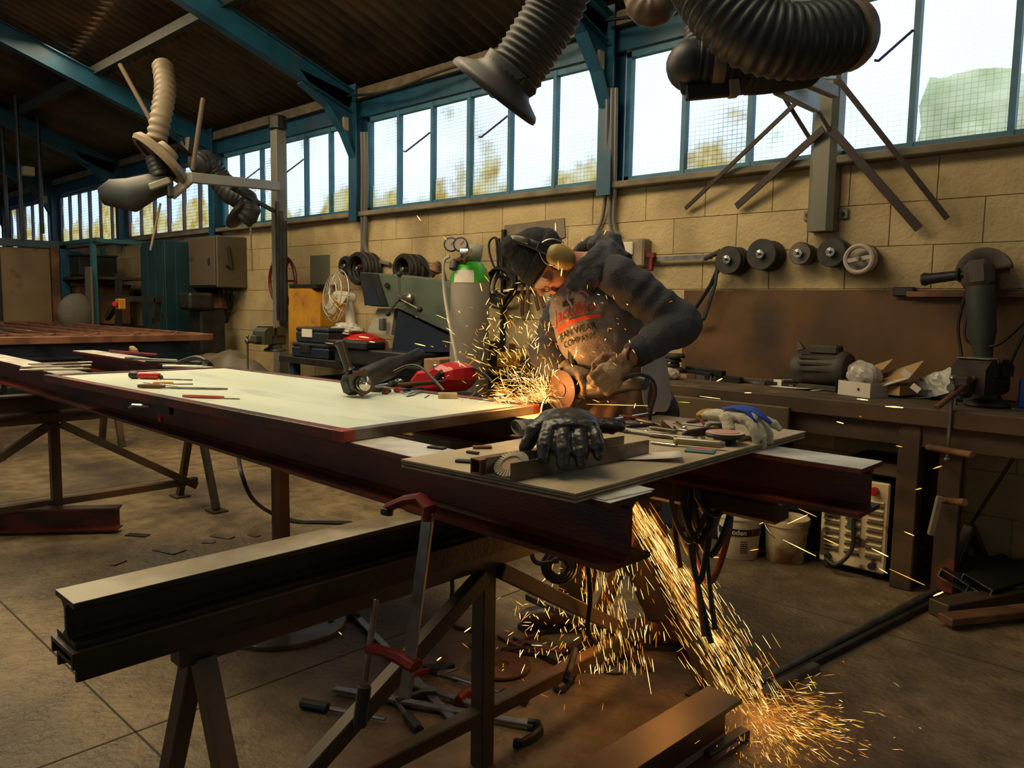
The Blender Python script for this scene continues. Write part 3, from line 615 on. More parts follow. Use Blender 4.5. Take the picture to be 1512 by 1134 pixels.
# big angle grinder hung on the wall at far right
def grinder(label, big=False, disc=True, guard=True, m=M_blk, mh=M_dgrey):
    """origin: gear head centre; local -z: body runs; local y: disc side; local x: side handle"""
    t = thing('angle_grinder', (0, 0, 0), label, 'angle grinder')
    MB().box((0, 0, 0), (.085, .085, .095), bev=.02).build('gear_head', mh, t, smooth=True)
    MB().tube([(0, 0, -.04), (0, 0, -.07), (0, 0, -.20), (0, 0, -.24), (0, 0, -.30), (0, 0, -.37), (0, 0, -.385)], [.044, .046, .044, .034, .027, .029, .018], 16, flat=.9).build('motor_body', m, t, smooth=True)
    h = MB().tube([(-.04, 0, .005), (-.055, 0, .005), (-.06, 0, .005), (-.07, 0, .005), (-.15, 0, .005), (-.172, 0, .005), (-.18, 0, .005)], [.012, .012, .026, .017, .019, .024, .020], 12).build('side_handle', M_blk, t, smooth=True)
    MB().lathe([(.018, 0), (.026, .004), (.026, .016), (.014, .022)], (0, .045, .01), (0, 1, 0), 16).build('spindle_flange', M_chrome, t, smooth=True)
    if guard:
        mb = MB(); N = 16; rg = .085; vs = []
        for k in range(N+1):
            a = math.pi*(.02+.96*k/N); vs += [(math.cos(a)*.03, .052, .01+math.sin(a)*.03), (math.cos(a)*rg, .050, .01+math.sin(a)*rg), (math.cos(a)*rg, .078, .01+math.sin(a)*rg)]
        mb.add(vs, [(3*k, 3*k+3, 3*k+4, 3*k+1) for k in range(N)]+[(3*k+1, 3*k+4, 3*k+5, 3*k+2) for k in range(N)]); o = mb.build('guard', mh, t, smooth=True); md = o.modifiers.new('s', 'SOLIDIFY'); md.thickness = .003
    if disc:
        MB().lathe([(.012, .066), (.078, .066), (.078, .069), (.026, .070), (.026, .074), (.012, .076)], (0, 0, .01), (0, 1, 0), 28).build('disc', mat('brown_disc', (.085, .035, .02), .6, c2=(.05, .025, .015), scale=14), t)
    return t
M_hg = mat('dusty_green_body', (.022, .028, .020), .6, c2=(.035, .035, .025), scale=8); M_hh = mat('dusty_gear_head', (.13, .10, .08), .6, .3, c2=(.08, .06, .05), scale=10)
g1 = grinder('large dusty angle grinder hanging on the wall at the far right', disc=True, guard=True, m=M_hg, mh=M_hh)
c = at(1440, 395, Y=4.45); orient(g1, at(1446, 405, Y=4.42), x=V((1, 0, -.06)), z=V((-.12, .05, 1))); g1.scale = (1.45,)*3
cable('power_cable', [at(1428, 425, Y=4.42), at(1415, 480, Y=4.45), at(1420, 530, Y=4.45), at(1421, 575, Y=4.40)], .008, M_rub, 'black cable dropping from the hung grinder to the bench vise', group='cables of the hung grinder')
cable('power_cable', [at(1436, 425, Y=4.42), at(1424, 490, Y=4.40), at(1440, 510, Y=4.4), at(1475, 508, Y=4.35), at(1511, 478, Y=4.2)], .007, M_rub, 'black cable looping right below the hung grinder', group='cables of the hung grinder')
cable('power_cable', [at(1520, 470, Y=4.2), at(1506, 505, Y=4.2), at(1490, 540, Y=4.25), at(1482, 560, Y=4.3)], .008, M_rub, 'cable descending at the right edge behind the vise')

# ---- vises
def vise(label, m=M_dgrey, s=1):
    """origin at the base centre, jaws open along local y, screw handle toward -y"""
    t = thing('bench_vise', (0, 0, 0), label, 'vise')
    MB().lathe([(.085, 0), (.09, .006), (.085, .02), (.055, .035), (.05, .06)], (0, .03, 0), n=16).build('swivel_base', m, t, smooth=True)
    mb = MB(); mb.box((0, .04, .095), (.11, .15, .085), bev=.015); mb.prism([(-.005, .13), (.085, .13), (.09, .17), (.06, .20), (-.012, .205), (-.012, .17)], (-.07, .005, 0), (0, 1, 0), (0, 0, 1), (.14, 0, 0)); mb.build('fixed_body', m, t)
    mb = MB(); mb.box((0, -.11, .105), (.07, .17, .06), bev=.008); mb.prism([(0, .13), (0, .205), (-.05, .205), (-.10, .165), (-.10, .06), (-.03, .06), (-.02, .13)], (-.07, -.035, 0), (0, 1, 0), (0, 0, 1), (.14, 0, 0)); mb.build('sliding_jaw', m, t)
    MB().box((0, -.04, .200), (.145, .018, .022), bev=.003).build('jaw_plate', M_chrome, t); MB().box((0, -.015, .200), (.145, .016, .022), bev=.003).build('jaw_plate', M_chrome, t)
    MB().box((0, -.075, .2065), (.135, .05, .003)).build('worn_top', mat('worn_bright', (.50, .45, .38), .4, .5, c2=(.15, .12, .1), scale=20), t)
    sc_ = MB().cyl((0, -.26, .09), (0, -.13, .09), .018).build('screw', M_steel, t)
    MB().cyl((0, -.245, .125), (0, -.245, -.20), .008, 8).build('handle', M_steel, sc_); MB().ball((0, -.245, .13), .014).build('handle_knob', M_steel, sc_); MB().ball((0, -.245, -.205), .014).build('handle_knob', M_steel, sc_)
    return t
v1 = vise('large old bench vise with bright worn jaws at the right end of the bench', mat('vise_iron', (.06, .045, .035), .55, .4, c2=(.035, .027, .022), scale=10)); p_ = at(1450, 590, Y=4.22); orient(v1, V((p_.x, 4.24, BZ+.004)), x=V((.97, -.25, 0))); v1.scale = (1.12,)*3
# pipe lever across the bench
rod('pipe_lever', at(1383, 602, z=BZ+.02), at(1438, 558, Y=4.08), .013, M_rust, 'rusty pipe lever leaning up against the big vise')
# front vise leg screw: wooden screw arms under the bench edge
for (p, q) in (((1370, 660), (1436, 672)), ((1385, 738), (1425, 742))): rod('lever_bar', at(*p, Y=4.02), at(*q, Y=3.80), .016, M_rust, 'rusty bar sticking out level from the bench leg %s' % ('under the vise handle' if p[1] == 660 else 'above the dangling file'))
rod('file', at(1388, 733, Y=3.895), at(1374, 790, Y=3.88), .013, mat('old_handle', (.22, .18, .12), .6), 'pale worn file dangling from the lower lever bar', 'file', True)
cable('leaning_rod', [at(1520, 640, Y=4.3), at(1475, 710, Y=4.3), at(1432, 777, Y=4.3)], .008, M_rub, 'thin dark rod leaning against the wall at far right', 'rod')

# ---- things on the bench
def onb(x, y):
    p = at(x, y, z=BZ+.003)
    if p.y > 4.40 or p.y < 0: q = at(x, y, Y=4.40); p = V((q.x, 4.40, BZ+.003))
    if p.y < 4.06: p.y = 4.06
    return p
mot = thing('electric_motor', onb(1215, 560), 'dark dusty electric motor on the back of the bench', 'motor')
c = V((at(1215, 548, Y=4.38).x, 4.38, BZ+.12)); M_mo = mat('dusty_motor', (.07, .06, .045), .65, .2, c2=(.04, .034, .026), scale=9)
MB().lathe([(.05, -.16), (.085, -.155), (.095, -.12), (.095, .10), (.105, .105), (.105, .13), (.09, .15), (.03, .155)], c, (1, -.1, 0), 20).build('casing', M_mo, mot, smooth=True)
mb = MB()
for k in range(10): a = math.pi*k/9; mb.box(c+V((-.01, -.10*math.cos(a), .10*math.sin(a))), (.20, .01, .012))
mb.build('cooling_fin', M_mo, mot); MB().box(c+V((.02, -.02, .11)), (.16, .09, .05), bev=.01).build('terminal_box', M_mo, mot); MB().box(c+V((0, 0, -.10)), (.22, .16, .03), bev=.004).build('foot', M_mo, mot)
MB().tube([c+V((-.13, 0, .10)), c+V((-.15, 0, .15))], [.03, .008], 8).build('lifting_eye', M_mo, mot)
# white carton with bag, torn brown box, papers
bx = thing('small_carton', onb(1278, 582), 'small open white carton with clear wrapping standing out of it', 'carton')
b0 = onb(1274, 584); bw, bd_, bh = .20, .14, .075; rz = -.35; Mz = Matrix.Rotation(rz, 3, 'Z')
for (ox, oy, sx, sy, sz, oz, nm) in ((0, 0, bw, bd_, .003, .002, 'base_panel'), (0, -bd_/2, bw, .003, bh, bh/2, 'side_panel'), (0, bd_/2, bw, .003, bh, bh/2, 'side_panel'), (-bw/2, 0, .003, bd_, bh, bh/2, 'end_panel'), (bw/2, 0, .003, bd_, bh, bh/2, 'end_panel')):
    MB().box(b0+Mz@V((ox, oy, 0))+V((0, 0, oz)), (sx, sy, sz), rz=rz).build(nm, M_paper, bx)
mk = MB().lathe([(.008, 0), (.008, .001)], b0+Mz@V((.03, -bd_/2-.002, 0))+V((0, 0, bh/2)), Mz@V((0, -1, 0)), 12).build('round_mark', M_dgrey, bx)
def crumple(c, r, m, name, label, cat, seed=0, n=34, amp=.55, fr=11):
    mb = MB(); mb.ball(c, r, n); c = V(c)
    for i, p in enumerate(mb.v):
        q = p-c; k = 1+amp*(noise.noise(p*fr+V((seed, 0, 0)))+.6*abs(noise.noise(p*fr*2.3+V((0, seed, 0)))))
        p2 = c+q*k; lo = c.z-(r if isinstance(r, (int, float)) else r[2])*.8; p2.z = max(p2.z, lo); mb.v[i] = p2
    return tag(mb.build(name, m, smooth=False), label, cat)
M_clear = mat('crinkled_wrap', (.50, .47, .42), .25, c2=(.30, .27, .23), scale=14)
crumple(b0+V((-.01, .02, .10)), (.085, .06, .065), M_clear, 'plastic_wrap', 'crinkled clear plastic wrap stuffed in the white carton', 'plastic wrap', 3)
cb = thing('torn_carton', onb(1320, 575), 'torn brown cardboard box tilted open on the bench', 'carton')
c = onb(1318, 574)+V((0, -.02, .05)); ax = V((.95, -.1, .38)).normalized(); ay = V((.1, .9, .35)).normalized()
for (o_, sx, sy, th, m_) in ((V((0, 0, .05)), .15, .12, .004, M_card), (V((-.10, .04, .085)), .08, .08, .003, M_card), (V((.02, -.12, .02)), .12, .015, .004, M_paper)):
    mb = MB(); p = c+o_; mb.prism([(-sx, -sy), (sx, -sy*.9), (sx*.8, sy), (-sx*.7, sy*.9)], p, ax, ay, ax.cross(ay)*th); mb.build('carton_flap', m_, cb)
MB().box(c+V((.0, 0, -.01)), (.22, .18, .05), rz=-.3).build('carton_body', M_card, cb)
for (x, y) in ((1338, 552), (1352, 573)): MB().box(at(x, y, Y=4.2), (.045, .003, .03), rot=Matrix.Rotation(.6, 3, 'Y')).build('torn_tab', M_paper, cb)
crumple(onb(1388, 572)+V((0, .05, .06)), (.12, .08, .085), M_bag, 'plastic_bag', 'crumpled whitish plastic bag right of the torn carton', 'plastic bag', 9)
crumple(onb(1357, 580)+V((0, .03, .035)), (.06, .05, .045), M_clear, 'plastic_wrap', 'small ball of clear wrap between carton and bag', 'plastic wrap', 5)
def sheet(name, x, y, l, w_, rz, m, label, cat='paper', z=None, curl=.0, tilt=0):
    c = onb(x, y) if z is None else at(x, y, z=z); mb = MB(); vs = []; K = 6
    for i in range(K+1):
        for j in (0, 1):
            u = (i/K-.5)*l; v = (j-.5)*w_; vs.append(c+Matrix.Rotation(rz, 3, 'Z')@V((u, v, 0))+V((0, 0, .001+curl*(i/K)**2+tilt*abs(u))))
    mb.add(vs, [(2*i, 2*i+2, 2*i+3, 2*i+1) for i in range(K)]); o = mb.build(name, m, smooth=2); md = o.modifiers.new('s', 'SOLIDIFY'); md.thickness = .0012; md.offset = 1
    return tag(o, label, cat)
sheet('paper_sheet', 1175, 573, .26, .14, -.35, M_paper, 'white paper sheet lying at the bench edge left of the carton', curl=.01)
sheet('paper_sheet', 1213, 577, .12, .06, .5, M_paper, 'small pointed white paper scrap at the bench edge', curl=.03)
sheet('paper_sheet', 1385, 583, .24, .16, -.2, M_paper, 'white paper sheet under the crumpled plastic bag', curl=.06)
tag(MB().box(onb(1152, 568)+V((0, 0, .02)), (.06, .05, .035), rz=-.3, bev=.002).build('paper_block', M_paper), 'small white folded card beside the paper sheet', 'card')
sheet('abrasive_strip', 1330, 585, .30, .05, -.25, M_dgrey, 'grey curled abrasive strip in front of the bag', 'abrasive strip', curl=.045)
sheet('abrasive_strip', 1345, 588, .22, .04, -.1, M_rust, 'brown abrasive strip lying flat below the curled grey one', 'abrasive strip')
sheet('foil_strip', 1310, 583, .14, .03, .3, M_chrome, 'bright metal foil strip curling up beside the small carton', 'foil', curl=.05)
for i, (x, y, l_, r_, a_, lb) in enumerate(((1370, 586, .34, .006, -.22, 'thin dark rod flat before the bag'), (1395, 590, .30, .008, -.28, 'thin bar pointing at the vise foot'), (1140, 553, .45, .012, -.25, 'long dark bar at the middle of the bench'), (1170, 549, .30, .014, -.15, 'dark bar behind the cordless tool'), (1060, 549, .40, .018, -.3, 'flat grey bar near the bench left end'), (1090, 556, .40, .010, -.2, 'rusty strip at the front left of the bench'))):
    p = onb(x, y)+V((0, 0, r_)); d_ = V((math.cos(a_), math.sin(a_), 0))*l_/2; rod('steel_bar', p-d_, p+d_, r_, [M_dgrey, M_steel, M_dgrey, M_rust][i % 4], lb, 'steel bar', True)
for i, (x, y, l_, r_, a_, m_, lb) in enumerate(((1000, 553, .30, .014, -.1, M_rust, 'rusty flat right behind the cream rag'), (1080, 545, .50, .012, .05, M_steel, 'long grey strip along the bench back'), (1110, 552, .28, .016, .2, M_rawst, 'brown block bar crossing the long strip'), (1155, 560, .22, .010, -.5, M_steel, 'short bright bar by the folded card'), (1230, 566, .20, .012, .1, M_dgrey, 'dark bar between the motor and the carton'), (1030, 556, .26, .012, .15, M_woodp, 'pale wooden strip near the bench front left'), (1420, 584, .26, .010, -.1, M_steel, 'bright steel strip right of the bag'), (1065, 562, .20, .016, -.15, M_dgrey, 'dark lump bar at the front edge left of the middle'))):
    p = onb(x, y)+V((0, 0, r_)); d_ = V((math.cos(a_), math.sin(a_), 0))*l_/2; rod('steel_bar', p-d_, p+d_, r_, m_, lb, 'bar', True)
tl = thing('cordless_tool', onb(1195, 552), 'dark power tool with a pale handle lying on the bench before the motor', 'power tool')
p = onb(1197, 556); MB().tube([p+V((-.22, 0, .03)), p+V((-.05, 0, .04)), p+V((.10, -.02, .04)), p+V((.16, -.02, .03))], [.012, .026, .03, .015], 10).build('tool_body', M_blk, tl, smooth=True)
MB().box(p+V((-.03, .02, .075)), (.12, .05, .035), bev=.012).build('pale_cover', M_white, tl); MB().box(p+V((-.03, -.008, .075)), (.05, .006, .015), bev=.002).build('red_label', M_red, tl)
for k in range(5): 
    p = onb(988, 540)+V((.02*math.sin(k*2), .03, .02+.030*k)); 
    if k == 0: dt = thing('disc_pile', p-V((0, 0, .02)), 'pile of dark sanding discs standing at the bench left end behind the man', 'discs')
    MB().lathe([(.02, 0), (.065, 0), (.068, .012), (.06, .026), (.02, .026)], p-V((0, 0, .018)), n=20).build('disc', M_w1, dt)
for i, (x, y, l_, a_) in enumerate(((1022, 541, .35, -.45), (1035, 545, .38, -.42))): 
    p = onb(x, y)+V((0, .05, .025+.02*i)); d_ = V((math.cos(a_), math.sin(a_), 0))*l_/2; rod('angle_bar', p-d_, p+d_, .02, M_dgrey, ('lower' if i else 'upper')+' of two dark angle bars at the back left of the bench', 'steel bar', True)
crumple(onb(990, 560)+V((0, 0, .03)), (.06, .05, .035), mat('cream_rag', (.42, .36, .26), .9), 'rag', 'small cream rag on the bench just right of the man', 'rag', 2)
bp = thing('blue_pack', onb(1498, 590), 'blue packet with dark label at the right end of the bench', 'packet')
p = at(1503, 570, Y=4.32)+V((.08, 0, 0)); p.z = BZ+.075; MB().box(p+V((.06, 0, 0)), (.26, .09, .14), bev=.01).build('packet_body', mat('blue_packet', (.01, .05, .28), .35), bp); MB().box(p+V((.08, -.047, -.005)), (.16, .004, .07)).build('label_patch', M_blk, bp); MB().box(p+V((.06, -.02, -.072)), (.28, .14, .012)).build('grey_base', M_steel, bp)
bolts = [(1015, 545), (1050, 562), (1125, 560), (1240, 580), (1410, 598), (1480, 600)]
for i, (x, y) in enumerate(bolts):
    p = onb(x, y); o = MB().lathe([(.012, 0), (.012, .009), (.006, .010), (.006, .03)], p, (0, 0, 1), 6).build('bolt', M_steel); tag(o, 'loose bolt standing on the bench '+['behind the man', 'at the front edge near the man', 'by the middle bars', 'between motor and white carton', 'before the pipe lever', 'right of the vise'][i], 'bolt', 'loose bolts on the bench')

# ---- beneath the bench
sp1 = tag(MB().box(V((at(1020, 590, Y=3.93).x+.1, 3.955, .77)), (.95, .03, .14), rz=.0, bev=.005).build('steel_plate', mat('brown_plate', (.13, .095, .045), .5, .3, c2=(.08, .055, .03), scale=3)), 'brown steel plate leaning on the bench front behind the plywood', 'steel plate')
cab = thing('tool_cabinet', (-2.25, 4.3, 0), 'dark blue steel cabinet under the bench behind the coiled cables', 'cabinet')
MB().box((-2.45, 4.32, .36), (.95, .46, .70), bev=.006).build('cabinet_body', M_navy, cab)
for k in range(2): d_ = MB().box((-2.69+.48*k, 4.085, .36), (.46, .014, .66), bev=.004).build('door', M_navy, cab); MB().bar((-2.50+.09*k, 4.07, .42), (-2.50+.09*k, 4.07, .52), .012, .012, up=(0, 1, 0)).build('handle', M_dgrey, d_)
wd = thing('welding_set', (-1.40, 4.25, 0), 'old chipped white welding set with louvred front under the bench', 'welder')
wl_, wr_, hz_ = -1.585, -1.255, .46; yf = 4.055; M_ww = mat('chipped_white_paint', (.70, .57, .33), .6, c2=(.58, .46, .26), scale=5, c3=(.10, .06, .035), scale3=9, spread3=(.56, .62), bump=.2)
MB().box(((wl_+wr_)/2, yf+.24, .04+hz_/2), (wr_-wl_-.01, .44, hz_-.02), bev=.012).build('casing', M_navy, wd)
MB().box(((wl_+wr_)/2, yf, .04+hz_/2), (wr_-wl_, .02, hz_), bev=.008).build('front_panel', M_ww, wd)
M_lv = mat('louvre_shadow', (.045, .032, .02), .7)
for cx_ in range(3):
    for k in range(14):
        xx = wl_+.06+cx_*.105; zz = .12+k*.022
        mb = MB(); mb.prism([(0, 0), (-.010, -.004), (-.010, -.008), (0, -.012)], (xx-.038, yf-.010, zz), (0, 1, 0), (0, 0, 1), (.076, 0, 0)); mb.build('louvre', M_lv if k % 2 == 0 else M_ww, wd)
MB().cyl((wr_-.07, yf-.01, .455), (wr_-.07, yf-.04, .455), .022, 10).build('red_switch', M_red, wd)
for x in (wl_+.05, wr_-.06): MB().cyl((x, yf-.01, .075), (x, yf-.035, .075), .018, 10).build('terminal', M_blk, wd)
MB().tube(spline([(wl_+.16, yf-.03, .50), (wl_+.17, yf-.03, .3), (wl_+.18, yf-.05, .15), (wl_+.12, yf-.08, .06), (wl_+.05, yf-.05, .07)], 6), .011, 8).build('lead', M_rub, wd, smooth=True)
MB().box((wl_+.16, yf-.03, .30), (.035, .02, .12), bev=.006).build('clamp_grip', M_green, wd)
for x in (wl_+.04, wr_-.04):
    for y in (yf+.06, yf+.4): MB().cyl((x, y, 0), (x, y, .05), .02, 8).build('foot', M_blk, wd)
# boxes and steel on top of the welder
tb = tag(MB().box(((wl_+wr_)/2+.04, yf+.25, .55), (.30, .36, .07), bev=.01).build('tray', mat('dusty_tray', (.10, .075, .045), .7)), 'dusty flat tray of rods on top of the white welding set', 'tray')
for k in range(7): rod('welding_rod', (-1.5+.03*k, 4.08+.02*k, .597+.004*(k % 3)), (-1.18+.02*k, 4.38, .60+.004*(k % 3)), .005, M_dgrey, ['front', 'second', 'third', 'middle', 'fifth', 'sixth', 'rearmost'][k]+' of the thin dark rods on the tray over the welding set', 'rod', group='rods on the tray')
def bucket(c, r, h, label, m, tilt=0):
    t = thing('bucket', c, label, 'bucket'); c = V(c)
    MB().lathe([(r*.80, 0), (r*.82, .004), (r*.97, h*.86), (r*1.02, h*.86), (r*1.02, h*.90), (r, h), (r*.95, h), (r*.93, h*.9), (r*.78, .03), (.005, .03)], c, n=28).build('body', m, t, smooth=True)
    x, y = -RT, -FW; y = V((y.x, y.y, 0)).normalized(); xx = V((x.x, x.y, 0)).normalized()
    pts = [c+V((0, 0, h*.86))+xx*r*1.03*math.cos(a)+(y*.75*math.sin(a)+V((0, 0, -.68*math.sin(a))))*r*1.05 for a in [math.pi*k/12 for k in range(13)]]
    MB().tube(pts, .0035, 6).build('wire_handle', M_steel, t, smooth=True)
    return t
bk1 = bucket(at(1083, 822, z=0)+V((0, .05, 0)), .125, .26, 'white lettered paint tub full of scrap beside the hanging cables', mat('tub_white', (.68, .58, .38), .5, c2=(.52, .42, .25), scale=4))
bk2 = bucket(at(1153, 829, z=0)+V((0, .05, 0)), .118, .235, 'dented rusty cream bucket with wire handle on the floor', mat('rusty_cream', (.62, .50, .27), .6, c2=(.40, .27, .11), scale=5, c3=(.14, .06, .02), scale3=5, spread3=(.5, .62), bump=.25))
c = wl(bk1); dirc = V((-c.x, -c.y, 0)).normalized(); rr_ = .118
mb = MB(); N = 14; vs = []
for k in range(N+1):
    a = math.atan2(dirc.y, dirc.x)+(-1.1+2.2*k/N)
    for (zz, r_) in ((.135, .118), (.175, .1215)): vs.append(c+V((math.cos(a)*r_, math.sin(a)*r_, zz)))
mb.add(vs, [(2*k, 2*k+2, 2*k+3, 2*k+1) for k in range(N)]); mb.build('dark_label_band', M_blk, bk1, smooth=2)
def text_mesh(txt, size, ext=0.0005):
    cu = bpy.data.curves.new('t', 'FONT'); cu.body = txt; cu.size = size; cu.extrude = ext; cu.align_x = 'CENTER'; cu.align_y = 'CENTER'
    o = bpy.data.objects.new('t', cu); sc.collection.objects.link(o); dg = bpy.context.evaluated_depsgraph_get(); me = bpy.data.meshes.new_from_object(o.evaluated_get(dg))
    v = [x.co.copy() for x in me.vertices]; f = [tuple(p.vertices) for p in me.polygons]; bpy.data.objects.remove(o); bpy.data.curves.remove(cu); bpy.data.meshes.remove(me); return v, f
def wrap_text(txt, size, c, r, z, a0, parent, m, name='lettering', shift=0):
    v, f = text_mesh(txt, size); mb = MB(); mb.add([c+V((math.cos(a0+(p.x+shift)/r)*(r+.001+p.z), math.sin(a0+(p.x+shift)/r)*(r+.001+p.z), z+p.y)) for p in v], f); return mb.build(name, m, parent)
a0 = math.atan2(dirc.y, dirc.x)
wrap_text('moden', .038, c, .1215, .156, a0, bk1, M_paper, shift=-.012); wrap_text('F', .038, c, .1215, .156, a0, bk1, M_red, shift=.075)
for k in range(6): MB().bar(c+V((math.cos(a0+.1+.0*k)*.113, math.sin(a0+.1)*.113, .105-.012*k)), c+V((math.cos(a0+.45)*.1115, math.sin(a0+.45)*.1115, .105-.012*k)), .004, .004).build('small_print_line', M_dgrey, bk1)
for i, (dx, dy, l_) in enumerate(((.02, .0, .34), (-.04, .02, .30), (.05, .03, .30), (-.01, -.03, .28))): rod('scrap_bar', c+V((dx*.5, dy*.5, .05)), c+V((dx*2, dy*2, .05+l_)), .014, [M_rust, M_steel, M_woodp, M_dgrey][i], ['rusty', 'bright', 'pale wooden', 'dark'][i]+' offcut standing in the lettered paint tub', 'offcut')
tag(MB().lathe([(.02, 0), (.10, .001), (.108, .006), (.02, .008)], wl(bk2)+V((0, 0, .17)), n=20).build('sludge', mat('rust_sludge', (.12, .06, .02), .7)), 'brown sludge filling the rusty cream bucket', 'sludge', kind='stuff')
bk3 = bucket((-1.80, 4.33, 0), .13, .28, 'dark bucket in the shade behind the rusty cream bucket', M_blk)
# stack of steel on the floor at right edge
for i, (x, y, h_, lb) in enumerate(((1405, 852, .10, 'left'), (1425, 851, .10, 'right'))):
    c = at(1408+i*34, 848+i*5, Y=4.02); c.z = .10+.0*i
    mb = MB(); X_, Y_, Z_ = V((.93, -.12, -.34)).normalized(), V((.3, .95, 0)).normalized(), None
    Z_ = X_.cross(Y_); w2, h2, t_ = .068, .024, .005
    out_ = [(-w2, -h2), (w2, -h2), (w2, h2), (-w2, h2)]; inn_ = [(-w2+t_, -h2+t_), (w2-t_, -h2+t_), (w2-t_, h2-t_), (-w2+t_, h2-t_)]
    P = lambda q, d_: c+X_*q[0]+Z_*q[1]+Y_*d_
    vs = [P(q, 0) for q in out_]+[P(q, 0) for q in inn_]+[P(q, .5) for q in out_]+[P(q, .5) for q in inn_]
    fs = []
    for k in range(4):
        n_ = (k+1) % 4; fs += [(k, n_, 4+n_, 4+k), (k, 8+k, 8+n_, n_), (4+k, 4+n_, 12+n_, 12+k)]
    mb.add(vs, fs); o = mb.build('box_section', M_dgrey)
    tag(o, lb+' rectangular box section with bright cut end in the corner', 'box section')
    mb = MB(); mb.add([p-Y_*.001 for p in vs[:8]], [(k, (k+1) % 4, 4+(k+1) % 4, 4+k) for k in range(4)]); mb.build('cut_end', M_chrome, o)
for i, (p, q, w_, h_, m_) in enumerate((((1385, 900), (1530, 873), .10, .07, M_trestle), ((1395, 915), (1530, 900), .08, .035, M_rust), ((1440, 870), (1530, 880), .09, .10, M_dgrey))):
    a, b = at(*p, z=.04), at(*q, z=.04); tag(MB().bar(a, b, w_, h_, bev=.004).build('steel_length', m_), ['upper brown', 'lower rusty', 'rear dark'][i]+' steel length stacked on the floor at the right edge', 'steel bar')
# triangular dark stand in the corner
sd = thing('floor_stand', (-.95, 4.35, 0), 'dark splayed floor stand in the corner under the wall', 'stand')
ap = at(1432, 777, Y=4.3); 
for q in ((1395, 870), (1462, 850), (1415, 835)): MB().bar(ap, at(*q, z=.01) if q[1] < 871 else ap, .05, .03, bev=.003).build('leg', M_trestle, sd)

# ---- hanging cable coil at the beam end
cc = thing('cable_coil', at(1030, 700, d=2.55), 'thick bundle of welding cables hanging in loops below the plywood', 'cable coil')
R2 = random.Random(3); dd = 2.55
for k in range(11):
    x0 = 1008+R2.uniform(-12, 30); x1 = x0+R2.uniform(12, 48); yb = R2.choice((760, 790, 820, 770, 800, 860)); ym = 705; d_ = dd+R2.uniform(-.1, .12)
    pts = [at(x0, ym-8, d=d_), at(x0-6, (ym+yb)/2, d=d_), at((x0+x1)/2, yb, d=d_-.02), at(x1+8, (ym+yb)/2-8, d=d_+.03), at(x1, ym-6, d=d_+.05)]
    MB().tube(spline(pts, 7), .0105 if k % 3 else .008, 8).build('cable_loop', [mat('grey_cable', (.09, .08, .07), .5), M_rub, mat('maroon_hose', (.10, .02, .012), .5)][k % 3], cc, smooth=True)
for k, (x0, y0, x1, y1) in enumerate(((1012, 720, 1050, 950), (1022, 730, 1040, 940), (1045, 740, 1056, 930), (1000, 720, 1005, 840))):
    MB().tube(spline([at(x0, y0, d=dd), at((x0+x1)/2-6, (y0+y1)/2, d=dd+.02), at(x1, y1, d=dd-.05)], 8), .009, 8).build('hanging_end', MATS['maroon_hose'] if k % 2 else M_rub, cc, smooth=True)
# ================================================================ back left: machines along the wall
def PX(x, y, Y): return at(x, y, Y=Y)
# grey switch cabinet on the wall
sw = thing('switch_cabinet', W(318, 400), 'brown grey electrical cabinet high on the wall with hinged door', 'electrical cabinet')
pr = PX(350, 424, WY-.03); xf = PX(319, 385, 4.25)
zt = PX(319, 347, 4.25).z; zb_ = PX(319, 424, 4.25).z
xr_ = xf.x; M_sw = mat('cabinet_grey', (.105, .085, .055), .5, c2=(.085, .068, .043), scale=3)
MB().box((xr_-.42, 4.45, (zt+zb_)/2), (.84, .38, zt-zb_), bev=.01).build('cabinet_body', M_sw, sw)
dr = MB().box((xr_-.42, 4.25, (zt+zb_)/2), (.80, .02, zt-zb_-.04), bev=.006).build('door', mat('cabinet_door', (.10, .072, .045), .5), sw)
MB().box((xr_-.15, 4.235, (zt+zb_)/2), (.03, .02, .08), bev=.004).build('handle', M_dgrey, dr); MB().box((xr_-.6, 4.236, zt-.25), (.10, .004, .05)).build('plate', M_rawst, dr)
MB().tube(spline([(xr_+.01, 4.40, zt-.12), (xr_+.02, 4.42, zt-.35), (xr_+.02, 4.36, zb_+.25)], 6), .014, 6).build('door_cable', M_rub, sw)
for k, (a, b) in enumerate(((330, 445), (338, 470), (345, 450))): cable('conduit', [PX(a-4, 424, 4.5), PX(a-2, b, 4.55), PX(a-6, b+6, 4.55)], .015, M_rub, ['left', 'longest middle', 'right'][k]+' dark cable dropping below the wall cabinet', 'cable', group='cables under the wall cabinet')
sw2 = tag(MB().box(PX(325, 445, 4.5), (.25, .12, .18), bev=.01).build('junction_box', M_rust), 'small rusty junction box under the wall cabinet', 'junction box')
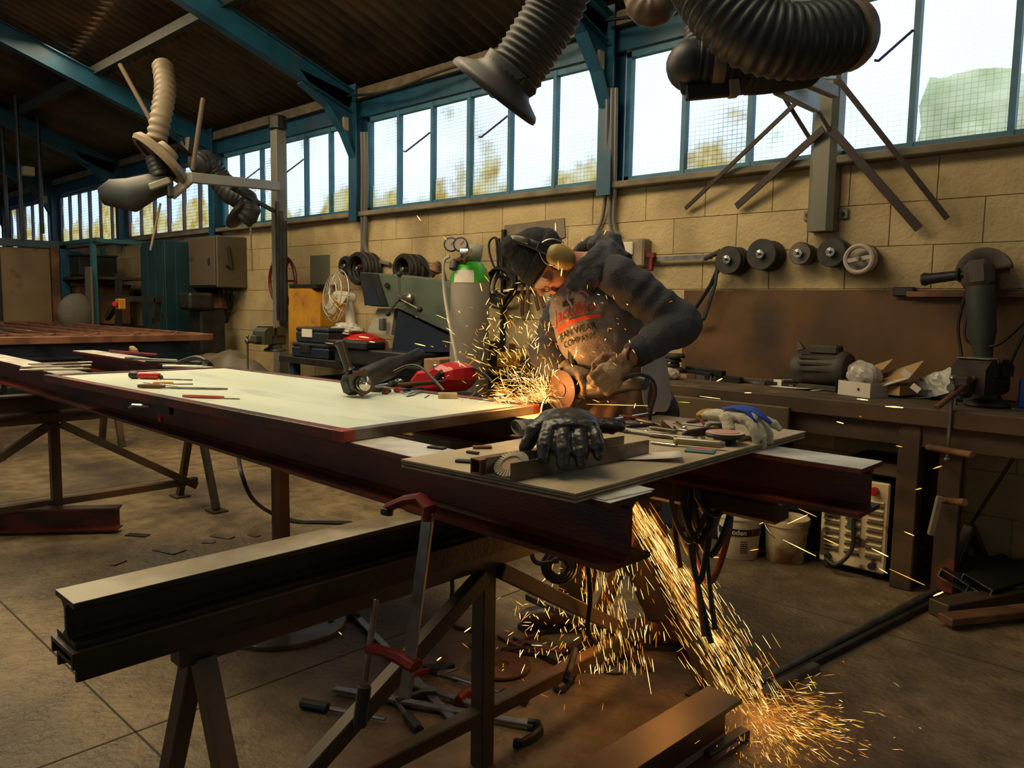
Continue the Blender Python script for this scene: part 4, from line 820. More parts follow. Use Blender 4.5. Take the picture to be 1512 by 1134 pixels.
# teal locker / column left of it
lk2 = thing('teal_locker', (-9.9, 4.3, 0), 'tall teal steel locker left of the wall cabinet', 'locker')
x_ = PX(265, 450, 4.15).x; zt = PX(268, 353, 4.0).z
x_ -= .25; MB().box((x_, 4.25, zt/2), (.66, .6, zt), bev=.01).build('locker_body', M_teal, lk2)
for k in range(3): d_ = MB().box((x_-.22+.22*k, 3.94, zt/2), (.21, .015, zt-.1), bev=.004).build('door', M_teal, lk2); MB().box((x_-.15+.22*k, 3.925, zt*.55), (.02, .015, .10)).build('handle', M_dgrey, d_)
MB().box((x_+.335, 4.2, zt/2), (.012, .25, zt-.1), bev=.004).build('side_rib', M_teal, lk2)
dm = thing('drill_column', (-8.9, 4.2, 0), 'dark machine column standing right of the teal locker', 'machine')
p = PX(300, 470, 4.2); MB().box((p.x, 4.25, .62), (.30, .30, 1.24), bev=.02).build('machine_body', M_dgrey, dm); MB().box((p.x+.05, 4.1, 1.33), (.3, .3, .2), bev=.03).build('head', M_dgrey, dm)
# storage rack with blue posts
rk = thing('storage_rack', (-12.3, 4.1, 0), 'long dark storage rack with blue posts left of the locker', 'rack')
for x in (-11.1, -12.9, -14.6):
    for y in (3.75, 4.5): MB().bar((x, y, 0), (x, y, 2.12), .07, .06, up=(0, 1, 0)).build('post', mat('blue_rack_post', (.03, .12, .15), .5), rk)
for z in (.35, .95, 1.62): 
    for k in range(2): MB().box((-12.0-1.75*k, 4.12, z), (1.7, .74, .04)).build('shelf', M_wood if z > 1.5 else M_dgrey, rk)
MB().bar((-10.9, 3.75, 2.1), (-14.7, 3.75, 2.1), .05, .05).build('top_rail', MATS['blue_rack_post'], rk); MB().bar((-11.1, 3.75, 2.1), (-11.1, 4.5, 2.1), .05, .05).build('top_rail', MATS['blue_rack_post'], rk)
rb = [(-11.9, .99, .8, .5, .55, M_rust, 'brown crate on the middle shelf of the rack'), (-13.3, 1.02, 1.0, .5, .5, M_navy, 'navy crate on the middle shelf at the rack left end'), (-14.0, 1.66, 1.1, .5, .42, mat('blue_crate', (.01, .09, .22), .5), 'bright blue crate on the rack top shelf'), (-12.4, 1.66, .9, .5, .3, M_dgrey, 'dark long box on the rack top shelf'), (-11.6, .39, 1.0, .5, .4, M_dgrey, 'dark box on the rack bottom shelf'), (-13.2, .39, 1.2, .5, .45, M_rust, 'rusty bin on the rack bottom shelf')]
for x, z, sx, sy, sz, m_, lb in rb:
    o = thing('storage_box', (x, 4.1, z), lb, 'box'); MB().box((x, 4.1, z+sz/2-.015), (sx, sy, sz-.03), bev=.01).build('box_body', m_, o); MB().box((x, 4.1, z+sz-.015), (sx+.03, sy+.03, .03), bev=.006).build('lid', m_, o)
bp_ = tag(MB().box((-11.02, 3.66, 1.30), (.22, .03, .9), bev=.01).build('hanging_board', mat('grey_brown_board', (.14, .115, .075), .7)), 'grey brown board hung on the rack end beside the locker', 'board')
es = thing('stop_button', PX(178, 449, 3.7), 'small yellow box with red stop button on the rack post', 'switch'); es.location = PX(178, 449, 3.45); p = PX(178, 449, 3.43); MB().box(p, (.12, .08, .12), bev=.01).build('case', M_yel, es); MB().cyl(p+V((.0, -.04, 0)), p+V((.04, -.08, 0)), .03).build('button', M_red, es)
# machine frame dark pieces in front of the rack
pf = thing('machine_stand', PX(178, 478, 3.5)*V((1, 1, 0)), 'dark steel pipe stand before the storage rack', 'stand')
for p_, q_ in (((175, 405), (175, 478)), ((150, 440), (236, 442)), ((158, 470), (178, 440)), ((232, 440), (230, 478))): MB().bar(PX(*p_, 3.5), PX(*q_, 3.5), .06, .06).build('frame_bar', M_dgrey, pf)
for x in (175, 230): p_ = PX(x, 470, 3.5); MB().bar((p_.x, 3.5, 0), p_, .06, .06, up=(0, 1, 0)).build('leg', M_dgrey, pf)
# big board door in blue frame at the far left
bdm = thing('storage_door', (-15.5, 3.4, 0), 'large stained plywood door in a blue frame at the far left', 'door leaf')
a, b = PX(-5, 380, 2.6), PX(76, 380, 3.45); 
Xd = at(76, 475, z=.95)
def quadbox(name, c4, th, m, par):
    n_ = (c4[1]-c4[0]).cross(c4[3]-c4[0]).normalized()*th; mb = MB(); mb.add(list(c4)+[p+n_ for p in c4], [(0, 1, 2, 3), (7, 6, 5, 4), (0, 4, 5, 1), (1, 5, 6, 2), (2, 6, 7, 3), (3, 7, 4, 0)]); return mb.build(name, m, par)
XD = -12.4
L0, L1 = at(-12, 480, X=XD), at(78, 480, X=XD); zt_ = at(40, 366, X=XD).z
M_pd = mat('stained_ply_door', (.26, .17, .085), .7, c2=(.19, .12, .06), scale=1.6, c3=(.08, .045, .02), scale3=1.3, spread3=(.60, .66))
MB().box((XD, (L0.y+L1.y)/2, zt_/2+.05), (.03, abs(L1.y-L0.y)-.02, zt_-.1)).build('door_panel', M_pd, bdm)
y0_, y1_ = L0.y, L1.y
MB().bar((XD+.01, y1_+.05, 0), (XD+.01, y1_+.05, zt_+.05), .10, .10, up=(1, 0, 0)).build('frame_post', M_rust, bdm); MB().bar((XD, y1_+.17, 0), (XD, y1_+.17, zt_+.1), .12, .12, up=(1, 0, 0)).build('frame_post', M_blue, bdm)
MB().bar((XD+.01, y0_+.10, 0), (XD+.01, y0_+.10, zt_), .06, .06, up=(1, 0, 0)).build('frame_post', M_dgrey, bdm)
MB().bar((XD, y0_-.5, zt_+.06), (XD, y1_+.2, zt_+.06), .12, .10).build('top_rail', mat('blue_grey_rail', (.05, .075, .10), .6), bdm)
MB().box((XD-.02, y0_-.3, zt_/2), (.03, .8, zt_-.1)).build('door_panel', M_rust, bdm)
crumple(at(112, 462, X=-11), (.12, .20, .26), mat('grey_cover', (.12, .105, .08), .7), 'machine_cover', 'pale rounded machine cover beside the blue door post', 'cover', 4, amp=.12, fr=3)

# lattice gate of rusty bars lying on trestles at the back left
lg = thing('lattice_gate', (-8.6, 2.5, 1.0), 'rust brown welded lattice gate lying flat at the back left', 'gate')
gz = 1.03; p1 = at(311, 493, z=gz); p2 = at(-40, 504, z=gz); 
gx1 = p1.x; gy1 = p1.y; gy0 = 1.2; gx0 = gx1-4.6; M_lat = mat('rusty_lattice', (.24, .10, .045), .6, c2=(.11, .04, .02), scale=6)
gxl = lambda y: gx1
for y in (gy0, gy1): MB().bar((gx0, y, gz-.03), (gx1, y, gz-.03), .05, .06, bev=.004).build('frame_bar', M_lat, lg)
for x in (gx0, gx1): MB().bar((x, gy0, gz-.03), (x, gy1, gz-.03), .05, .06, bev=.004).build('frame_bar', M_lat, lg)
for k in range(1, 8): y = gy0+(gy1-gy0)*k/8; MB().bar((gx0, y, gz-.02), (gx1-.75, y, gz-.02), .03, .03).build('lattice_bar', M_lat, lg)
MB().bar((gx1-.75, gy0, gz-.03), (gx1-.75, gy1, gz-.03), .04, .05).build('cross_bar', M_lat, lg)
for k in range(6):
    y = gy0+(gy1-gy0)*(k+.5)/6; w_ = (gy1-gy0)/12
    MB().bar((gx1-.72, y-w_, gz-.02), (gx1-.06, y+w_*.9, gz-.02), .022, .03).build('lattice_bar', M_lat, lg); MB().bar((gx1-.72, y+w_, gz-.02), (gx1-.06, y-w_*.9, gz-.02), .022, .03).build('lattice_bar', M_lat, lg)
for x in (gx1-.5, gx1-3.2):
    t = ib('steel_beam', (x, .9, gz-.065), (x, gy1+.02, gz-.065), .12, .16, M_navy, 'dark beam end with bright edges carrying the lattice gate %s' % ('nearest its right corner' if x > gx1-1 else 'toward its far end'), M_flange)
t = thing('trestle', (gx1-.5, 2.2, 0), 'dark trestle under the right end of the lattice gate', 'trestle')
for y in (1.75, 2.7):
    for q in (-.25, .25): MB().bar((gx1-.5, y, gz-.23), (gx1-.5+q, y, 0), .05, .05, up=(0, 1, 0)).build('leg', M_trestle, t)
MB().bar((gx1-.5, 1.2, gz-.25), (gx1-.5, 3.1, gz-.25), .05, .05).build('top_rail', M_trestle, t)
t = thing('trestle', (gx1-3.2, 2.2, 0), 'hidden dark trestle under the far end of the lattice gate', 'trestle')
for y in (1.3, 3.0):
    for q in (-.25, .25): MB().bar((gx1-3.2, y, gz-.23), (gx1-3.2+q, y, 0), .05, .05, up=(0, 1, 0)).build('leg', M_trestle, t)
MB().bar((gx1-3.2, 1.2, gz-.25), (gx1-3.2, 3.1, gz-.25), .05, .05).build('top_rail', M_trestle, t)

# tarpaulin heap by the wall
mb = MB(); cx_, cy_ = at(335, 545, Y=3.9).x, 3.9; K = 26; vs = []
for i in range(K+1):
    for j in range(K+1):
        u, v = i/K*2-1, j/K*2-1; p = V((cx_+u*.95, cy_+v*.5, 0)); e_ = max(0, 1-(u*u+v*v)*.75); z = .78*e_**.5*(1+.22*noise.noise(p*2.2))+.07*noise.noise(p*6)+.05*abs(noise.noise(p*11)); vs.append(V((p.x, p.y, max(.005, z if u*u+v*v < 1.3 else .006))))
mb.add(vs, [(i*(K+1)+j, (i+1)*(K+1)+j, (i+1)*(K+1)+j+1, i*(K+1)+j+1) for i in range(K) for j in range(K)])
o = mb.build('tarpaulin_heap', mat('olive_tarp', (.15, .125, .08), .5, c2=(.10, .08, .05), scale=4, bump=.4, bscale=8), smooth=2); tag(o, 'crumpled olive tarpaulin heaped against the wall behind the panel', 'tarpaulin')
cable('black_hose', [at(262, 536, z=.96), at(290, 528, z=1.0), at(308, 536, z=.97), at(315, 545, z=.9)], .014, M_rub, 'black hose end arching over the far beam tools', 'hose')

# extraction-arm stanchion with pipes, hand wheel, small panel on the wall
ps = thing('pipe_stanchion', PX(410, 465, 4.3), 'tall square post with dark pipes in front of the windows, left of the yellow box', 'post')
p = PX(412, 300, 4.3); MB().bar((p.x, 4.3, 0), (p.x, 4.3, PX(412, 192, 4.3).z), .12, .12, up=(0, 1, 0), bev=.01).build('square_post', mat('grey_post', (.16, .15, .12), .5), ps)
for k, dx in enumerate((.10, .17, .24)): MB().cyl((p.x+dx, 4.22, 1.15), (p.x+dx, 4.22, 2.35-.1*k), .022, 8).build('pipe', M_dgrey, ps)
MB().cyl((p.x, 4.3, PX(412, 192, 4.3).z), (p.x, 4.3, PX(412, 186, 4.3).z+.1), .09, 12).build('cap', M_dgrey, ps)
hwl = thing('spoked_wheel', PX(418, 415, 4.35), 'red spoked hand wheel on the wall behind the pipe post', 'wheel'); c = PX(417, 415, 4.4)
MB().tube([c+V((.26*math.cos(a), 0, .26*math.sin(a))) for a in [k*math.pi/12 for k in range(24)]], .018, 6, closed=True).build('rim', M_redp, hwl, smooth=True)
for k in range(3): a = k*math.pi/3; MB().bar(c-V((math.cos(a), 0, math.sin(a)))*.25, c+V((math.cos(a), 0, math.sin(a)))*.25, .015, .02).build('spoke', M_redp, hwl)
tag(MB().box(W(473, 401), (.36, .02, .34), bev=.004).build('wall_plate', mat('dark_grey_plate', (.10, .095, .065), .6)), 'small square grey plate fixed on the wall above the yellow box', 'plate')
yb_ = thing('yellow_box', PX(455, 455, 4.35), 'battered yellow steel box on the bench left of the fan', 'box')
p = PX(458, 450, 4.35); s0 = PX(436, 455, 4.25); s1 = PX(482, 455, 4.25); mb = MB(); w_ = s1.x-s0.x
zT, zB = PX(458, 426, 4.25).z, PX(458, 482, 4.25).z
zB = zb2 if False else .862
mb.prism([(0, zB), (w_*.9, zB), (w_, zB+.12), (w_, zT-.14), (w_*.72, zT), (0, zT)], (s0.x, 4.18, 0), (1, 0, 0), (0, 0, 1), (0, .35, 0)); mb.build('box_body', M_yel, yb_)
MB().box((s0.x+w_*.45, 4.3, zT+.02), (w_*.85, .25, .04), bev=.004).build('dark_lid', M_dgrey, yb_)
# back bench and what stands on it
b2 = thing('machine_bench', (-6.0, 4.0, 0), 'dark blue steel bench along the wall behind the panel', 'workbench')
zb2 = .86; xa, xb = PX(415, 520, 3.75).x, PX(668, 560, 3.75).x
MB().box(((xa+xb)/2, 4.15, zb2-.03), (xb-xa, .85, .06), bev=.006).build('bench_top', M_dgrey, b2)
for x in (xa+.15, (xa+xb)/2, xb-.1):
    for y in (3.8, 4.5): MB().bar((x, y, 0), (x, y, zb2-.06), .07, .07, up=(0, 1, 0)).build('leg', mat('blue_bench_leg', (.012, .04, .09), .5), b2)
MB().box(((xa+xb)/2, 4.15, .3), (xb-xa-.2, .7, .03)).build('lower_shelf', M_dgrey, b2)
for i, (x, s_, m_) in enumerate(((.2, .45, M_sw), (.75, .4, M_dgrey), (1.3, .4, M_woodp), (1.8, .35, M_dgrey))):
    tag(MB().box((xa+x+.25, 4.1, .315+s_*.4), (s_, .5, s_*.8), bev=.01).build('storage_box', m_), ['olive grey', 'dark', 'pale wooden', 'second dark'][i]+' box on the lower shelf of the blue machine bench', 'box')
def back(x, y, Y=4.0): p = PX(x, y, Y); return p
v2 = vise('dark vise at the left end of the machine bench', mat('dark_olive_iron', (.045, .05, .035), .5)); orient(v2, V((PX(402, 520, 3.95).x, 3.95, zb2)), x=V((1, .2, 0))); v2.scale = (1.2,)*3
def toolcase(x0, x1, zz, h, label, m):
    t = thing('tool_case', ((x0+x1)/2, 3.85, zz), label, 'tool case'); MB().box(((x0+x1)/2, 3.9, zz+h*.35), (x1-x0, .34, h*.7), bev=.012).build('case_body', m, t); MB().box(((x0+x1)/2, 3.9, zz+h*.84), (x1-x0, .34, h*.28), bev=.012).build('lid', m, t)
    MB().box(((x0+x1)/2-.05, 3.722, zz+h*.6), (.16, .01, .07), bev=.003).build('label_plate', M_paper if 'upper' in label else M_dgrey, t); return t
x0, x1 = PX(433, 500, 3.72).x, PX(482, 500, 3.72).x; h_ = .135
toolcase(x0-.05, x1, zb2, h_, 'lower of two dark tool cases stacked on the machine bench', M_navy); toolcase(x0+.02, x1, zb2+h_, h_, 'upper dark tool case with a pale label plate', mat('dark_case', (.012, .018, .02), .5))
# red tray with cable, desk fan
rt = thing('red_case', (PX(525, 495, 4.0).x, 4.02, zb2), 'long red plastic tool case lying on the machine bench', 'tool case')
xr0, xr1 = PX(481, 500, 3.95).x, PX(553, 500, 3.95).x
MB().tube([((xr0), 4.02, zb2+.10), (xr0+.05, 4.02, zb2+.11), (xr1-.2, 4.02, zb2+.12), (xr1-.05, 4.02, zb2+.11), (xr1, 4.02, zb2+.09)], [(.10, .09), (.17, .10), (.17, .11), (.12, .09), (.05, .04)], 12, xref=(0, 1, 0)).build('case_shell', M_red, rt, smooth=True)
MB().bar((xr0, 3.845, zb2+.10), (xr1-.15, 3.845, zb2+.12), .02, .03).build('seam', M_blk, rt)
crumple((PX(514, 478, 4.0).x, 4.0, zb2+.25), (.17, .12, .05), M_clear, 'foil_wrap', 'crumpled silvery wrap on top of the red case under the fan', 'wrap', 7)
fan = thing('desk_fan', (0, 0, 0), 'white desk fan with wire cage turned to the left', 'fan')
fc_ = PX(497, 437, 4.05); axf = V((-.35, -.93, .12)).normalized(); axf = (-RT*.80-FW*.62+V((0, 0, .08))).normalized(); fan.location = (fc_.x+.15, 4.0, zb2+.22)
X_, Y_, Z_ = frame(axf); rF = .235
mb = MB(); 
for k in range(20):
    a = 2*math.pi*k/20; d_ = X_*math.cos(a)+Y_*math.sin(a); mb.tube([fc_+Z_*.07, fc_+Z_*.065+d_*rF*.5, fc_+Z_*.03+d_*rF*.92, fc_+d_*rF, fc_-Z_*.03+d_*rF*.92, fc_-Z_*.07+d_*rF*.4], .0022, 4)
for rr_, zz in ((rF, 0), (rF*.55, .065), (rF*.8, .045)): mb.tube([fc_+Z_*zz+(X_*math.cos(a)+Y_*math.sin(a))*rr_ for a in [k*math.pi/14 for k in range(28)]], .004, 5, closed=True)
mb.build('wire_cage', mat('dull_wire', (.42, .38, .30), .4, .3), fan, smooth=True)
for k in range(3):
    a = 2*math.pi*k/3+.5; d_ = X_*math.cos(a)+Y_*math.sin(a); e_ = d_.cross(Z_); mb = MB(); mb.tube([fc_+d_*.03, fc_+d_*.09+e_*.01, fc_+d_*.16+e_*.02, fc_+d_*.19+e_*.01], [(.02, .004), (.055, .006), (.065, .006), (.02, .004)], 8, xref=e_+Z_*.4); mb.build('blade', mat('fan_blade', (.52, .46, .34), .4), fan, smooth=True)
MB().lathe([(.03, .03), (.05, 0), (.055, -.08), (.05, -.16), (.03, -.18)], fc_, Z_, 16).build('motor_housing', M_white, fan, smooth=True)
nb = fc_-Z_*.12; MB().tube([nb, nb+V((.01, 0, -.10)), nb+V((.03, 0, -.25)), V((nb.x+.05, nb.y, zb2+.245))], [.03, .045, .055, .075], 12, flat=.8).build('neck', M_white, fan, smooth=True)
MB().lathe([(.13, 0), (.14, .01), (.12, .04), (.06, .055)], (nb.x+.05, nb.y, zb2+.215), n=20).build('base', M_white, fan, smooth=True)
# band saw: big green arm
bs = thing('band_saw', PX(600, 480, 4.0), 'large olive green band saw head with a three armed feed handle', 'band saw')
Yb = 3.80; P = lambda x, y, Y=Yb: PX(x, y, Y)
o_ = P(530, 402); poly = [(532, 402), (566, 405), (645, 414), (668, 428), (668, 492), (636, 478), (588, 455), (548, 452), (540, 450)]
pts = [P(*q) for q in poly]; mb = MB(); mb.prism([(p.x, p.z) for p in pts], (0, Yb, 0), (1, 0, 0), (0, 0, 1), (0, .30, 0)); mb.build('arm_casting', M_green, bs)
pts = [P(*q, Yb-.012) for q in [(532, 403), (557, 404), (572, 451), (548, 451), (540, 450)]]; mb = MB(); mb.prism([(p.x, p.z) for p in pts], (0, Yb-.02, 0), (1, 0, 0), (0, 0, 1), (0, .018, 0)); mb.build('dark_guard', M_dgrey, bs)
pts = [P(*q) for q in [(540, 425), (557, 425), (565, 451), (542, 451)]]; mb = MB(); mb.prism([(p.x, p.z) for p in pts], (0, Yb-.026, 0), (1, 0, 0), (0, 0, 1), (0, .008, 0)); mb.build('guard_recess', M_navy, bs)
hb = P(590, 441, Yb-.10); hub = MB().lathe([(.05, 0), (.05, .03), (.03, .05), (.022, .10), (.026, .13)], hb+V((0, .10, 0)), (0, -1, 0), 14).build('feed_hub', M_steel, bs, smooth=True)
for (x, y) in ((590, 405), (573, 463), (620, 457)):
    e_ = P(x, y, Yb-.12); MB().cyl(hb+V((0, 0, 0)), e_, .009, 8).build('feed_arm', M_chrome, hub); MB().ball(e_, .022).build('knob', M_blk, hub)
mb = MB(); pts = [P(*q) for q in [(550, 455), (575, 455), (570, 495), (535, 490)]]; mb.prism([(p.x, p.z) for p in pts], (0, Yb+.05, 0), (1, 0, 0), (0, 0, 1), (0, .18, 0)); mb.build('grey_bracket', mat('grey_bracket', (.33, .31, .25), .5), bs)
MB().cyl(P(565, 470, Yb), P(565, 488, Yb), .03).build('glass_oiler', M_steel, bs); MB().cyl(P(571, 421, Yb-.03), P(571, 421, Yb+.01), .02).build('bolt', M_dgrey, bs)
mb = MB(); pts = [P(*q) for q in [(585, 458), (668, 500), (668, 520), (575, 520)]]; mb.prism([(p.x, p.z) for p in pts], (0, Yb+.02, 0), (1, 0, 0), (0, 0, 1), (0, .28, 0)); mb.build('lower_body', M_navy, bs)
mb = MB(); mb.box((PX(580, 520, 3.85).x, 3.85, zb2+.06), (1.1, .35, .12), bev=.01); mb.box((PX(540, 510, 3.85).x, 3.75, zb2+.15), (.55, .2, .06), bev=.01); mb.build('saw_bed', M_dgrey, bs)
tag(MB().box((PX(640, 530, 3.6).x+.03, 3.68, zb2+.055), (.14, .30, .11), rz=.2, bev=.004).build('wood_block', M_woodp), 'pale square wooden block on the machine bench', 'wood block')
tag(MB().box((PX(625, 505, 3.9).x, 4.0, zb2+.15), (.42, .06, .30), bev=.004).build('wood_board', mat('brown_offcut', (.13, .075, .035), .7)), 'brown board standing behind the wooden block', 'board')
for i in range(5): rod('steel_bar', (PX(600, 540, 3.6).x+.15*i, 3.72+.02*i, zb2+.012+.0*i), (PX(600, 540, 3.6).x+.15*i+.6, 3.80+.02*i, zb2+.012), .011, [M_dgrey, M_steel][i % 2], ['front', 'second', 'middle', 'fourth', 'rear'][i]+' bar laid along the machine bench under the saw arm', 'steel bar', True, 'bars along the machine bench')
# cable reels and box on the wall above the saw
for i, (x, y, r_) in enumerate(((533, 397, .115), (601, 398, .10), (520, 393, .06))):
    c = W(x+(5 if i < 2 else 0), y, .12); t = thing('hose_reel', c, ['left dark coil of hose hung on the wall above the band saw', 'right dark coil of hose hung on the wall above the band saw', 'small dark lamp head left of the wall coils'][i], 'coil'); 
    for k in range(5): MB().tube([c+V((r_*1.15*math.cos(a), .08-.04*k, r_*1.15*math.sin(a))) for a in [q*math.pi/9 for q in range(18)]], .026, 6, closed=True).build('coil_turn', [M_rub, M_w1][k % 2], t, smooth=True)
    MB().cyl(c+V((0, .1, 0)), c+V((0, -.1, 0)), .02, 8).build('peg', M_steel, t)
cable('strap_hose', [W(597, 392, .1), W(612, 383, .1), W(628, 390, .1), W(640, 408, .1)], .018, M_rub, 'dark hose arching down right from the wall coils', 'hose')
t = thing('socket_box', W(543, 388), 'pale socket box on the wall left of the hose coils', 'socket'); MB().box(W(529, 392, .04), (.28, .10, .22), bev=.01).build('case', MATS['dirty_beige'], t); MB().cyl(W(533, 396, .10), W(533, 396, .13), .04).build('socket_cover', M_redp, t)
# gas cylinder with regulator
gc = thing('gas_cylinder', (0, 0, 0), 'tall grey gas cylinder with a bright green shoulder and gauges', 'gas cylinder')
c = at(693, 500, Y=3.75); cx_, cy_ = c.x, 3.75; zt = at(693, 388, Y=3.75).z; gr = .135; gc.location = (cx_, cy_, 0)
cz = at(693, 417, Y=3.75).z; M_cyl = mat('cylinder_grey', (.30, .265, .21), .42, c2=(.25, .215, .165), scale=3)
MB().lathe([(gr*.9, 0), (gr, .02), (gr, cz)], (cx_, cy_, 0), n=32).build('tank', M_cyl, gc, smooth=True)
MB().lathe([(gr, 0), (gr*1.005, .0), (gr*.99, .04), (gr*.86, .09), (gr*.6, .135), (gr*.34, .15)], (cx_, cy_, cz), n=32).build('green_shoulder', mat('bright_green', (.045, .33, .02), .35), gc, smooth=True)
sh_ = zt-.0; cap = MB(); cap.tube([(cx_, cy_, cz+.14), (cx_, cy_, cz+.20)], .045, 12); cap.build('neck', M_steel, gc)
gy = -FW; z0 = cz+.145; z1 = at(693, 362, Y=3.75).z
mb = MB(); N = 20; vs = []
for k in range(N+1):
    a = math.radians(-70)+math.radians(250)*k/N
    for (r_, z_) in ((.075, z0), (.092, z1)): vs.append((cx_+math.cos(a)*r_, cy_+math.sin(a)*r_, z_))
mb.add(vs, [(2*k, 2*k+2, 2*k+3, 2*k+1) for k in range(N)]); o = mb.build('valve_guard', mat('guard_grey', (.34, .33, .30), .4), gc, smooth=2); md = o.modifiers.new('s', 'SOLIDIFY'); md.thickness = .006
rg = thing('regulator', V((cx_-.1, cy_-.05, z0+.08)), 'brass gas regulator with two round black gauges on the cylinder', 'regulator')
D_ = -V((FW.x, FW.y, 0)).normalized(); 
gp = at(683, 384, Y=3.66); MB().tube([V((cx_, cy_, z0+.07)), gp, at(668, 387, Y=3.66)], [.028, .034, .02], 10).build('body', mat('brass', (.25, .15, .08), .35, .8), rg, smooth=True)
for (x, y) in ((666, 361), (680, 361)):
    c = at(x, y, Y=3.62); g_ = MB().lathe([(.030, -.04), (.050, -.03), (.050, .012), (.044, .014), (.044, .008)], c, D_, 20).build('gauge', M_blk, rg, smooth=True); MB().lathe([(.042, .0085), (.041, .010)], c, D_, 20).build('dial', mat('dial_face', (.35, .32, .27), .5), g_); MB().bar(c+D_*.012, c+D_*.012+RT*.022+V((0, 0, .022)), .003, .003).build('needle', M_red, g_)
MB().cyl(at(671, 385, Y=3.62), at(669, 398, Y=3.60), .027).build('adjusting_knob', M_blk, rg); MB().cyl(at(683, 372, Y=3.6), at(694, 372, Y=3.6), .03).build('valve_wheel', M_chrome, rg)
cable('gas_hose', [at(664, 378, Y=3.62), at(655, 388, Y=3.6), at(656, 430, Y=3.6), at(664, 480, Y=3.55), at(674, 530, Y=3.5), at(678, 560, Y=3.5)], .012, mat('beige_hose', (.36, .32, .24), .5), 'beige gas hose curving down beside the cylinder', 'hose')
t = thing('torch', at(646, 398, Y=3.9), 'small dark flared torch head hooked beside the gas hose', 'torch'); MB().lathe([(.01, -.06), (.03, -.04), (.055, .01), (.03, .03), (.012, .045)], at(644, 397, Y=3.9), (-.4, -.1, -1), 14).build('cup', M_rust, t, smooth=True); MB().tube(spline([at(648, 392, Y=3.9), at(655, 400, Y=3.9), at(659, 415, Y=3.9)], 5), .008, 6).build('neck', M_dgrey, t)
sheet('label_sticker', 678, 405, .10, .06, 0, M_paper, 'pale paper label stuck on the green cylinder shoulder', 'label')
st_ = bpy.data.objects['label_sticker']; c = wl(gc); st_.location = (0, 0, 0)
mb = MB(); vs = []; N = 8; ac = math.atan2(-c.y, -c.x)-.35
for k in range(N+1):
    a = ac-.55+1.1*k/N
    for (r_, z_) in ((gr*1.02, cz-.005), (gr*.965, cz+.078)): vs.append((math.cos(a)*r_, math.sin(a)*r_, z_))
me = bpy.data.meshes.new('label_sticker'); me.from_pydata(vs, [], [(2*k, 2*k+2, 2*k+3, 2*k+1) for k in range(N)]); me.materials.append(M_paper); st_.modifiers.clear(); st_.data = me; st_.parent = gc
for k_ in ('label', 'category'): del st_[k_]
# hoses and tools hung on the wall behind the sparks
hc = thing('hose_coil', W(738, 400), 'tangled black hose hung on the wall behind the man\'s cap', 'hose coil')
R3 = random.Random(11)
for k in range(7):
    c = W(741+R3.uniform(-6, 6), 421+R3.uniform(-5, 5), .06+.02*k); r_ = R3.uniform(.08, .16); MB().tube([c+V((r_*math.cos(a)*1.1, .01*math.sin(3*a), r_*math.sin(a))) for a in [q*math.pi/10 for q in range(20)]], .010, 6, closed=True).build('coil_turn', M_rub, hc, smooth=True)
MB().tube(spline([W(741, 415, .1), W(726, 385, .1), W(722, 360, .1), W(731, 351, .1), W(740, 365, .1), W(742, 400, .1)], 6), .010, 6).build('upper_loop', M_rub, hc, smooth=True)
for k, x in enumerate((733, 737, 742, 747)): MB().tube(spline([W(x, 352, .08+.02*k), W(x+2, 380, .08), W(x+4+2*k, 405, .08), W(x+12+k, 412, .08), W(x+13+k, 404, .08)], 5), [.012], 6).build('tong', M_dgrey, hc, smooth=True) if False else MB().tube(spline([W(x, 352, .08+.02*k), W(x+2, 380, .08), W(x+4+2*k, 405, .08), W(x+12+k, 412, .08), W(x+13+k, 404, .08)], 5), .012, 6).build('tong', M_dgrey, hc, smooth=True)
for k, (x, a_) in enumerate(((771, 0), (779, .5), (786, 9), (791, 13))):
    t = thing('hammer', W(x, 420), ['leftmost of the four hand tools hung under the cap', 'second hanging hand tool from the left', 'third hanging hand tool, leaning right', 'rightmost hanging hand tool, leaning most'][k], 'hand tool')
    MB().bar(W(x, 420, .05), W(x+a_, 466-4*k, .05), .028, .02, up=(0, 1, 0), bev=.004).build('handle', M_rust, t); MB().tube([W(x-4, 418, .05), W(x, 414, .05), W(x+5, 419, .05)], [.018, .026, .02], 8).build('head', M_dgrey, t, smooth=True)
tag(MB().bar(W(722, 432, .02), W(792, 425, .02), .05, .02).build('tool_rail', M_paper), 'narrow pale tool rail on the wall under the hose coil', 'rail')
ps2 = tag(MB().bar(V((W(742, 400, .04).x, WY-.05, .2)), V((W(742, 400, .04).x, WY-.05, 1.95)), .03, .03, up=(0, 1, 0)).build('pipe', M_dgrey), 'thin dark vertical pipe on the wall behind the hose coil', 'pipe')
o = sheet('wall_poster', 800, 380, .1, .1, 0, mat('grey_sheet', (.20, .16, .11), .8, c2=(.13, .10, .07), scale=4), 'faded grey sheet pinned on the wall above the cap', 'sheet'); 
me = bpy.data.meshes.new('wall_poster'); q = [W(745, 385), W(836, 350), W(834, 322), W(746, 333)]; qq = [p-wl(o)*0 for p in q]; me.from_pydata([p-V((0, .012, 0)) for p in q]+q, [], [(0, 1, 2, 3), (7, 6, 5, 4), (0, 4, 5, 1), (1, 5, 6, 2), (2, 6, 7, 3), (3, 7, 4, 0)]); me.materials.append(MATS['grey_sheet']); o.modifiers.clear(); o.data = me; o.location = (0, 0, 0)
tk = thing('stool_rack', (-4.0, 4.2, 0), 'small brown steel rack against the wall behind the sparks', 'rack')
xk = PX(765, 545, 4.2).x
for dx in (-.25, .35): 
    for y in (4.0, 4.4): MB().bar((xk+dx, y, 0), (xk+dx, y, 1.05), .035, .035, up=(0, 1, 0)).build('post', M_rust, tk)
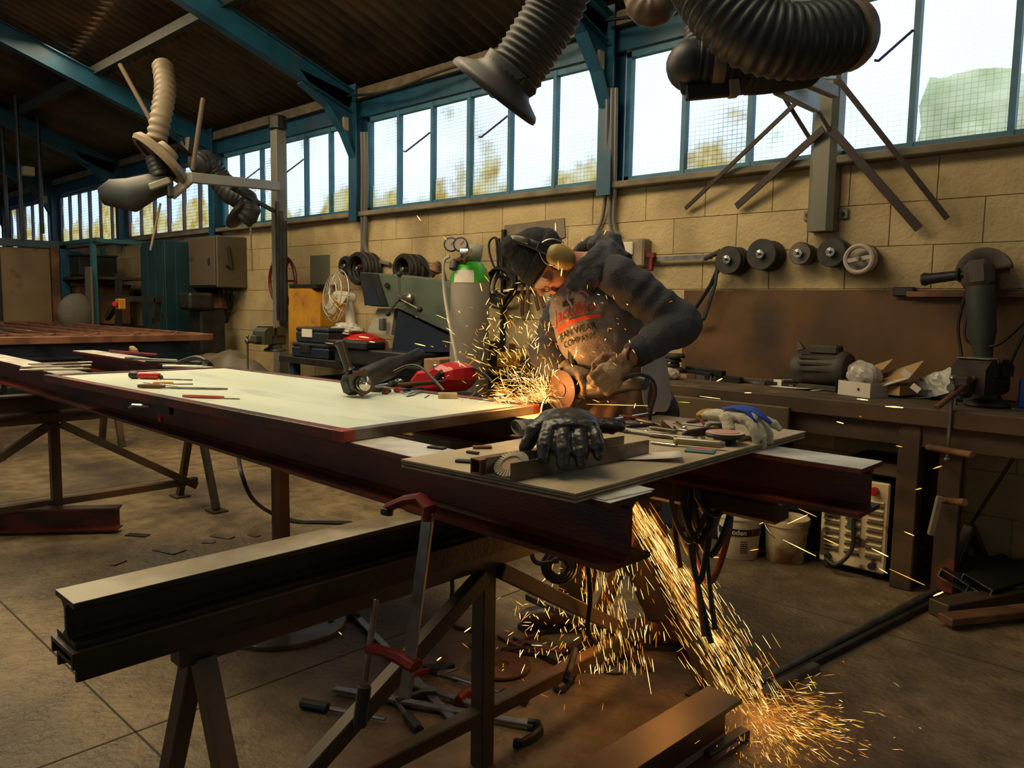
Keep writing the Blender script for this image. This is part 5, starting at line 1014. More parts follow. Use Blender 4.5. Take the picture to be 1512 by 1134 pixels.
for z in (.35, .88): MB().box((xk+.05, 4.2, z), (.66, .45, .03)).build('shelf', M_wood, tk)
tag(MB().lathe([(.08, 0), (.10, .01), (.10, .09), (.08, .11)], (xk, 4.12, .896), (0, 0, 1), 18).build('yellow_reel', M_yel), 'dull yellow reel on the small brown rack behind the sparks', 'reel')
tag(MB().box((xk-.22, 4.15, .896+.09), (.10, .1, .18), bev=.01).build('oil_can', M_dgrey), 'dark can left of the yellow reel', 'can')
tag(MB().box((xk+.22, 4.15, .896+.05), (.2, .14, .10), bev=.01).build('grey_tin', M_steel), 'grey tin right of the yellow reel', 'tin')
# red plastic fuel tank behind the panel
rd = thing('red_machine', at(660, 575, Y=2.75), 'glossy red plastic machine housing behind the panel edge', 'machine')
YR = 2.75; poly = [(617, 562), (629, 546), (655, 543), (668, 534), (689, 543), (690, 560), (676, 578), (640, 580), (622, 572)]
pts = [at(x, y, Y=YR) for x, y in poly]; cx_ = sum(p.x for p in pts)/len(pts); cz_ = sum(p.z for p in pts)/len(pts); n = len(pts)
mb = MB(); lay = [(-.10, .62), (-.075, .88), (-.02, 1.0), (.06, 1.0), (.12, .8)]; vs = []
for (dy, s_) in lay: vs += [V((cx_+(p.x-cx_)*s_, YR+dy, cz_+(p.z-cz_)*s_)) for p in pts]
mb.add(vs, [tuple(range(n))[::-1], tuple(range((len(lay)-1)*n, len(lay)*n))]+[(i*n+k, i*n+(k+1) % n, (i+1)*n+(k+1) % n, (i+1)*n+k) for i in range(len(lay)-1) for k in range(n)]); mb.build('red_housing', M_red, rd)
p = at(648, 556, Y=YR-.11); MB().bar(p+V((-.045, -.0, -.035)), p+V((.03, 0, .03)), .02, .035, up=(0, 0, 1), bev=.008).build('grip_recess', M_blk, rd); MB().cyl(at(644, 545, Y=YR), at(644, 538, Y=YR), .018).build('filler_cap', M_chrome, rd)
zz = at(660, 582, Y=YR).z; MB().box((cx_, YR+.05, zz/2), (.30, .25, zz), bev=.01).build('machine_base', M_dgrey, rd)
cable('power_cable', [at(690, 545, Y=2.8), at(700, 544, Y=2.8), at(716, 553, Y=2.8), at(730, 568, Y=2.8)], .008, M_rub, 'black cable looping right of the red housing')
# ================================================================ extraction hoses overhead
M_hose = mat('grey_ribbed_hose', (.055, .048, .037), .6, c2=(.038, .034, .028), scale=5)
M_hoseb = mat('dark_ribbed_hose', (.03, .032, .03), .5, c2=(.02, .022, .022), scale=5)
M_tanb = mat('tan_band', (.24, .18, .11), .6, c2=(.15, .11, .07), scale=9)
def hose(P, r, pitch, m, par, amp=.055, n=24, name='ribbed_hose'): return hose_mb(P, r, pitch, amp, n).build(name, m, par, smooth=2)
# centre arm: hood and hose
ex = thing('extraction_arm', at(735, 135, d=2.45), 'grey ribbed extraction hose ending in a flat round hood, top centre', 'extraction arm')
hc_ = at(732, 134, d=2.45); axh = (-RT*.60-UP*.74+FW*.30).normalized()
MB().lathe([(.085, -.085), (.088, -.055), (.105, -.035), (.150, -.012), (.157, .0), (.157, .012), (.150, .014), (.10, .0), (.08, -.03)], hc_, axh, 32).build('round_hood', mat('hood_grey', (.045, .036, .03), .5, c2=(.03, .025, .022), scale=6), ex, smooth=True)
MB().lathe([(.087, -.0), (.087, .03)], hc_-axh*.09, axh, 24).build('hood_collar', mat('green_grey', (.14, .16, .12), .5), ex, smooth=True)
hose([hc_-axh*.07, at(757, 112, d=2.44), at(790, 62, d=2.42), at(818, 15, d=2.40), at(840, -45, d=2.36), at(850, -120, d=2.3), at(852, -330, d=2.25), at(852, -560, d=2.2)], .085, .022, M_hose, ex)
# right arm
ex2 = thing('extraction_arm', at(1130, 60, d=2.3), 'big dark extraction hoses bent over the grey column, top right', 'extraction arm')
hose([at(930, -560, d=2.4), at(945, -330, d=2.4), at(985, -130, d=2.35), at(1025, -55, d=2.30), at(1062, 5, d=2.26), at(1110, 48, d=2.24), at(1165, 62, d=2.24), at(1215, 57, d=2.26), at(1243, 53, d=2.28)], .100, .026, M_hoseb, ex2)
e0, e1 = at(1240, 53, d=2.28), at(1268, 50, d=2.32)
MB().lathe([(.097, 0), (.103, .004), (.103, .035), (.097, .05), (.085, .065), (.05, .078)], e0, e1-e0, 28).build('end_band', M_tanb, ex2, smooth=True)
hose([at(1190, 92, d=2.75), at(1120, 100, d=2.62), at(1060, 98, d=2.58), at(1023, 95, d=2.58)], .082, .022, M_hoseb, ex2)
MB().lathe([(.082, 0), (.085, .004), (.085, .035), (.082, .04)], at(1064, 98, d=2.575), at(1050, 98, d=2.575)-at(1064, 98, d=2.575), 26).build('tan_band', M_tanb, ex2, smooth=True)
MB().ball(at(1021, 97, d=2.58), .083, 20).build('elbow_end', M_hoseb, ex2, smooth=2)
hose([at(1035, 75, d=2.66), at(1038, 30, d=2.68), at(1045, -30, d=2.7), at(1050, -90, d=2.7), at(1050, -420, d=2.7)], .058, .02, M_hoseb, ex2)
hose([at(1010, -330, d=2.9), at(1000, -70, d=2.9), at(985, -10, d=2.9), at(970, 14, d=2.9), at(948, 8, d=2.92), at(945, -30, d=2.95)], .058, .026, mat('brown_ribbed_hose', (.15, .09, .055), .5, c2=(.09, .055, .035), scale=6), ex2, amp=.05)
MB().bar(at(1012, 138, d=2.55), at(1088, 131, d=2.55), .035, .045, bev=.005).build('lower_strut', M_dgrey, ex2); MB().bar(at(1075, 132, d=2.545), at(1090, 130, d=2.545), .045, .052, bev=.004).build('strut_end', M_tanb, ex2)
MB().bar(at(1013, 138, d=2.56), at(1008, 115, d=2.56), .03, .03, bev=.004).build('strut_lug', M_dgrey, ex2)
MB().bar(at(1178, 112, d=2.9), at(1232, 136, d=3.5), .035, .05, bev=.004).build('support_arm', M_tanb, ex2)
MB().bar(at(1150, 118, d=2.8), at(1205, 150, d=3.9), .04, .10, bev=.004).build('support_arm', M_col, ex2); MB().bar(at(1185, 105, d=2.8), at(1230, 110, d=3.85), .03, .05, bev=.004).build('support_arm', M_col, ex2)
MB().bar(at(1060, 6, d=2.8), at(1180, -22, d=3.6), .03, .03).build('support_arm', M_tanb, ex2)
# left arm, farther away
ex3 = thing('extraction_arm', at(235, 235, d=6.8), 'far extraction arm with tan rimmed hood hanging from a grey boom at left', 'extraction arm')
D3 = 6.8; hose([at(240, 95, d=D3+.2), at(244, 130, d=D3+.1), at(238, 170, d=D3), at(231, 208, d=D3)], .083, .062, mat('tan_ribbed_hose', (.20, .155, .10), .55, c2=(.12, .09, .06), scale=4), ex3, amp=.12, n=14)
h3 = at(236, 234, d=D3-.1); ax3 = (-RT*.62-UP*.76-FW*.25).normalized()
MB().lathe([(.09, -.12), (.10, -.08), (.17, -.05), (.25, -.04), (.27, .0), (.255, .035), (.22, .03), (.235, 0), (.16, -.01), (.09, -.04)], h3, ax3, 28).build('round_hood', mat('tan_hood', (.24, .19, .12), .5, c2=(.15, .115, .075), scale=5), ex3, smooth=True)
hose([at(238, 262, d=D3), at(230, 240, d=D3), at(228, 232, d=D3)], .075, .04, M_hoseb, ex3, n=14)
mb = MB(); mb.tube([at(150, 290, d=D3), at(165, 285, d=D3), at(195, 288, d=D3), at(225, 275, d=D3), at(250, 272, d=D3)], [(.08, .05), (.12, .09), (.15, .12), (.11, .10), (.08, .07)], 14, xref=UP); mb.build('dark_nozzle', M_hoseb, ex3, smooth=2)
MB().bar(at(221, 277, d=D3-.13), at(252, 266, d=D3-.13), .05, .06, bev=.01).build('nozzle_bracket', M_col, ex3); MB().bar(at(250, 262, d=D3-.1), at(252, 292, d=D3-.1), .05, .06, bev=.01).build('pivot', M_dgrey, ex3)
q0 = at(410, 275, Y=4.2); MB().bar(at(278, 262, d=D3), q0, .07, .09, bev=.008).build('boom', mat('pale_boom', (.30, .28, .22), .5, c2=(.22, .2, .16), scale=4), ex3); MB().bar(at(252, 290, d=D3), at(282, 264, d=D3), .06, .07, bev=.008).build('boom_elbow', MATS['pale_boom'], ex3)
MB().bar(at(340, 276, d=7.5), at(405, 312, Y=4.2), .035, .035).build('brace_rod', M_dgrey, ex3)
hose([at(290, 245, d=7.6), at(305, 240, d=7.7), at(322, 262, d=7.8), at(342, 285, d=7.8), at(362, 295, d=7.8), at(366, 312, d=7.8), at(355, 325, d=7.8)], .115, .05, M_hoseb, ex3, n=14)
MB().lathe([(.04, 0), (.17, .05), (.18, .08), (.10, .09)], at(362, 322, d=7.8), (-RT*.6+UP*.5), 16).build('small_funnel', M_hoseb, ex3, smooth=True)
MB().tube([at(268, 215, d=6.9), at(282, 225, d=6.9), at(280, 205, d=6.9)], [.06, .08, .05], 10).build('joint', M_dgrey, ex3, smooth=True)
for (p, q, lb) in (((177, 95), (232, 195), 'thin rod slanting down to the far extraction hood'), ((300, 145), (284, 252), 'hanging rod right of the far extraction hose'), ((237, 300), (222, 370), 'thin cord hanging below the far dark nozzle'), ((370, 335), (372, 400), 'pull cord hanging in front of the wall near the cabinet')):
    rod('hanging_rod', at(*p, d=7.75 if 'pull' in lb else 6.84), at(*q, d=7.75 if 'pull' in lb else 6.84), .010 if 'cord' in lb else .02, M_tanb if 'cord' in lb else mat('brown_rod', (.09, .06, .035), .7), lb, 'rod')
for i, (x, y0, y1) in enumerate(((10, 190, 390), (60, 205, 345), (30, 265, 355))):
    q_ = at(x+3, y1, X=-12.6+.5*i); rod('hanging_rod', V((q_.x, q_.y, EAVE+SL*(WY-q_.y)-.02)), q_, .025, M_dgrey, ['left', 'right', 'short middle'][i]+' dark drop rod hanging from the roof at the far left', 'rod')
tag(MB().box(at(41, 253, X=-12.2), (.14, .14, .12), bev=.01).build('emergency_lamp', MATS['beige_plastic']), 'small square lamp on the far left rafter', 'lamp')
for i, k in enumerate((2, 3)):
    x = COLX[k]; cable('eaves_cable', [(x+3.0, 4.43, 3.27), (x+2.2, 4.40, 3.21), (x+1.5, 4.42, 3.25), (x+.7, 4.40, 3.20), (x+.05, 4.43, 3.27)], .012, M_rub, 'black cable sagging under the eaves of the %s window bay' % ('middle' if i == 0 else 'left centre'))
# ================================================================ tools on the panel and the plywood
TZ = PZ+.0015-.007; LZ = .9725
def on(x, y, z=LZ): return at(x, y, z=z)
g2 = grinder('black angle grinder standing on its head on the pale panel, side handle upright', disc=False, guard=False); p = on(523, 585, TZ)
orient(g2, p+V((0, 0, .052)), x=V((.10, .12, -1)), z=-(RT*.62+V((0, 0, .34))+FW*.72)); g2.scale = (.98,)*3
gp = wl(g2)
mb = MB(); mb.tube([(0, -.05, 0), (0, .04, 0)], .01, 4)
gd = MB().tube([(-.035, .02, .035), (.0, .048, .055), (.04, .05, .02), (.045, .05, -.03)], [(.02, .006)]*4, 8).build('guard_arm', M_dgrey, g2, loc=(0, 0, 0)) if False else None
for ch in g2.children:
    if ch.name.startswith('motor_body'): pass
pcol = MB(); pcol.tube([(0, 0, -.20), (0, 0, -.235)], [.0365, .032], 16); oo = pcol.build('red_switch_band', M_red, loc=(0, 0, 0)); oo.parent = g2; oo.location = (0, 0, 0)
pcol = MB(); pcol.lathe([(.015, .070), (.028, .073), (.030, .085), (.018, .092), (.010, .098)], (0, 0, .01), (0, 1, 0), 16); oo = pcol.build('clamping_nut', M_chrome, loc=(0, 0, 0), smooth=True); oo.parent = g2
pcol = MB(); pcol.prism([(-.05, -.03), (.045, -.05), (.05, .02), (0, .06), (-.05, .05)], (0, .048, 0), (1, 0, 0), (0, 0, 1), (0, .012, 0)); oo = pcol.build('gear_cover', M_blk, loc=(0, 0, 0)); oo.parent = g2
cable('power_cable', [at(581, 549, d=2.62), at(603, 540, d=2.62), at(622, 543, d=2.6), at(640, 560, d=2.5), at(656, 577, d=2.42)], .005, M_rub, 'black cable arching from the standing grinder over the panel')
def lying(name, p, q, r, m, label, cat, parts=None, z=TZ, n=10):
    a, b = on(*p, z)+V((0, 0, r)), on(*q, z)+V((0, 0, r)); d_ = b-a
    t = thing(name, V((*((a+b)/2).xy, z)), label, cat)
    for (t0, t1, rr, mm, nm) in parts:
        mb = MB(); N = 6; L_ = (t1-t0)
        prof = [rr*.8, rr, rr, rr*.97, rr, rr*.8] if rr > r*.5 else [rr]*6
        mb.tube([a+d_*(t0+L_*k/5)-V((0, 0, r-max(rr, .001)))*.98 for k in range(6)], prof, n); mb.build(nm, mm, t, smooth=True)
    return t
lying('screwdriver', (192, 559), (284, 562), .017, M_red, 'red and black handled screwdriver at the left of the pale panel', 'screwdriver', [(0, .14, .017, M_blk, 'end_cap'), (.14, .48, .0165, M_red, 'grip'), (.48, .52, .011, M_blk, 'collar'), (.5, 1, .0035, M_steel, 'shaft')])
lying('screwdriver', (226, 568), (285, 568), .007, M_yel, 'small yellow handled screwdriver behind the red file on the panel', 'screwdriver', [(0, .5, .007, mat('amber_handle', (.5, .3, .05), .4), 'grip'), (.5, 1, .003, M_steel, 'shaft')])
lying('scriber', (270, 587), (354, 590), .006, M_redp, 'red bodied scriber pointing right, front of the pale panel', 'scriber', [(0, .72, .0065, mat('orange_red', (.45, .08, .03), .4), 'grip'), (.72, 1, .0025, M_steel, 'point')])
lying('file', (204, 573), (336, 576), .006, M_steel, 'long steel file behind the red scriber on the panel', 'file', [(0, .3, .009, M_rust, 'grip'), (.3, 1, .005, M_steel, 'blade')])
lying('marker', (212, 566), (262, 571), .004, M_steel, 'thin steel pin between the screwdrivers on the panel', 'pin', [(0, 1, .003, M_chrome, 'rod')])
lying('cold_chisel', (545, 578), (577, 580), .012, M_dgrey, 'dark chisel at the foot of the standing grinder', 'chisel', [(0, .6, .012, M_dgrey, 'body'), (.6, 1, .008, M_rust, 'head')])
lying('hammer', (575, 573), (655, 567), .012, M_rust, 'hammer with wooden handle lying before the red housing', 'hammer', [(0, .12, .016, M_dgrey, 'head'), (.12, 1, .010, M_wood, 'shaft')])
lying('spanner', (560, 571), (592, 567), .008, M_chrome, 'bright short spanner behind the hammer on the panel', 'spanner', [(0, .75, .006, M_chrome, 'shank'), (.75, 1, .013, M_chrome, 'ring')])
lying('centre_punch', (583, 580), (625, 575), .008, M_red, 'red ended twist drill in front of the hammer', 'drill bit', [(0, .2, .010, M_red, 'end'), (.2, 1, .006, M_dgrey, 'flute')])
lying('socket_bit', (600, 586), (622, 580), .009, M_chrome, 'bright socket bit in front of the twist drill', 'socket', [(0, .5, .009, M_chrome, 'socket'), (.5, 1, .005, M_steel, 'shank')])
lying('socket_bit', (593, 581), (612, 583), .006, M_chrome, 'smaller bright bit beside the socket bit', 'bit', [(0, 1, .006, M_chrome, 'shank')])
lying('nail', (627, 588), (634, 584), .002, M_rust, 'single nail lying left of the small pale block', 'nail', [(0, 1, .002, M_rust, 'shank')])
p = on(661, 588, TZ); tag(MB().box(p+V((0, 0, .011)), (.075, .035, .022), rz=-.72+math.pi/2, bev=.002).build('wood_block', mat('pale_bar', (.42, .34, .20), .5, c2=(.25, .19, .12), scale=20)), 'small pale rectangular block near the right end of the panel', 'block')
tag(MB().box(on(569, 582, TZ)+V((0, 0, .012)), (.022, .022, .024), rz=.4, bev=.002).build('cube_block', M_rust), 'small rust brown cube at the end of the chisel', 'block')
# bundles on the beams at left
for i in range(9):
    a = on(40+R.uniform(-12, 8), 543+i*1.5-4, .955); b = on(128+R.uniform(-14, 14), 541+i*1.6-5, .955); a.z = b.z = .962+.004*(i % 3)
    tag(MB().bar(a, b, .03, .006, bev=.001).build('flat_strip', [M_flange, M_steel, M_rawst][i % 3]), 'bright flat strip in the bundle on the near beam, left of the panel', 'steel strip', 'strips bundled on the near red beam')
o = None
sx = [((162, 520), (232, 526), .010, M_redp, 'red handled tool lying on the far beam left of the panel', 'clamp'), ((185, 530), (262, 534), .008, M_steel, 'long grey steel tool on the far beam before the red one', 'tool'), ((215, 536), (298, 538), .010, M_dgrey, 'dark flat bar on the far beam beside the panel corner', 'steel bar'), ((195, 518), (200, 523), .02, M_woodp, 'small pale block among the tools on the far beam', 'block'), ((240, 542), (300, 543), .007, M_flange, 'pale strip at the panel back corner', 'steel strip')]
for p_, q_, r_, m_, lb, ct in sx:
    a, b = on(*p_, .956), on(*q_, .956); a.z = b.z = .954+r_; tag(MB().bar(a, b, r_*2, r_*2, bev=r_*.4).build('beam_tool', m_), lb, ct)
# ---- plywood: channel, box section, gloves and hand tools
mb = MB(); a, b = on(706, 710, LZ+.0), on(1000-45, 655, LZ); 
ca, cb_ = on(755, 712), on(958, 673)   # front flange foot line
d_ = (cb_-ca).normalized(); n_ = V((-d_.y, d_.x, 0)); wch = .085; hch = .040
mb = MB(); mb.prism([(0, 0), (wch, 0), (wch, hch), (wch-.004, hch), (wch-.004, .004), (.004, .004), (.004, hch), (0, hch)], ca-n_*0-d_*.0+V((0, 0, .0006)), n_, (0, 0, 1), d_*(cb_-ca).length)
chn = tag(mb.build('steel_channel', M_rawst), 'brown steel channel lying open side up on the plywood under the black gloves', 'steel channel')
bo = ca+n_*(wch+.006)+V((0, 0, .0006)); s_ = .034; mb = MB(); t_ = .003
for pl in ([(0, 0), (s_, 0), (s_, t_), (0, t_)], [(0, s_-t_), (s_, s_-t_), (s_, s_), (0, s_)], [(0, t_), (t_, t_), (t_, s_-t_), (0, s_-t_)], [(s_-t_, t_), (s_, t_), (s_, s_-t_), (s_-t_, s_-t_)]): mb.prism(pl, bo+d_*-.01, n_, (0, 0, 1), d_*.22)
tag(mb.build('box_section', M_rust), 'short rusty square tube lying behind the channel, open end forward', 'box section')
fd = thing('flap_disc', ca+n_*.045+d_*.05, 'pale ribbed flap disc standing in the open end of the channel', 'flap disc')
fcx = ca+n_*.043+d_*.040+V((0, 0, .026)); axd = (n_*-.15+V((0, 0, .85))-d_*.55).normalized(); Xd_, Yd_, Zd_ = frame(axd)
MB().lathe([(.012, -.004), (.032, -.004), (.034, 0), (.03, .004), (.012, .002)], fcx, axd, 28).build('backing_plate', M_woodp, fd, smooth=True)
for k in range(30):
    a = 2*math.pi*k/30; dr_ = Xd_*math.cos(a)+Yd_*math.sin(a); MB().bar(fcx+dr_*.022+Zd_*.004, fcx+dr_*.040+Zd_*.002, .0062, .004, up=(Zd_+dr_.cross(Zd_)*.6)).build('flap', mat('flap_cloth', (.50, .43, .30), .8, c2=(.38, .32, .22), scale=20), fd)
def glove(label, m, cuff_m, pose, side=1, palm_m=None, tip_m=None, s=1.0):
    """built at the origin: wrist at 0, fingers toward +x, palm down; pose = bend of each finger"""
    t = thing('work_glove', (0, 0, 0), label, 'glove')
    mb = MB(); mb.tube([(-.065, 0, .014), (-.03, 0, .016), (0, 0, .018), (.03, 0, .022), (.07, 0, .022), (.095, 0, .018), (.105, 0, .014)], [(.052, .014), (.046, .016), (.040, .019), (.046, .022), (.052, .019), (.050, .015), (.040, .010)], 16, xref=(0, 1, 0))
    for k, (y, L_, r_) in enumerate(((-.037, .070, .0135), (-.013, .082, .014), (.012, .078, .0135), (.035, .062, .012))):
        b1, b2, yaw = pose[k]; p = V((.085, y, .016)); pts = [p-V((.02, 0, 0)), p]; a = 0; d0 = Matrix.Rotation(yaw, 3, 'Z')@V((1, 0, 0))
        for j, seg in enumerate((.42, .32, .26)):
            a += (b1, b2, b2)[j]; v_ = d0*math.cos(a)-V((0, 0, 1))*math.sin(a); pts.append(pts[-1]+v_*L_*seg)
        mb.tube(pts, [r_*1.05, r_*1.08, r_*1.12, r_*1.12, r_*.72], 10)
        mb.ball(pts[-1], r_*.85, 8)
    b1, b2, yaw = pose[4]; p = V((.02, -.040*side, .016)); pts = [p+V((-.01, .02*side, 0)), p]; d0 = Matrix.Rotation(yaw*side, 3, 'Z')@V((1, 0, 0)); a = 0
    for seg in (.038, .032): a += b1; pts.append(pts[-1]+(d0*math.cos(a)-V((0, 0, 1))*math.sin(a))*seg)
    mb.tube(pts, [.018, .019, .017, .012], 10); mb.ball(pts[-1], .0125, 8)
    mb.v = [p*s for p in mb.v]
    o = mb.build('glove_body', [m]+([palm_m] if palm_m else []), t, smooth=2)
    md = o.modifiers.new('r', 'REMESH'); md.mode = 'VOXEL'; md.voxel_size = .0035; md.use_smooth_shade = True
    md = o.modifiers.new('s', 'SMOOTH'); md.iterations = 4; md.factor = .5
    tx = bpy.data.textures.new('fold', 'CLOUDS'); tx.noise_scale = .022; md = o.modifiers.new('d', 'DISPLACE'); md.texture = tx; md.strength = .006; md.mid_level = .5
    mb = MB(); mb.tube([V((-.073, 0, .014))*s, V((-.066, 0, .014))*s, V((-.058, 0, .0145))*s], [(.052*s, .015*s), (.054*s, .0165*s), (.050*s, .015*s)], 18, cap=False, xref=(0, 1, 0)); mb.build('cuff_hem', cuff_m, t, smooth=2)
    return t
M_gl = mat('dark_leather', (.034, .028, .020), .36, c2=(.020, .017, .012), scale=12, bump=.15, bscale=120)
ga = glove('black leather glove lying palm down across the channel, fingers toward the viewer', M_gl, mat('grey_hem', (.16, .15, .12), .8), [(.55, .25, -.22), (.5, .3, -.05), (.55, .3, .08), (.5, .35, .25), (.5, 0, -.9)], 1, s=1.3)
gb = glove('second black leather glove crumpled behind, fingers pointing right', M_gl, MATS['grey_hem'], [(-.1, .1, -.25), (-.12, .1, -.1), (.05, .2, .1), (.1, .3, .25), (.3, 0, -.7)], 1, s=1.15)
pw = on(838, 682, LZ)+V((0, 0, .082)); tgt = on(855, 750, LZ)
orient(ga, pw, x=((tgt-pw)*V((1, 1, 0))).normalized()+V((0, 0, -.42)), z=(0, 0, 1))
orient(gb, on(808, 668, LZ)+V((0, 0, .05)), x=(RT*1+FW*.25)*V((1, 1, 0))+V((0, 0, .12)), z=(0, 0, 1))
M_gw = mat('cream_knit', (.62, .58, .42), .9, c2=(.50, .46, .32), scale=12, bump=.5, bscale=300)
def bglove(lbl, pose): return glove(lbl, M_gw, M_yel, pose, 1, s=1.0)
gc_ = bglove('cream and blue work glove hanging its fingers over the right edge of the plywood', [(.75, .35, -.2), (.8, .3, -.02), (.7, .3, .15), (.3, .2, .5), (.9, 0, -.6)])
orient(gc_, on(1072, 644, LZ)+V((0, 0, .045)), x=((on(1150, 655, LZ)-on(1072, 644, LZ))*V((1, 1, 0))).normalized()+V((0, 0, -.05)), z=(0, 0, 1))
M_gbl = mat('blue_knit', (.02, .07, .42), .8, bump=.4, bscale=300)
for k, (yy, xl) in enumerate(((-.030, .10), (-.004, .13), (.024, .11))):
    mb = MB(); mb.tube([(.0, yy*.9, .040), (.04, yy, .0455), (.08, yy, .040), (xl+.01, yy*1.1, .012)], [(.009, .004), (.012, .005), (.011, .005), (.008, .004)], 8, xref=(0, 1, 0)); o = mb.build('blue_stripe', M_gbl, loc=(0, 0, 0), smooth=2); o.parent = gc_
# flat tools on the plywood
def toolbar_(name, p, q, w_, h_, m, label, cat, dz=0, head=None, mh=None):
    a, b = on(*p, LZ+dz), on(*q, LZ+dz); a.z = b.z = LZ+dz+h_/2+.0006
    t = thing(name, V((*((a+b)/2).xy, LZ+dz)), label, cat)
    mb = MB(); mb.tube([a, a.lerp(b, .1), a.lerp(b, .5), a.lerp(b, .9), b], [(w_*.4, h_*.4), (w_*.5, h_*.5), (w_*.5, h_*.5), (w_*.46, h_*.5), (w_*.36, h_*.35)], 10, xref=(b-a).cross(V((0, 0, 1)))); mb.build('shank', m, t, smooth=2)
    if head: mb = MB(); mb.tube([b, b+(b-a).normalized()*head*.5, b+(b-a).normalized()*head], [(w_*.5, h_*.5), (w_*.9, h_*.55), (w_*.5, h_*.4)], 10, xref=(b-a).cross(V((0, 0, 1)))); mb.build('head', mh or m, t, smooth=2)
    return t
toolbar_('burner_tube', (995, 656), (1070, 663), .022, .022, mat('brass_grey', (.34, .29, .18), .35, .5), 'greyish gold cylindrical burner handle in front of the teal tin', 'burner handle', dz=.004)
toolbar_('pliers', (958, 645), (1030, 652), .018, .014, M_steel, 'long nosed steel pliers behind the burner handle', 'pliers', head=.02)
toolbar_('pliers', (905, 636), (975, 646), .016, .014, mat('cream_grip', (.5, .45, .32), .5), 'cream handled pliers beside the black glove fingers', 'pliers', head=.03, mh=M_steel)
toolbar_('spanner', (900, 622), (960, 612), .016, .01, M_chrome, 'bright spanner lying at the back of the plywood near the apron', 'spanner', head=.02)
toolbar_('spanner', (890, 626), (945, 628), .016, .01, M_steel, 'grey spanner in front of the bright one', 'spanner', head=.02)
toolbar_('scissors', (1000, 636), (1045, 643), .012, .008, M_chrome, 'bright scissors blade pointing at the small black grinder pad', 'scissors')
toolbar_('rasp', (925, 632), (985, 627), .02, .01, M_dgrey, 'dark flat rasp across the middle of the plywood', 'file')
toolbar_('tape_blade', (975, 622), (1040, 630), .02, .003, M_flange, 'thin pale steel rule lying behind the angle piece', 'rule')
toolbar_('knife', (1010, 647), (1052, 640), .022, .022, M_blk, 'black knife handle with yellow ends left of the sanding pad', 'knife', head=.02, mh=M_yel)
toolbar_('pink_tag', (1000, 626), (1012, 634), .015, .01, M_chrome, 'short bright bolt end near the pink spanner', 'bolt')
for i, (p_, q_, m_, lb) in enumerate((((880, 640), (915, 634), M_rust, 'rusty short bar behind the black glove'), ((960, 634), (1000, 640), M_rawst, 'brown short bar under the angle piece'), ((905, 629), (925, 640), M_steel, 'stubby bright fitting by the cream pliers'), ((985, 642), (1005, 650), M_dgrey, 'small dark clip by the long nosed pliers'))): toolbar_('fitting', p_, q_, .018, .012, m_, lb, 'fitting')
for p_, q_, w_, h_, m_, hd_, lb, ct in (((885, 633), (950, 639), .012, .010, M_chrome, .02, 'shiny slim spanner crossing behind the cream pliers', 'spanner'), ((930, 640), (1000, 650), .010, .010, M_steel, .0, 'long thin steel drift among the tools', 'drift'), ((940, 622), (990, 634), .014, .012, M_rawst, .02, 'brown bolt with square head at the back of the tools', 'bolt'), ((915, 618), (945, 621), .018, .014, M_redp, .0, 'dark red stub at the plywood back edge', 'stub'), ((1015, 626), (1040, 622), .012, .010, M_rust, .015, 'rusty hook left of the pink spanner', 'hook'), ((1045, 634), (1072, 632), .022, .018, M_blk, .0, 'black plastic plug behind the sanding pad', 'plug'), ((960, 655), (1000, 660), .014, .008, M_chrome, .0, 'short bright blade in front of the long nosed pliers', 'blade'), ((1090, 652), (1112, 648), .016, .012, M_yel, .0, 'yellow glove tab sticking out beside the pad', 'tab'), ((868, 626), (905, 622), .014, .010, M_steel, .012, 'grey steel wedge near the apron hem', 'wedge')):
    toolbar_('hand_tool', p_, q_, w_, h_, m_, lb, ct, head=hd_ or None)
pk = thing('pink_spanner', on(1040, 626, LZ), 'small pink flat spanner propped up with a hole at its end', 'spanner'); a, b = on(1040, 630, LZ)+V((0, 0, .006)), on(1040, 630, LZ)+V((0, 0, .035))-RT*.02
MB().bar(a, b, .010, .003, up=FW).build('shank', mat('pink_paint', (.62, .16, .20), .45), pk); MB().lathe([(.004, -.002), (.008, -.002), (.008, .002), (.004, .002)], b, -FW, 14).build('ring_end', MATS['pink_paint'], pk)
ap_ = on(975, 635, LZ); tag(MB().add([ap_+V((0, 0, 0)), ap_+RT*.035, ap_+RT*.0+V((0, 0, .030)), ap_+RT*.035+V((0, 0, .030))-FW*.01, ap_+RT*.034-FW*.03, ap_+RT*.034-FW*.03+V((0, 0, .004)), ap_-FW*.012, ap_+V((0, 0, .034))-FW*.012], [(0, 1, 3, 2), (1, 4, 5, 3), (0, 6, 4, 1), (0, 2, 7, 6), (2, 3, 5, 7), (6, 7, 5, 4)]).build('angle_piece', M_rawst), 'small bent steel angle piece standing in the middle of the tools', 'angle piece')
pad = thing('sanding_pad', on(1074, 656, LZ), 'black sanding pad with pink dusty face beside the cream glove', 'sanding pad')
pc_ = on(1070, 655, LZ)+V((0, 0, .001)); MB().lathe([(.030, 0), (.032, .012), (.034, .014)], pc_, n=16).build('hub', M_blk, pad)
MB().lathe([(.030, .014), (.050, .018), (.055, .026), (.053, .030), (.005, .030)], pc_, n=30).build('pad_body', M_blk, pad, smooth=True); MB().lathe([(.001, .0302), (.052, .0302), (.0525, .0315), (.001, .0315)], pc_, n=30).build('pale_rim', mat('dusty_rim', (.45, .40, .32), .8), pad)
MB().lathe([(.001, .0315), (.040, .0315), (.038, .034), (.001, .035)], pc_, n=24).build('pink_face', mat('pink_abrasive', (.50, .24, .20), .9), pad)
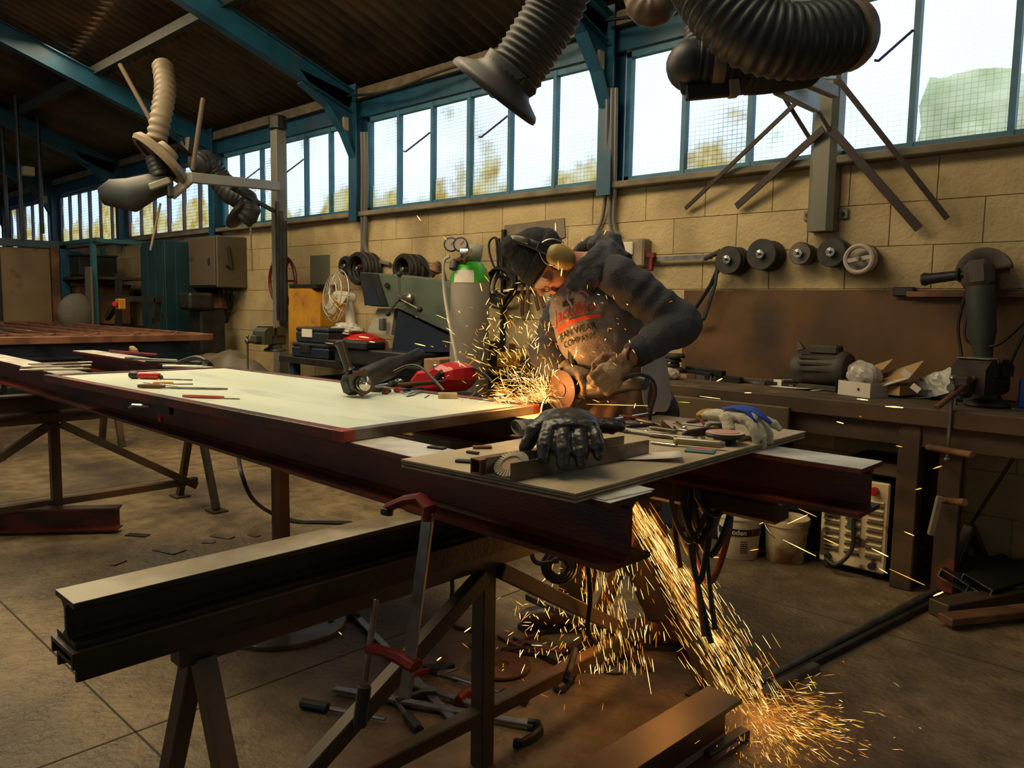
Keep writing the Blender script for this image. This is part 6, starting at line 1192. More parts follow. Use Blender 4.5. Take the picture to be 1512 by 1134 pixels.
cable('guard_wire', [on(1056, 640, LZ)+V((0, 0, .04)), on(1075, 636, LZ)+V((0, 0, .058)), on(1100, 636, LZ)+V((0, 0, .06)), on(1128, 645, LZ)+V((0, 0, .045))], .003, M_blk, 'thin black wire bow arching behind the cream glove', 'wire')
tin = thing('teal_tin', on(1030, 667, LZ), 'flat teal and pink bit card lying under the burner handle', 'card'); o = MB().box(on(1034, 667, LZ)+V((0, 0, .003)), (.075, .05, .005), rz=.35, bev=.001).build('card_body', mat('teal_card', (.05, .22, .20), .5), tin); MB().box(on(1036, 667, LZ)+V((0, 0, .006)), (.055, .03, .0012), rz=.35).build('pink_print', mat('pink_print', (.35, .12, .12), .6), tin)
pp = sheet('paper_sheet', 955, 676, .17, .085, .62, M_paper, 'cream paper sheet with curled corner at the front of the plywood', z=LZ+.001, curl=.012)
for i, (x, y, l_, w_, a_, m_, lb) in enumerate(((688, 683, .05, .02, .5, M_dgrey, 'dark flat steel tab left of the square tube'), (712, 662, .05, .022, .9, M_rust, 'thin rusty tab at the back left of the plywood'), (698, 670, .035, .012, .2, M_dgrey, 'small dark sliver between the steel tabs'), (762, 646, .03, .02, .2, M_rust, 'rust brown chip behind the square tube'), (775, 640, .045, .03, .4, M_paper, 'small white block standing behind the rolled glove cuff'), (645, 663, .05, .02, .3, M_dgrey, 'grey tab lying at the panel end of the plywood'))):
    h_ = .022 if 'block' in lb else .006; tag(MB().box(on(x, y)+V((0, 0, h_/2+.0006)), (l_, w_, h_), rz=a_, bev=.001).build('steel_tab', m_), lb, 'block' if 'block' in lb else 'steel tab')
cable('thin_wire', [on(798, 640), on(800, 618)+V((0, 0, .04)), on(810, 606)+V((0, 0, .05)), on(825, 604)+V((0, 0, .03)), on(833, 612)], .003, M_steel, 'thin grey wire looping up from the plywood near the sparks', 'wire')
# cables on the floor and hanging
cable('floor_hose', [at(352, 672, X=-4.2), at(357, 700, X=-4.0), at(372, 735, z=.25), at(400, 757, z=.06), at(440, 770, z=.012), at(470, 771, z=.012), at(520, 772, z=.012)], .012, M_rub, 'black hose dropping from the beam and curling onto the floor at left', 'hose')
cable('floor_cable', [at(665, 835, z=.4), at(668, 870, z=.25), at(664, 905, z=.08), at(672, 925, z=.01), at(705, 932, z=.01)], .009, M_rub, 'black cable descending left of the front trestle post')
R4 = random.Random(21)
for k in range(7):
    x, y = 735+R4.uniform(0, 30), 935+R4.uniform(0, 35); P_ = [at(x, y, z=.01)]
    for j in range(6): x += R4.uniform(18, 48); y += R4.uniform(-22, 20); y = min(max(y, 915), 985); P_.append(at(x, y, z=.01+.012*R4.random()))
    cable('welding_cable', P_, .009, [M_rub, MATS['maroon_hose']][k % 2], 'one of the dark cables snaking over the floor around the boots', group='cables around the boots')
cable('welding_cable', [at(835, 1005, z=.3), at(842, 985, z=.3), at(850, 960, z=.15), at(846, 1000, z=.02), at(826, 1020, z=.01), at(815, 1000, z=.01)], .011, M_rub, 'black cable looping under the trestle rail near the sparks')
cable('under_cable', [at(785, 800, d=2.6), at(787, 825, d=2.6), at(800, 832, d=2.6), at(825, 828, d=2.6)], .008, M_rub, 'black cable hanging in a loop under the near beam')
cable('under_cable', [at(868, 835, d=2.5), at(872, 880, d=2.5), at(868, 930, d=2.55), at(880, 950, d=2.6)], .008, M_rub, 'thin dark cable hanging through the falling sparks')
sg = thing('plug_block', at(826, 838, d=2.6), 'black coiled plug block hanging under the near beam before the knee', 'plug'); c = at(826, 838, d=2.6)
for k in range(3): MB().tube([c+(RT*math.cos(a)+UP*math.sin(a))*(.03+.012*k)+FW*.01*k for a in [q*math.pi/8 for q in range(16)]], .008, 6, closed=True).build('coil_turn', M_blk, sg, smooth=True)
tag(MB().bar(at(780, 880, z=.17), at(878, 925, z=.17), .035, .03, bev=.003).build('angle_bar', M_steel), 'bright bar resting across the boot instep', 'steel bar')
# ================================================================ the man
man = thing('person', (-1.80, 2.55, 0), 'man in dark beanie and ear defenders bending to grind at the panel end', 'person')
def Pd(x, y, d): return at(x, y, d=d)
M_skin = mat('skin', (.46, .22, .14), .5, c2=(.40, .17, .10), scale=14)
M_char = mat('charcoal_cotton', (.060, .058, .066), .9, c2=(.042, .041, .048), scale=20, bump=.4, bscale=120)
M_greyc = mat('grey_marl_cotton', (.30, .26, .225), .9, c2=(.235, .205, .175), scale=30, bump=.35, bscale=140)
M_black_k = mat('black_knit', (.008, .010, .014), .9, bump=.5, bscale=200)
M_apron = mat('leather_apron', (.22, .115, .045), .6, c2=(.14, .065, .025), scale=5, c3=(.30, .18, .08), scale3=4, bump=.3)
M_trous = mat('dark_trousers', (.03, .022, .018), .85, c2=(.05, .03, .02), scale=8, bump=.4)
M_boot = mat('brown_boot_leather', (.075, .035, .014), .42, c2=(.04, .018, .008), scale=8, bump=.3)
M_hide = mat('worn_hide_glove', (.48, .33, .17), .7, c2=(.30, .17, .075), scale=9, c3=(.16, .075, .03), scale3=8, spread3=(.52, .66), bump=.5, bscale=120)
M_muff = mat('yellow_muff', (.52, .36, .08), .6, c2=(.34, .22, .06), scale=9, c3=(.55, .45, .2), scale3=12)
def soft(name, mb, m, par, vox=.008, sm=4, fold=None, fs=.06, weight=.5):
    o = mb.build(name, m, par, smooth=2); md = o.modifiers.new('r', 'REMESH'); md.mode = 'VOXEL'; md.voxel_size = vox; md.use_smooth_shade = True
    if sm: md = o.modifiers.new('s', 'SMOOTH'); md.iterations = sm; md.factor = .5
    if fold:
        tx = bpy.data.textures.new('f', 'CLOUDS'); tx.noise_scale = fs; tx.noise_depth = 1; md = o.modifiers.new('d', 'DISPLACE'); md.texture = tx; md.strength = fold; md.mid_level = .5; md.texture_coords = 'GLOBAL'
    return o
# joints
nk = Pd(868, 392, 2.93); chest = Pd(880, 450, 2.95); belly = Pd(912, 535, 3.0); hip = Pd(944, 618, 3.02)
shL = Pd(915, 412, 2.80); elL = Pd(1004, 478, 2.76); wrL = Pd(932, 527, 2.66); shR = Pd(838, 450, 3.08); elR = Pd(808, 520, 3.05); wrR = Pd(836, 566, 2.92)
hL, hR = hip+FW*-.08+RT*.03, hip+FW*.09-RT*.02
ankR = V((-1.985, 2.50, .11)); ankL = V((-1.62, 2.62, .11)); knR = V((-1.93, 2.50, .50)); knL = V((-1.72, 2.50, .50))
hd = Pd(806, 388, 2.90)
# head axes: crown to the upper left of the picture, face down to the left
cr = (-RT*.90+UP*.38-FW*.14).normalized(); fa = (-RT*.30-UP*.93-FW*.14); fa = (fa-cr*fa.dot(cr)).normalized(); ea = fa.cross(cr)  # side axis
if ea.dot(FW) > 0: ea = -ea       # the ear we see, his left
HM = Matrix((ea, fa, cr)).transposed()
def H(x, y, z): return hd+HM@V((x, y, z))
# continuous body
mb = MB()
mb.ball(H(0, 0, .01), (.073, .092, .098), 20, rot=HM)
mb.tube([H(0, .012, -.02), H(0, .03, -.06), H(0, .045, -.095)], [(.062, .070), (.056, .058), (.034, .030)], 14, xref=ea)   # jaw to chin
mb.tube([H(0, .082, .012), H(0, .098, -.010), H(0, .112, -.028), H(0, .098, -.036)], [.009, .013, .016, .010], 8)           # nose
mb.tube([H(-.035, .082, .022), H(0, .092, .024), H(.035, .082, .022)], .012, 8)                                             # brow
mb.tube([H(-.022, .090, -.055), H(0, .096, -.054), H(.022, .090, -.055)], .0075, 8); mb.tube([H(-.020, .088, -.068), H(0, .094, -.069), H(.020, .088, -.068)], .008, 8)
for s in (-1, 1): mb.ball(H(s*.042, .068, -.022), .022, 8); mb.ball(H(s*.074, -.012, -.018), (.010, .018, .030), 8, rot=HM)
mb.tube([H(0, -.02, -.05), H(0, -.03, -.10), nk, chest.lerp(nk, .6)], [.058, .056, .062, .08], 14)
mb.tube([nk, chest, belly, hip], [(.07, .07), (.15, .11), (.14, .10), (.14, .12)], 16, xref=RT)
mb.tube([nk, shL.lerp(nk, .3), shL, elL, wrL], [.06, .06, .058, .045, .028], 12); mb.tube([nk, shR.lerp(nk, .3), shR, elR, wrR], [.06, .06, .058, .043, .028], 12)
for h_, k_, a_ in ((hL, knL, ankL), (hR, knR, ankR)): mb.tube([h_, h_.lerp(k_, .3), k_, k_.lerp(a_, .4), a_, a_-V((0, 0, .08))], [.085, .082, .055, .052, .036, .036], 12)
soft('body', mb, M_skin, man, .0065, 3)
# eyes behind the glasses
for s in (-1, 1):
    MB().ball(H(s*.030, .078, .006), .0115, 10).build('eye', mat('eye_white', (.6, .55, .5), .3), man, smooth=2)
# hoodie: grey front and back
mb = MB()
mb.tube([nk.lerp(chest, .12), chest.lerp(nk, .35)-RT*.012, chest-RT*.012, chest.lerp(belly, .5)-RT*.02, belly-RT*.02, belly.lerp(hip, .5)-RT*.005, hip.lerp(belly, .12)],
        [(.095, .10), (.145, .15), (.168, .168), (.175, .165), (.165, .155), (.15, .15), (.155, .155)], 24, xref=RT)
hood_body = soft('hoodie', mb, M_greyc, man, .009, 5, .022, .07)
# sleeves: charcoal raglan
def sleeve(a, b, c, top, name):
    mb = MB(); P_ = [top, a, a.lerp(b, .35), a.lerp(b, .7), b, b.lerp(c, .22), b.lerp(c, .6), b.lerp(c, .86)]; pts = spline(P_, 7); N = len(pts); rad = []
    base = [.070, .080, .078, .074, .073, .068, .058, .049]
    for i in range(N):
        u = i/(N-1)*7; k = min(int(u), 6); r_ = base[k]+(base[k+1]-base[k])*(u-k); rad.append(r_*(1+.055*math.sin(i*1.25+1.3*math.sin(i*.37))*(1 if .12 < i/N else .2)))
    mb.tube(pts, rad, 18); mb.ball(b+(b-a).normalized()*.005, .076, 12)
    return soft(name, mb, M_char, man, .007, 2, .012, .06)
sl_ = sleeve(shL, elL, wrL, nk.lerp(shL, .45)+UP*.015, 'sleeve'); sr_ = sleeve(shR, elR, wrR, nk.lerp(shR, .45), 'sleeve')
for o_, b_, c_ in ((sl_, elL, wrL), (sr_, elR, wrR)):
    cc_ = MB().tube([b_.lerp(c_, .72), b_.lerp(c_, .78), b_.lerp(c_, .93), b_.lerp(c_, .98)], [.050, .053, .049, .044], 18).build('ribbed_cuff', mat('ribbed_charcoal', (.035, .033, .036), .9, c2=(.03, .03, .04), scale=60), o_, smooth=2)
# hood, bunched behind the neck
mb = MB()
mb.tube(spline([Pd(845, 432, 2.80), Pd(862, 402, 2.80), Pd(880, 382, 2.80), Pd(893, 370, 2.88), Pd(888, 362, 3.02), Pd(866, 368, 3.10), Pd(848, 390, 3.12), Pd(835, 425, 3.06)], 5), [(.030, .018)]*3+[(.040, .024)]*30+[(.030, .018)]*3, 12, xref=UP)
mb.tube(spline([Pd(858, 428, 2.79), Pd(884, 400, 2.78), Pd(905, 380, 2.82), Pd(906, 364, 2.92), Pd(893, 355, 3.02), Pd(872, 362, 3.08)], 5), [(.040, .024)]*26, 12, xref=UP)
mb.tube([Pd(872, 366, 2.98), Pd(890, 358, 2.95), Pd(905, 360, 2.92), Pd(912, 375, 2.90)], [.028, .045, .045, .03], 12)
mb.tube([Pd(878, 388, 2.86), Pd(900, 378, 2.88), Pd(922, 392, 2.86)], [.05, .065, .05], 12)
soft('hood', mb, M_char, man, .008, 2, .014, .04)
# collar front panel and drawstring
MB().tube(spline([Pd(842, 432, 2.80), Pd(838, 440, 2.79), Pd(845, 452, 2.78)], 4), .004, 6).build('drawstring', M_greyc, man, smooth=2)
# chest print: lettering wrapped on the hoodie front, raycast from the front
bpy.context.view_layer.update()
dg = bpy.context.evaluated_depsgraph_get(); ev = hood_body.evaluated_get(dg); Minv = hood_body.matrix_world.inverted()
def on_chest(p0, d_):
    a = Minv@p0; b = Minv.to_3x3()@d_; ok, loc, nrm, idx = ev.ray_cast(a, b)
    return (hood_body.matrix_world@loc, ok)
U_, V_ = (RT*.97+UP*.22).normalized(), (UP*.97-RT*.22).normalized(); prj = (FW*.92+RT*.38).normalized()
def print_on(name, verts, faces, org, m, off=.0035, su=1, sv=1):
    mb = MB(); vs = []
    for p in verts:
        q = org+U_*p[0]*su+V_*p[1]*sv-prj*.6; h, ok = on_chest(q, prj); vs.append((h if ok else org+U_*p[0]*su+V_*p[1]*sv)-prj*off)
    return mb.add(vs, faces).build(name, m, hood_body)
def dense(poly, n=10): return poly
M_or = mat('orange_print', (.75, .075, .012), .7); M_bp = mat('black_print', (.045, .035, .03), .8)
tv, tf = text_mesh('Jack&Jo', .062); sk = [(v.x+v.y*.35, v.y) for v in tv]
print_on('script_lettering', sk, tf, Pd(857, 463, 2.9), M_or)
def strip(name, x0, x1, f0, f1, org, m, n=16):
    vs = []; 
    for i in range(n+1): x = x0+(x1-x0)*i/n; vs += [(x, f0(i/n)), (x, f1(i/n))]
    return print_on(name, vs, [(2*i, 2*i+2, 2*i+3, 2*i+1) for i in range(n)], org, m)
strip('swoosh', -.10, .10, lambda t: -.046+.010*math.sin(t*3.1)-.010*(1-t), lambda t: -.034+.008*math.sin(t*3.1), Pd(857, 463, 2.9), M_or)
tv, tf = text_mesh('JEAN WEAR', .033); print_on('lettering', [(v.x, v.y) for v in tv], tf, Pd(859, 491, 2.9), M_bp)
tv, tf = text_mesh('COMPANY', .031); print_on('lettering', [(v.x, v.y) for v in tv], tf, Pd(862, 504, 2.9), M_bp)
strip('print_box', -.024, .024, lambda t: -.010, lambda t: .010, Pd(848, 450, 2.9), M_bp, 6); strip('print_box_line', -.018, .018, lambda t: -.003, lambda t: .003, Pd(848, 450, 2.89), mat('print_gap', (.13, .11, .09), .8), 4)
# beanie with turned-up rim
mb = MB(); mb.ball(H(0, -.012, .035), (.088, .108, .112), 22, rot=HM); mb.v = [p for p in mb.v]
lo = -.02
for i, p in enumerate(mb.v):
    q = HM.transposed()@(p-hd); lim = .018+.25*max(0, -q.y)*-1 - (.02 if q.y < 0 else 0)
    if q.z < lim: q.z = lim; 
    mb.v[i] = hd+HM@q
mb.tube([H(0, -.005, .12), H(.0, -.02, .15), H(0, -.035, .163)], [.06, .045, .024], 14)
soft('beanie', mb, M_black_k, man, .006, 2, .006, .03)
mb = MB(); ring = []
for k in range(28):
    a = 2*math.pi*k/28; y = math.cos(a)*.104-.010; x = math.sin(a)*.086; ring.append(H(x, y, .030+.16*(y-.0)*.35))
mb.tube(ring, [(.010, .026)]*28, 8, closed=True, xref=fa); mb.build('beanie_rim', M_black_k, man, smooth=2)
# ear defenders: headband, wire yokes and yellow cups
ed = MB(); arc = [H(.098*math.cos(a), -.012-.01*math.sin(a), .01+.150*math.sin(a)) for a in [math.pi*k/16 for k in range(17)]]
band = ed.tube(arc, [(.018, .005)]*17, 8, xref=fa).build('headband', M_blk, man, smooth=2)
MB().tube([p+(p-H(0, 0, .05)).normalized()*.006 for p in arc[3:12]], [(.012, .002)]*9, 6, xref=fa).build('headband_pad', mat('dark_band', (.10, .095, .08), .35), band, smooth=2)
for s in (1, -1):
    c0 = H(s*.078, -.012, -.030)
    cup = MB().lathe([(.032, 0), (.043, .006), (.045, .018), (.041, .036), (.030, .047), (.012, .051)], c0, ea*s, 22, xref=cr); cc_ = V(c0)
    cup.v = [cc_+(p-cc_)+cr*((p-cc_).dot(cr))*.28 for p in cup.v]; cup.build('ear_cup', M_muff, man, smooth=True)
    MB().lathe([(.036, -.012), (.046, -.008), (.046, .004), (.034, .008)], c0, ea*s, 20, xref=cr).build('cushion', M_blk, man, smooth=True)
    MB().tube(spline([H(s*.118, .034, -.02), H(s*.112, .038, .015), H(s*.104, .012, .045), H(s*.100, -.012, .055), H(s*.104, -.040, .045), H(s*.112, -.058, .015), H(s*.118, -.056, -.02)], 4), .0022, 6).build('wire_yoke', M_chrome, man, smooth=2)
    MB().bar(H(s*.099, -.012, .005), H(s*.102, -.012, .065), .034, .008, up=ea, bev=.003).build('yoke_block', M_blk, man)
# safety glasses
gl = MB(); gl.tube(spline([H(-.074, .010, .004), H(-.066, .075, .010), H(-.030, .104, .012), H(0, .108, .014), H(.030, .104, .012), H(.066, .075, .010), H(.074, .010, .004)], 4), [(.004, .002)]*25, 6, xref=cr)
fr_ = gl.build('glasses_frame', M_blk, man, smooth=2)
for s in (-1, 1):
    vs = [H(s*.006, .107, .014), H(s*.036, .104, .014), H(s*.064, .078, .012), H(s*.062, .074, -.020), H(s*.036, .098, -.024), H(s*.008, .102, -.018)]
    mb = MB(); mb.add(vs, [(0, 1, 4, 5), (1, 2, 3, 4)]); o = mb.build('lens', mat('clear_lens', (.8, .8, .75), .05, alpha=.35), fr_)
# apron and light overshirt skirt
mb = MB(); 
def sheet_curve(rows, m, name, th=.004):
    K = len(rows[0]); vs = [p for r_ in rows for p in r_]; fs = [(i*K+j, i*K+j+1, (i+1)*K+j+1, (i+1)*K+j) for i in range(len(rows)-1) for j in range(K-1)]
    o = MB().add(vs, fs).build(name, m, man, smooth=2); md = o.modifiers.new('ss', 'SUBSURF'); md.levels = md.render_levels = 2; md = o.modifiers.new('s', 'SOLIDIFY'); md.thickness = th; return o
rows = []
for (y, xl, xr, dl, dr_) in ((552, 880, 955, 2.86, 2.86), (574, 876, 966, 2.88, 2.82), (594, 858, 966, 2.88, 2.80), (618, 842, 962, 2.86, 2.80), (660, 850, 962, 2.84, 2.80), (740, 860, 962, 2.84, 2.84)):
    rows.append([Pd(xl+(xr-xl)*k/8, y+(5 if k % 2 else -4), dl+(dr_-dl)*k/8+.02*(k % 2)-.04*math.sin(math.pi*k/8)) for k in range(9)])
sheet_curve(rows, M_apron, 'leather_apron')
rows = []
for (y, xl, xr) in ((505, 950, 976), (530, 948, 983), (560, 946, 988), (590, 948, 992), (608, 955, 985)):
    rows.append([Pd(xl+(xr-xl)*k/4, y, 2.79+.025*k+.02*(k % 2)) for k in range(5)])
sheet_curve(rows, mat('pale_overshirt', (.50, .48, .42), .8, c2=(.40, .38, .33), scale=6), 'pale_shirt_tail')
# trousers and boots
mb = MB(); mb.tube([belly.lerp(hip, .6), hip, hip-V((0, 0, .05))], [(.15, .13), (.16, .14), (.15, .13)], 16, xref=RT)
for h_, k_, a_ in ((hL, knL, ankL), (hR, knR, ankR)): mb.tube(spline([h_, h_.lerp(k_, .4), k_, k_.lerp(a_, .5), a_+V((0, 0, .03))], 4), [.105, .104, .102, .1, .098, .094, .09, .086, .084, .082, .08, .08, .078, .078, .076, .074, .072], 14)
soft('trousers', mb, M_trous, man, .010, 3, .016, .06)
def boot(a, d_, nm):
    d_ = V((d_.x, d_.y, 0)).normalized(); mb = MB(); s_ = V((-d_.y, d_.x, 0))
    mb.tube([a+V((0, 0, .09)), a+V((0, 0, .02)), a+V((0, 0, -.03))+d_*.01], [(.058, .062), (.052, .058), (.048, .062)], 16, xref=s_)
    mb.tube([a-d_*.075+V((0, 0, -.055)), a-d_*.04+V((0, 0, -.045)), a+d_*.05+V((0, 0, -.035)), a+d_*.13+V((0, 0, -.050)), a+d_*.19+V((0, 0, -.055)), a+d_*.225+V((0, 0, -.062))], [(.030, .035), (.044, .050), (.048, .055), (.052, .044), (.050, .038), (.032, .024)], 16, xref=s_)
    o = soft(nm, mb, M_boot, man, .006, 3)
    sb = MB(); pts = [(-.08, -.03), (-.08, .03), (-.02, .042), (.06, .042), (.14, .056), (.21, .045), (.238, .0), (.21, -.045), (.14, -.056), (.06, -.042), (-.02, -.042)]
    sb.prism(pts, V((a.x, a.y, .002)), d_, s_, (0, 0, .022)); sb.build('sole', M_blk, o); MB().tube([a+d_*.05+s_*.03+V((0, 0, .02)), a+d_*.065+V((0, 0, .025)), a+d_*.05-s_*.03+V((0, 0, .02))], .004, 6).build('lace', M_blk, o); return o
boot(ankR, at(740, 930, z=0)-V((ankR.x, ankR.y, 0)), 'boot'); boot(ankL, V((-.72, -.55, 0)), 'boot')
# gloved hands on the grinder
def hand(wr, dirv, palmn, name, curl, s=1.0, thumb=1):
    """five separate fingers; dirv: wrist to knuckles, palmn: the way the palm faces"""
    X_ = dirv.normalized(); Zp = -(palmn-X_*palmn.dot(X_)).normalized(); Y_ = Zp.cross(X_); mb = MB(); Q = lambda x, y, z: wr+(X_*x+Y_*y+Zp*z)*s
    mb.tube([Q(-.045, 0, 0), Q(-.01, 0, 0), Q(.03, 0, .004), Q(.065, 0, .006), Q(.085, 0, .004)], [(.036, .030), (.031, .024), (.042, .024), (.046, .022), (.040, .016)], 16, xref=Y_)
    for k, (y, L_) in enumerate(((-.033, .078), (-.011, .086), (.011, .080), (.032, .064))):
        p = V((.078, y, .002)); a = 0; pts = [p-V((.018, 0, 0)), p]
        for j, sg in enumerate((.44, .32, .24)): a += curl[j]; pts.append(pts[-1]+V((math.cos(a), 0, -math.sin(a)))*L_*sg)
        mb.tube([Q(*q) for q in pts], [.0125*s, .013*s, .0125*s, .0118*s, .009*s], 10); mb.ball(Q(*pts[-1]), .0098*s, 8)
    pts = [V((.005, -.030*thumb, -.004)), V((.030, -.052*thumb, -.016)), V((.055, -.052*thumb, -.038)), V((.072, -.036*thumb, -.052))]
    mb.tube([Q(*q) for q in pts], [.016*s, .016*s, .0145*s, .011*s], 10); mb.ball(Q(*pts[-1]), .0108*s, 8)
    o = soft(name, mb, M_hide, man, .004, 2, .005, .02)
    return o
kn = Pd(893, 562, 2.60)
hand(Pd(921, 536, 2.655), kn-Pd(921, 536, 2.655), (-RT*.35-UP*.35+FW*.9), 'work_glove', (.75, 1.05, .8), 1.12, 1)
hand(Pd(846, 548, 2.90), (RT*.5-UP*.3-FW*.6), (-UP*.8+RT*.1), 'work_glove', (.7, .9, .7), 1.0, -1)
MB().tube([Pd(934, 526, 2.664)+(UP*math.cos(a)*.8+RT*math.sin(a)*.5+FW*math.sin(a)*.6)*.043 for a in [k*math.pi/10 for k in range(20)]], .006, 6, closed=True).build('red_cuff_edge', M_redp, man, smooth=2)
# the grinder he holds
g3 = grinder('running angle grinder held at the panel end with sparks flying off its disc', disc=True, guard=True, m=mat('grinder_olive', (.045, .040, .025), .4), mh=M_dgrey)
hc3 = Pd(851, 574, 2.90); zax = (hc3-Pd(915, 568, 2.72)).normalized(); dax = (-FW*.62-RT*.70-UP*.05)
yax = (dax-zax*dax.dot(zax)).normalized(); xax = yax.cross(zax)
g3.matrix_world = Matrix.Translation(hc3) @ Matrix((xax, yax, zax)).transposed().to_4x4(); g3.scale = (.92,)*3
cable('power_cable', [Pd(918, 562, 2.62), Pd(940, 553, 2.58), Pd(962, 560, 2.58), Pd(968, 580, 2.60), Pd(960, 612, 2.62), Pd(962, 650, 2.66), Pd(966, 720, 2.7)], .006, M_rub, 'black cable of the held grinder looping down before the pale shirt')
# ================================================================ sparks: glowing chips of steel in flight
def spark_mat(name, col, e):
    m = bpy.data.materials.new(name); m.use_nodes = True; nt = m.node_tree; nt.nodes.clear(); em = nt.nodes.new('ShaderNodeEmission'); em.inputs[0].default_value = (*col, 1); em.inputs[1].default_value = e
    o = nt.nodes.new('ShaderNodeOutputMaterial'); nt.links.new(em.outputs[0], o.inputs[0]); m.cycles.emission_sampling = 'NONE'; return m
S = [spark_mat('spark_white', (1, .74, .28), 1.9), spark_mat('spark_yellow', (1, .54, .09), 1.15), spark_mat('spark_orange', (1, .32, .03), .85)]
RS = random.Random(5)
def chip(mb, p, d_, L, r, mi):
    r *= .78
    d_ = d_.normalized(); a, b = p-d_*L/2, p+d_*L/2; x, y, z = frame(d_); o = []
    for q, rr in ((a, r*.3), (p, r), (b, r*.5)): o += [q+x*rr, q-x*rr*.5+y*rr*.87, q-x*rr*.5-y*rr*.87]
    mb.add(o, [(0, 1, 4, 3), (1, 2, 5, 4), (2, 0, 3, 5), (3, 4, 7, 6), (4, 5, 8, 7), (5, 3, 6, 8), (2, 1, 0), (6, 7, 8)], mi)
def pickm(w=(.35, .4, .25)): u = RS.random(); return 0 if u < w[0] else 1 if u < w[0]+w[1] else 2
src = at(816, 590, d=2.92)
# main stream: from the cut, under the plywood, down to the floor
mb = MB(); s0 = at(925, 735, d=2.66); s1 = at(1112, 1045, z=.01)
for i in range(900):
    t = RS.random()**.85; sp = .012+.075*t
    p = s0.lerp(s1, t)+RT*RS.gauss(0, sp*.75)+V((RS.gauss(0, sp*.5), RS.gauss(0, sp*.5), RS.gauss(0, sp*.4))); p.z += .10*t*(1-t)
    if p.z < .012: p.z = .012+RS.random()*.02
    d_ = (s1-s0).normalized()+V((RS.gauss(0, .05), RS.gauss(0, .05), RS.gauss(0, .05))); chip(mb, p, d_, RS.uniform(.02, .085)*(1.1-.4*t), RS.uniform(.0007, .0017), pickm((.30, .42, .28)))
tag(mb.build('spark_stream', S), 'dense stream of sparks pouring from under the plywood down to the floor', 'sparks', kind='stuff')
# curtain of sparks behind the near beam
mb = MB()
for i in range(330):
    x = RS.gauss(893, 30); y = 800+190*RS.random()**.8; p = at(x+(y-800)*.10, y, d=2.72+RS.gauss(0, .07)); 
    if p.z < .012: p = at(x, y, z=.015)
    chip(mb, p, -UP+RT*RS.gauss(.15, .16), RS.uniform(.012, .05), RS.uniform(.0008, .0018), pickm())
for i in range(150):
    x = RS.gauss(820, 55); y = RS.gauss(930, 45); p = at(x, y, d=2.75+RS.gauss(0, .1)); 
    if p.z < .012: p = at(x, y, z=.015)
    a = RS.gauss(1.1, .7); chip(mb, p, RT*math.cos(a)+UP*math.sin(a), RS.uniform(.008, .04), RS.uniform(.0008, .002), pickm())
tag(mb.build('spark_curtain', S), 'loose sparks falling around the boots behind the near beam', 'sparks', kind='stuff')
# splash where the stream meets the floor
mb = MB(); c = at(1140, 1062, z=.01)
for i in range(620):
    x, y = RS.gauss(1140, 42)+abs(RS.gauss(0, 22)), RS.gauss(1072, 28); p = at(x, y, z=.012+abs(RS.gauss(0, .025))); d_ = (p-at(1085, 1030, z=0)); d_.z = RS.gauss(.02, .05); d_ += V((RS.gauss(0, .06), RS.gauss(0, .06), 0))
    chip(mb, p, d_, RS.uniform(.008, .05), RS.uniform(.0006, .0014), pickm((.15, .40, .45)))
tag(mb.build('spark_splash', S), 'fan of sparks scattering over the floor beyond the lying beam', 'sparks', kind='stuff')
# spray thrown up and back at the grinder
mb = MB()
for i in range(560):
    a = RS.gauss(2.25, .62); r_ = abs(RS.gauss(0, .20)); q = src-RT*.02; d_ = RT*math.cos(a)+UP*math.sin(a); p = q+d_*r_*1.05+FW*RS.gauss(0, .07)+UP*.0
    if p.z < PZ+.006: p.z = PZ+.006+RS.random()*.02
    b = a+RS.gauss(0, .55); chip(mb, p, RT*math.cos(b)+UP*math.sin(b)+FW*RS.gauss(0, .2), RS.uniform(.006, .042), RS.uniform(.0008, .0022), pickm((.40, .38, .22)))
for i in range(260):
    p = src+RT*RS.uniform(-.22, .035)+UP*abs(RS.gauss(0, .035))+FW*RS.gauss(0, .04)-UP*.01; p.z = max(p.z, PZ+.004); a = RS.gauss(2.8, .35); chip(mb, p, RT*math.cos(a)+UP*math.sin(a), RS.uniform(.01, .06), RS.uniform(.0008, .002), pickm((.35, .35, .3)))
tag(mb.build('spark_spray', S), 'burst of sparks flying up and left from the grinding disc', 'sparks', kind='stuff')
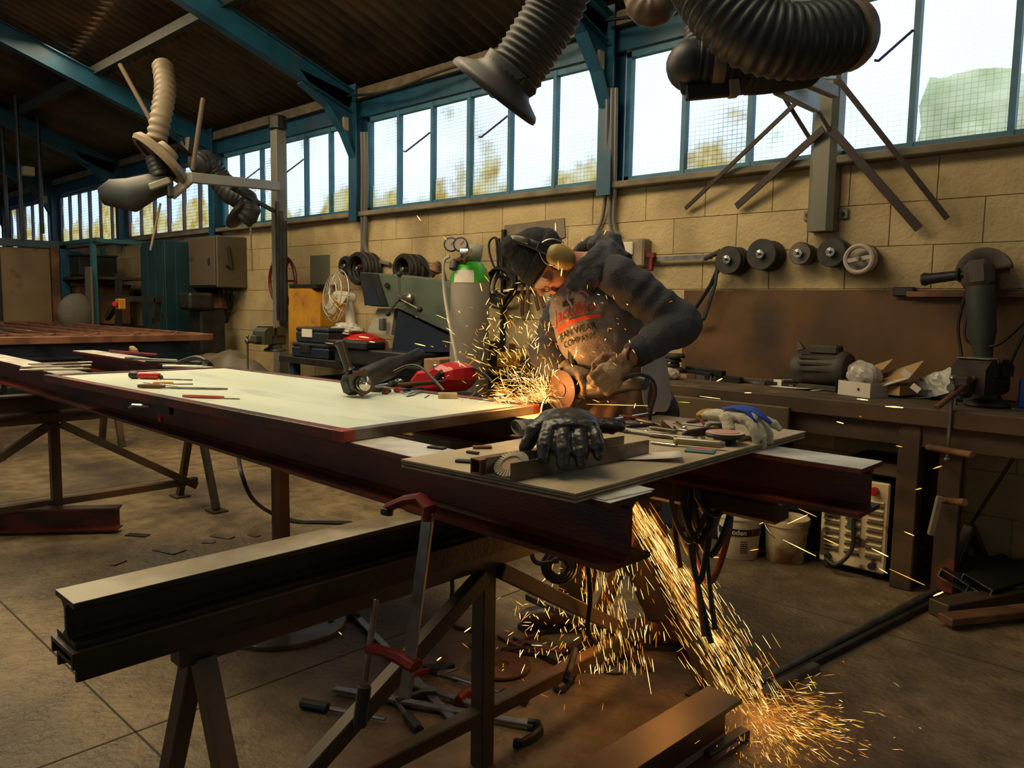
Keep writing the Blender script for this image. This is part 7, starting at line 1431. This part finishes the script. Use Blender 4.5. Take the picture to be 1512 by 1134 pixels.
# strays across the room
mb = MB()
for (x, y, dx, dy, d_, r_) in [(705, 533, 34, 14, 2.9, 1), (722, 508, 24, 10, 2.9, 1), (660, 505, 14, 3, 2.9, 1), (620, 509, 15, 4, 2.8, 1.2), (537, 498, 14, 2, 2.6, 1.2), (486, 507, 12, 1, 2.6, 1.3), (549, 505, 8, 1, 2.6, 1), (496, 444, 9, 4, 2.7, 1.2), (618, 322, 5, 8, 2.7, 1.2), (657, 352, 4, 5, 2.7, 1.3), (893, 343, 3, -7, 2.5, 1.4), (820, 335, 0, 12, 2.6, 1.1), (845, 365, 2, -8, 2.6, 1.3), (824, 392, 0, 14, 2.6, 1.1), (829, 402, -2, 12, 2.6, 1.5), (1062, 561, 8, -4, 2.6, 1.5), (1104, 580, 10, 0, 2.6, 1), (1273, 590, 16, 2, 2.4, 1.5), (1320, 601, 26, 2, 2.3, 1.9), (1240, 624, 10, 3, 2.5, 1.5), (1327, 659, 9, 2, 2.5, 1.1), (1384, 690, 12, -4, 2.4, 1.5), (1356, 722, 9, -2, 2.4, 1.4), (1342, 788, 14, 6, 2.5, 1), (1339, 852, 52, 24, 2.4, 1), (1180, 809, 48, 24, 2.6, 1), (1110, 737, 70, 34, 2.7, .8), (1072, 733, 30, 16, 2.7, 1), (1192, 757, 26, 12, 2.6, 1), (1177, 767, 30, -14, 2.6, .9), (1150, 768, 20, -8, 2.6, 1.2), (1130, 770, 18, -8, 2.6, .9), (1227, 800, 22, 10, 2.5, 1.5), (1299, 816, 24, 12, 2.5, 1.5), (1304, 843, 12, 7, 2.5, 1), (1385, 877, 14, -6, 2.6, 2), (940, 564, 0, 0, 2.7, 1), (880, 592, 10, 4, 2.6, 1), (700, 965, 2, -16, 2.3, 1.3), (690, 930, 9, -7, 2.4, 1.5), (521, 891, 8, -4, 2.5, 1.5), (502, 935, 4, 4, 2.5, 1.3), (648, 973, 6, -5, 2.2, 1.6), (1022, 810, 12, -14, 2.7, 1.5), (1008, 738, 2, -6, 2.6, 2), (1028, 776, 3, -8, 2.6, 1.3), (1057, 823, 8, 0, 2.7, 1.6), (1113, 812, 12, -2, 2.7, 1.2), (1119, 955, 9, 12, 2.4, 1), (1086, 931, 6, 8, 2.4, 1), (1270, 615, 3, 1, 2.5, 1), (1048, 587, 30, 4, 2.7, .7), (1010, 594, 16, 1, 2.7, .8), (911, 598, 90, 2, 2.55, .6), (957, 1000, 8, 50, 2.3, .7)]:
    a, b = at(x-dx/2, y-dy/2, d=d_), at(x+dx/2+.5, y+dy/2, d=d_); chip(mb, (a+b)/2, b-a, max((b-a).length, .008), .0019*r_*d_/2.6, pickm((.5, .4, .1)))
for i in range(90):
    x, y = RS.gauss(770, 45), RS.gauss(500, 50); p = at(x, y, d=2.9+RS.gauss(0, .1)); 
    if p.z < PZ+.02: continue
    a = RS.uniform(0, 6.3); chip(mb, p, RT*math.cos(a)+UP*math.sin(a), RS.uniform(.005, .03), RS.uniform(.0009, .0024), pickm())
for i in range(50):
    x, y = RS.gauss(880, 50), RS.gauss(495, 50); p = at(x, y, d=2.62+RS.gauss(0, .04)); a = RS.uniform(0, 6.3); chip(mb, p, RT*math.cos(a)+UP*math.sin(a), RS.uniform(.005, .018), RS.uniform(.001, .002), pickm())
for i in range(60):
    x, y = RS.gauss(1210, 60), RS.gauss(1075, 35); chip(mb, at(x, y, z=.015), RT+UP*RS.gauss(-.1, .3), RS.uniform(.006, .03), RS.uniform(.0006, .0012), pickm())
tag(mb.build('stray_sparks', S), 'single stray sparks scattered across the workshop air', 'sparks', kind='stuff')
# the light the sparks give
light('spark_glow_cut', 'POINT', src-RT*.08+UP*.05-FW*.10, 5.5, (1, .42, .10), radius=.05)
light('spark_glow_stream', 'POINT', s0.lerp(s1, .35)-FW*.05, 2.6, (1, .40, .09), radius=.07)
light('spark_glow_behind', 'POINT', at(880, 860, d=2.75), 2.6, (1, .38, .09), radius=.07)
light('spark_glow_floor', 'POINT', s1+V((.03, .0, .07)), .9, (1, .42, .10), radius=.05)
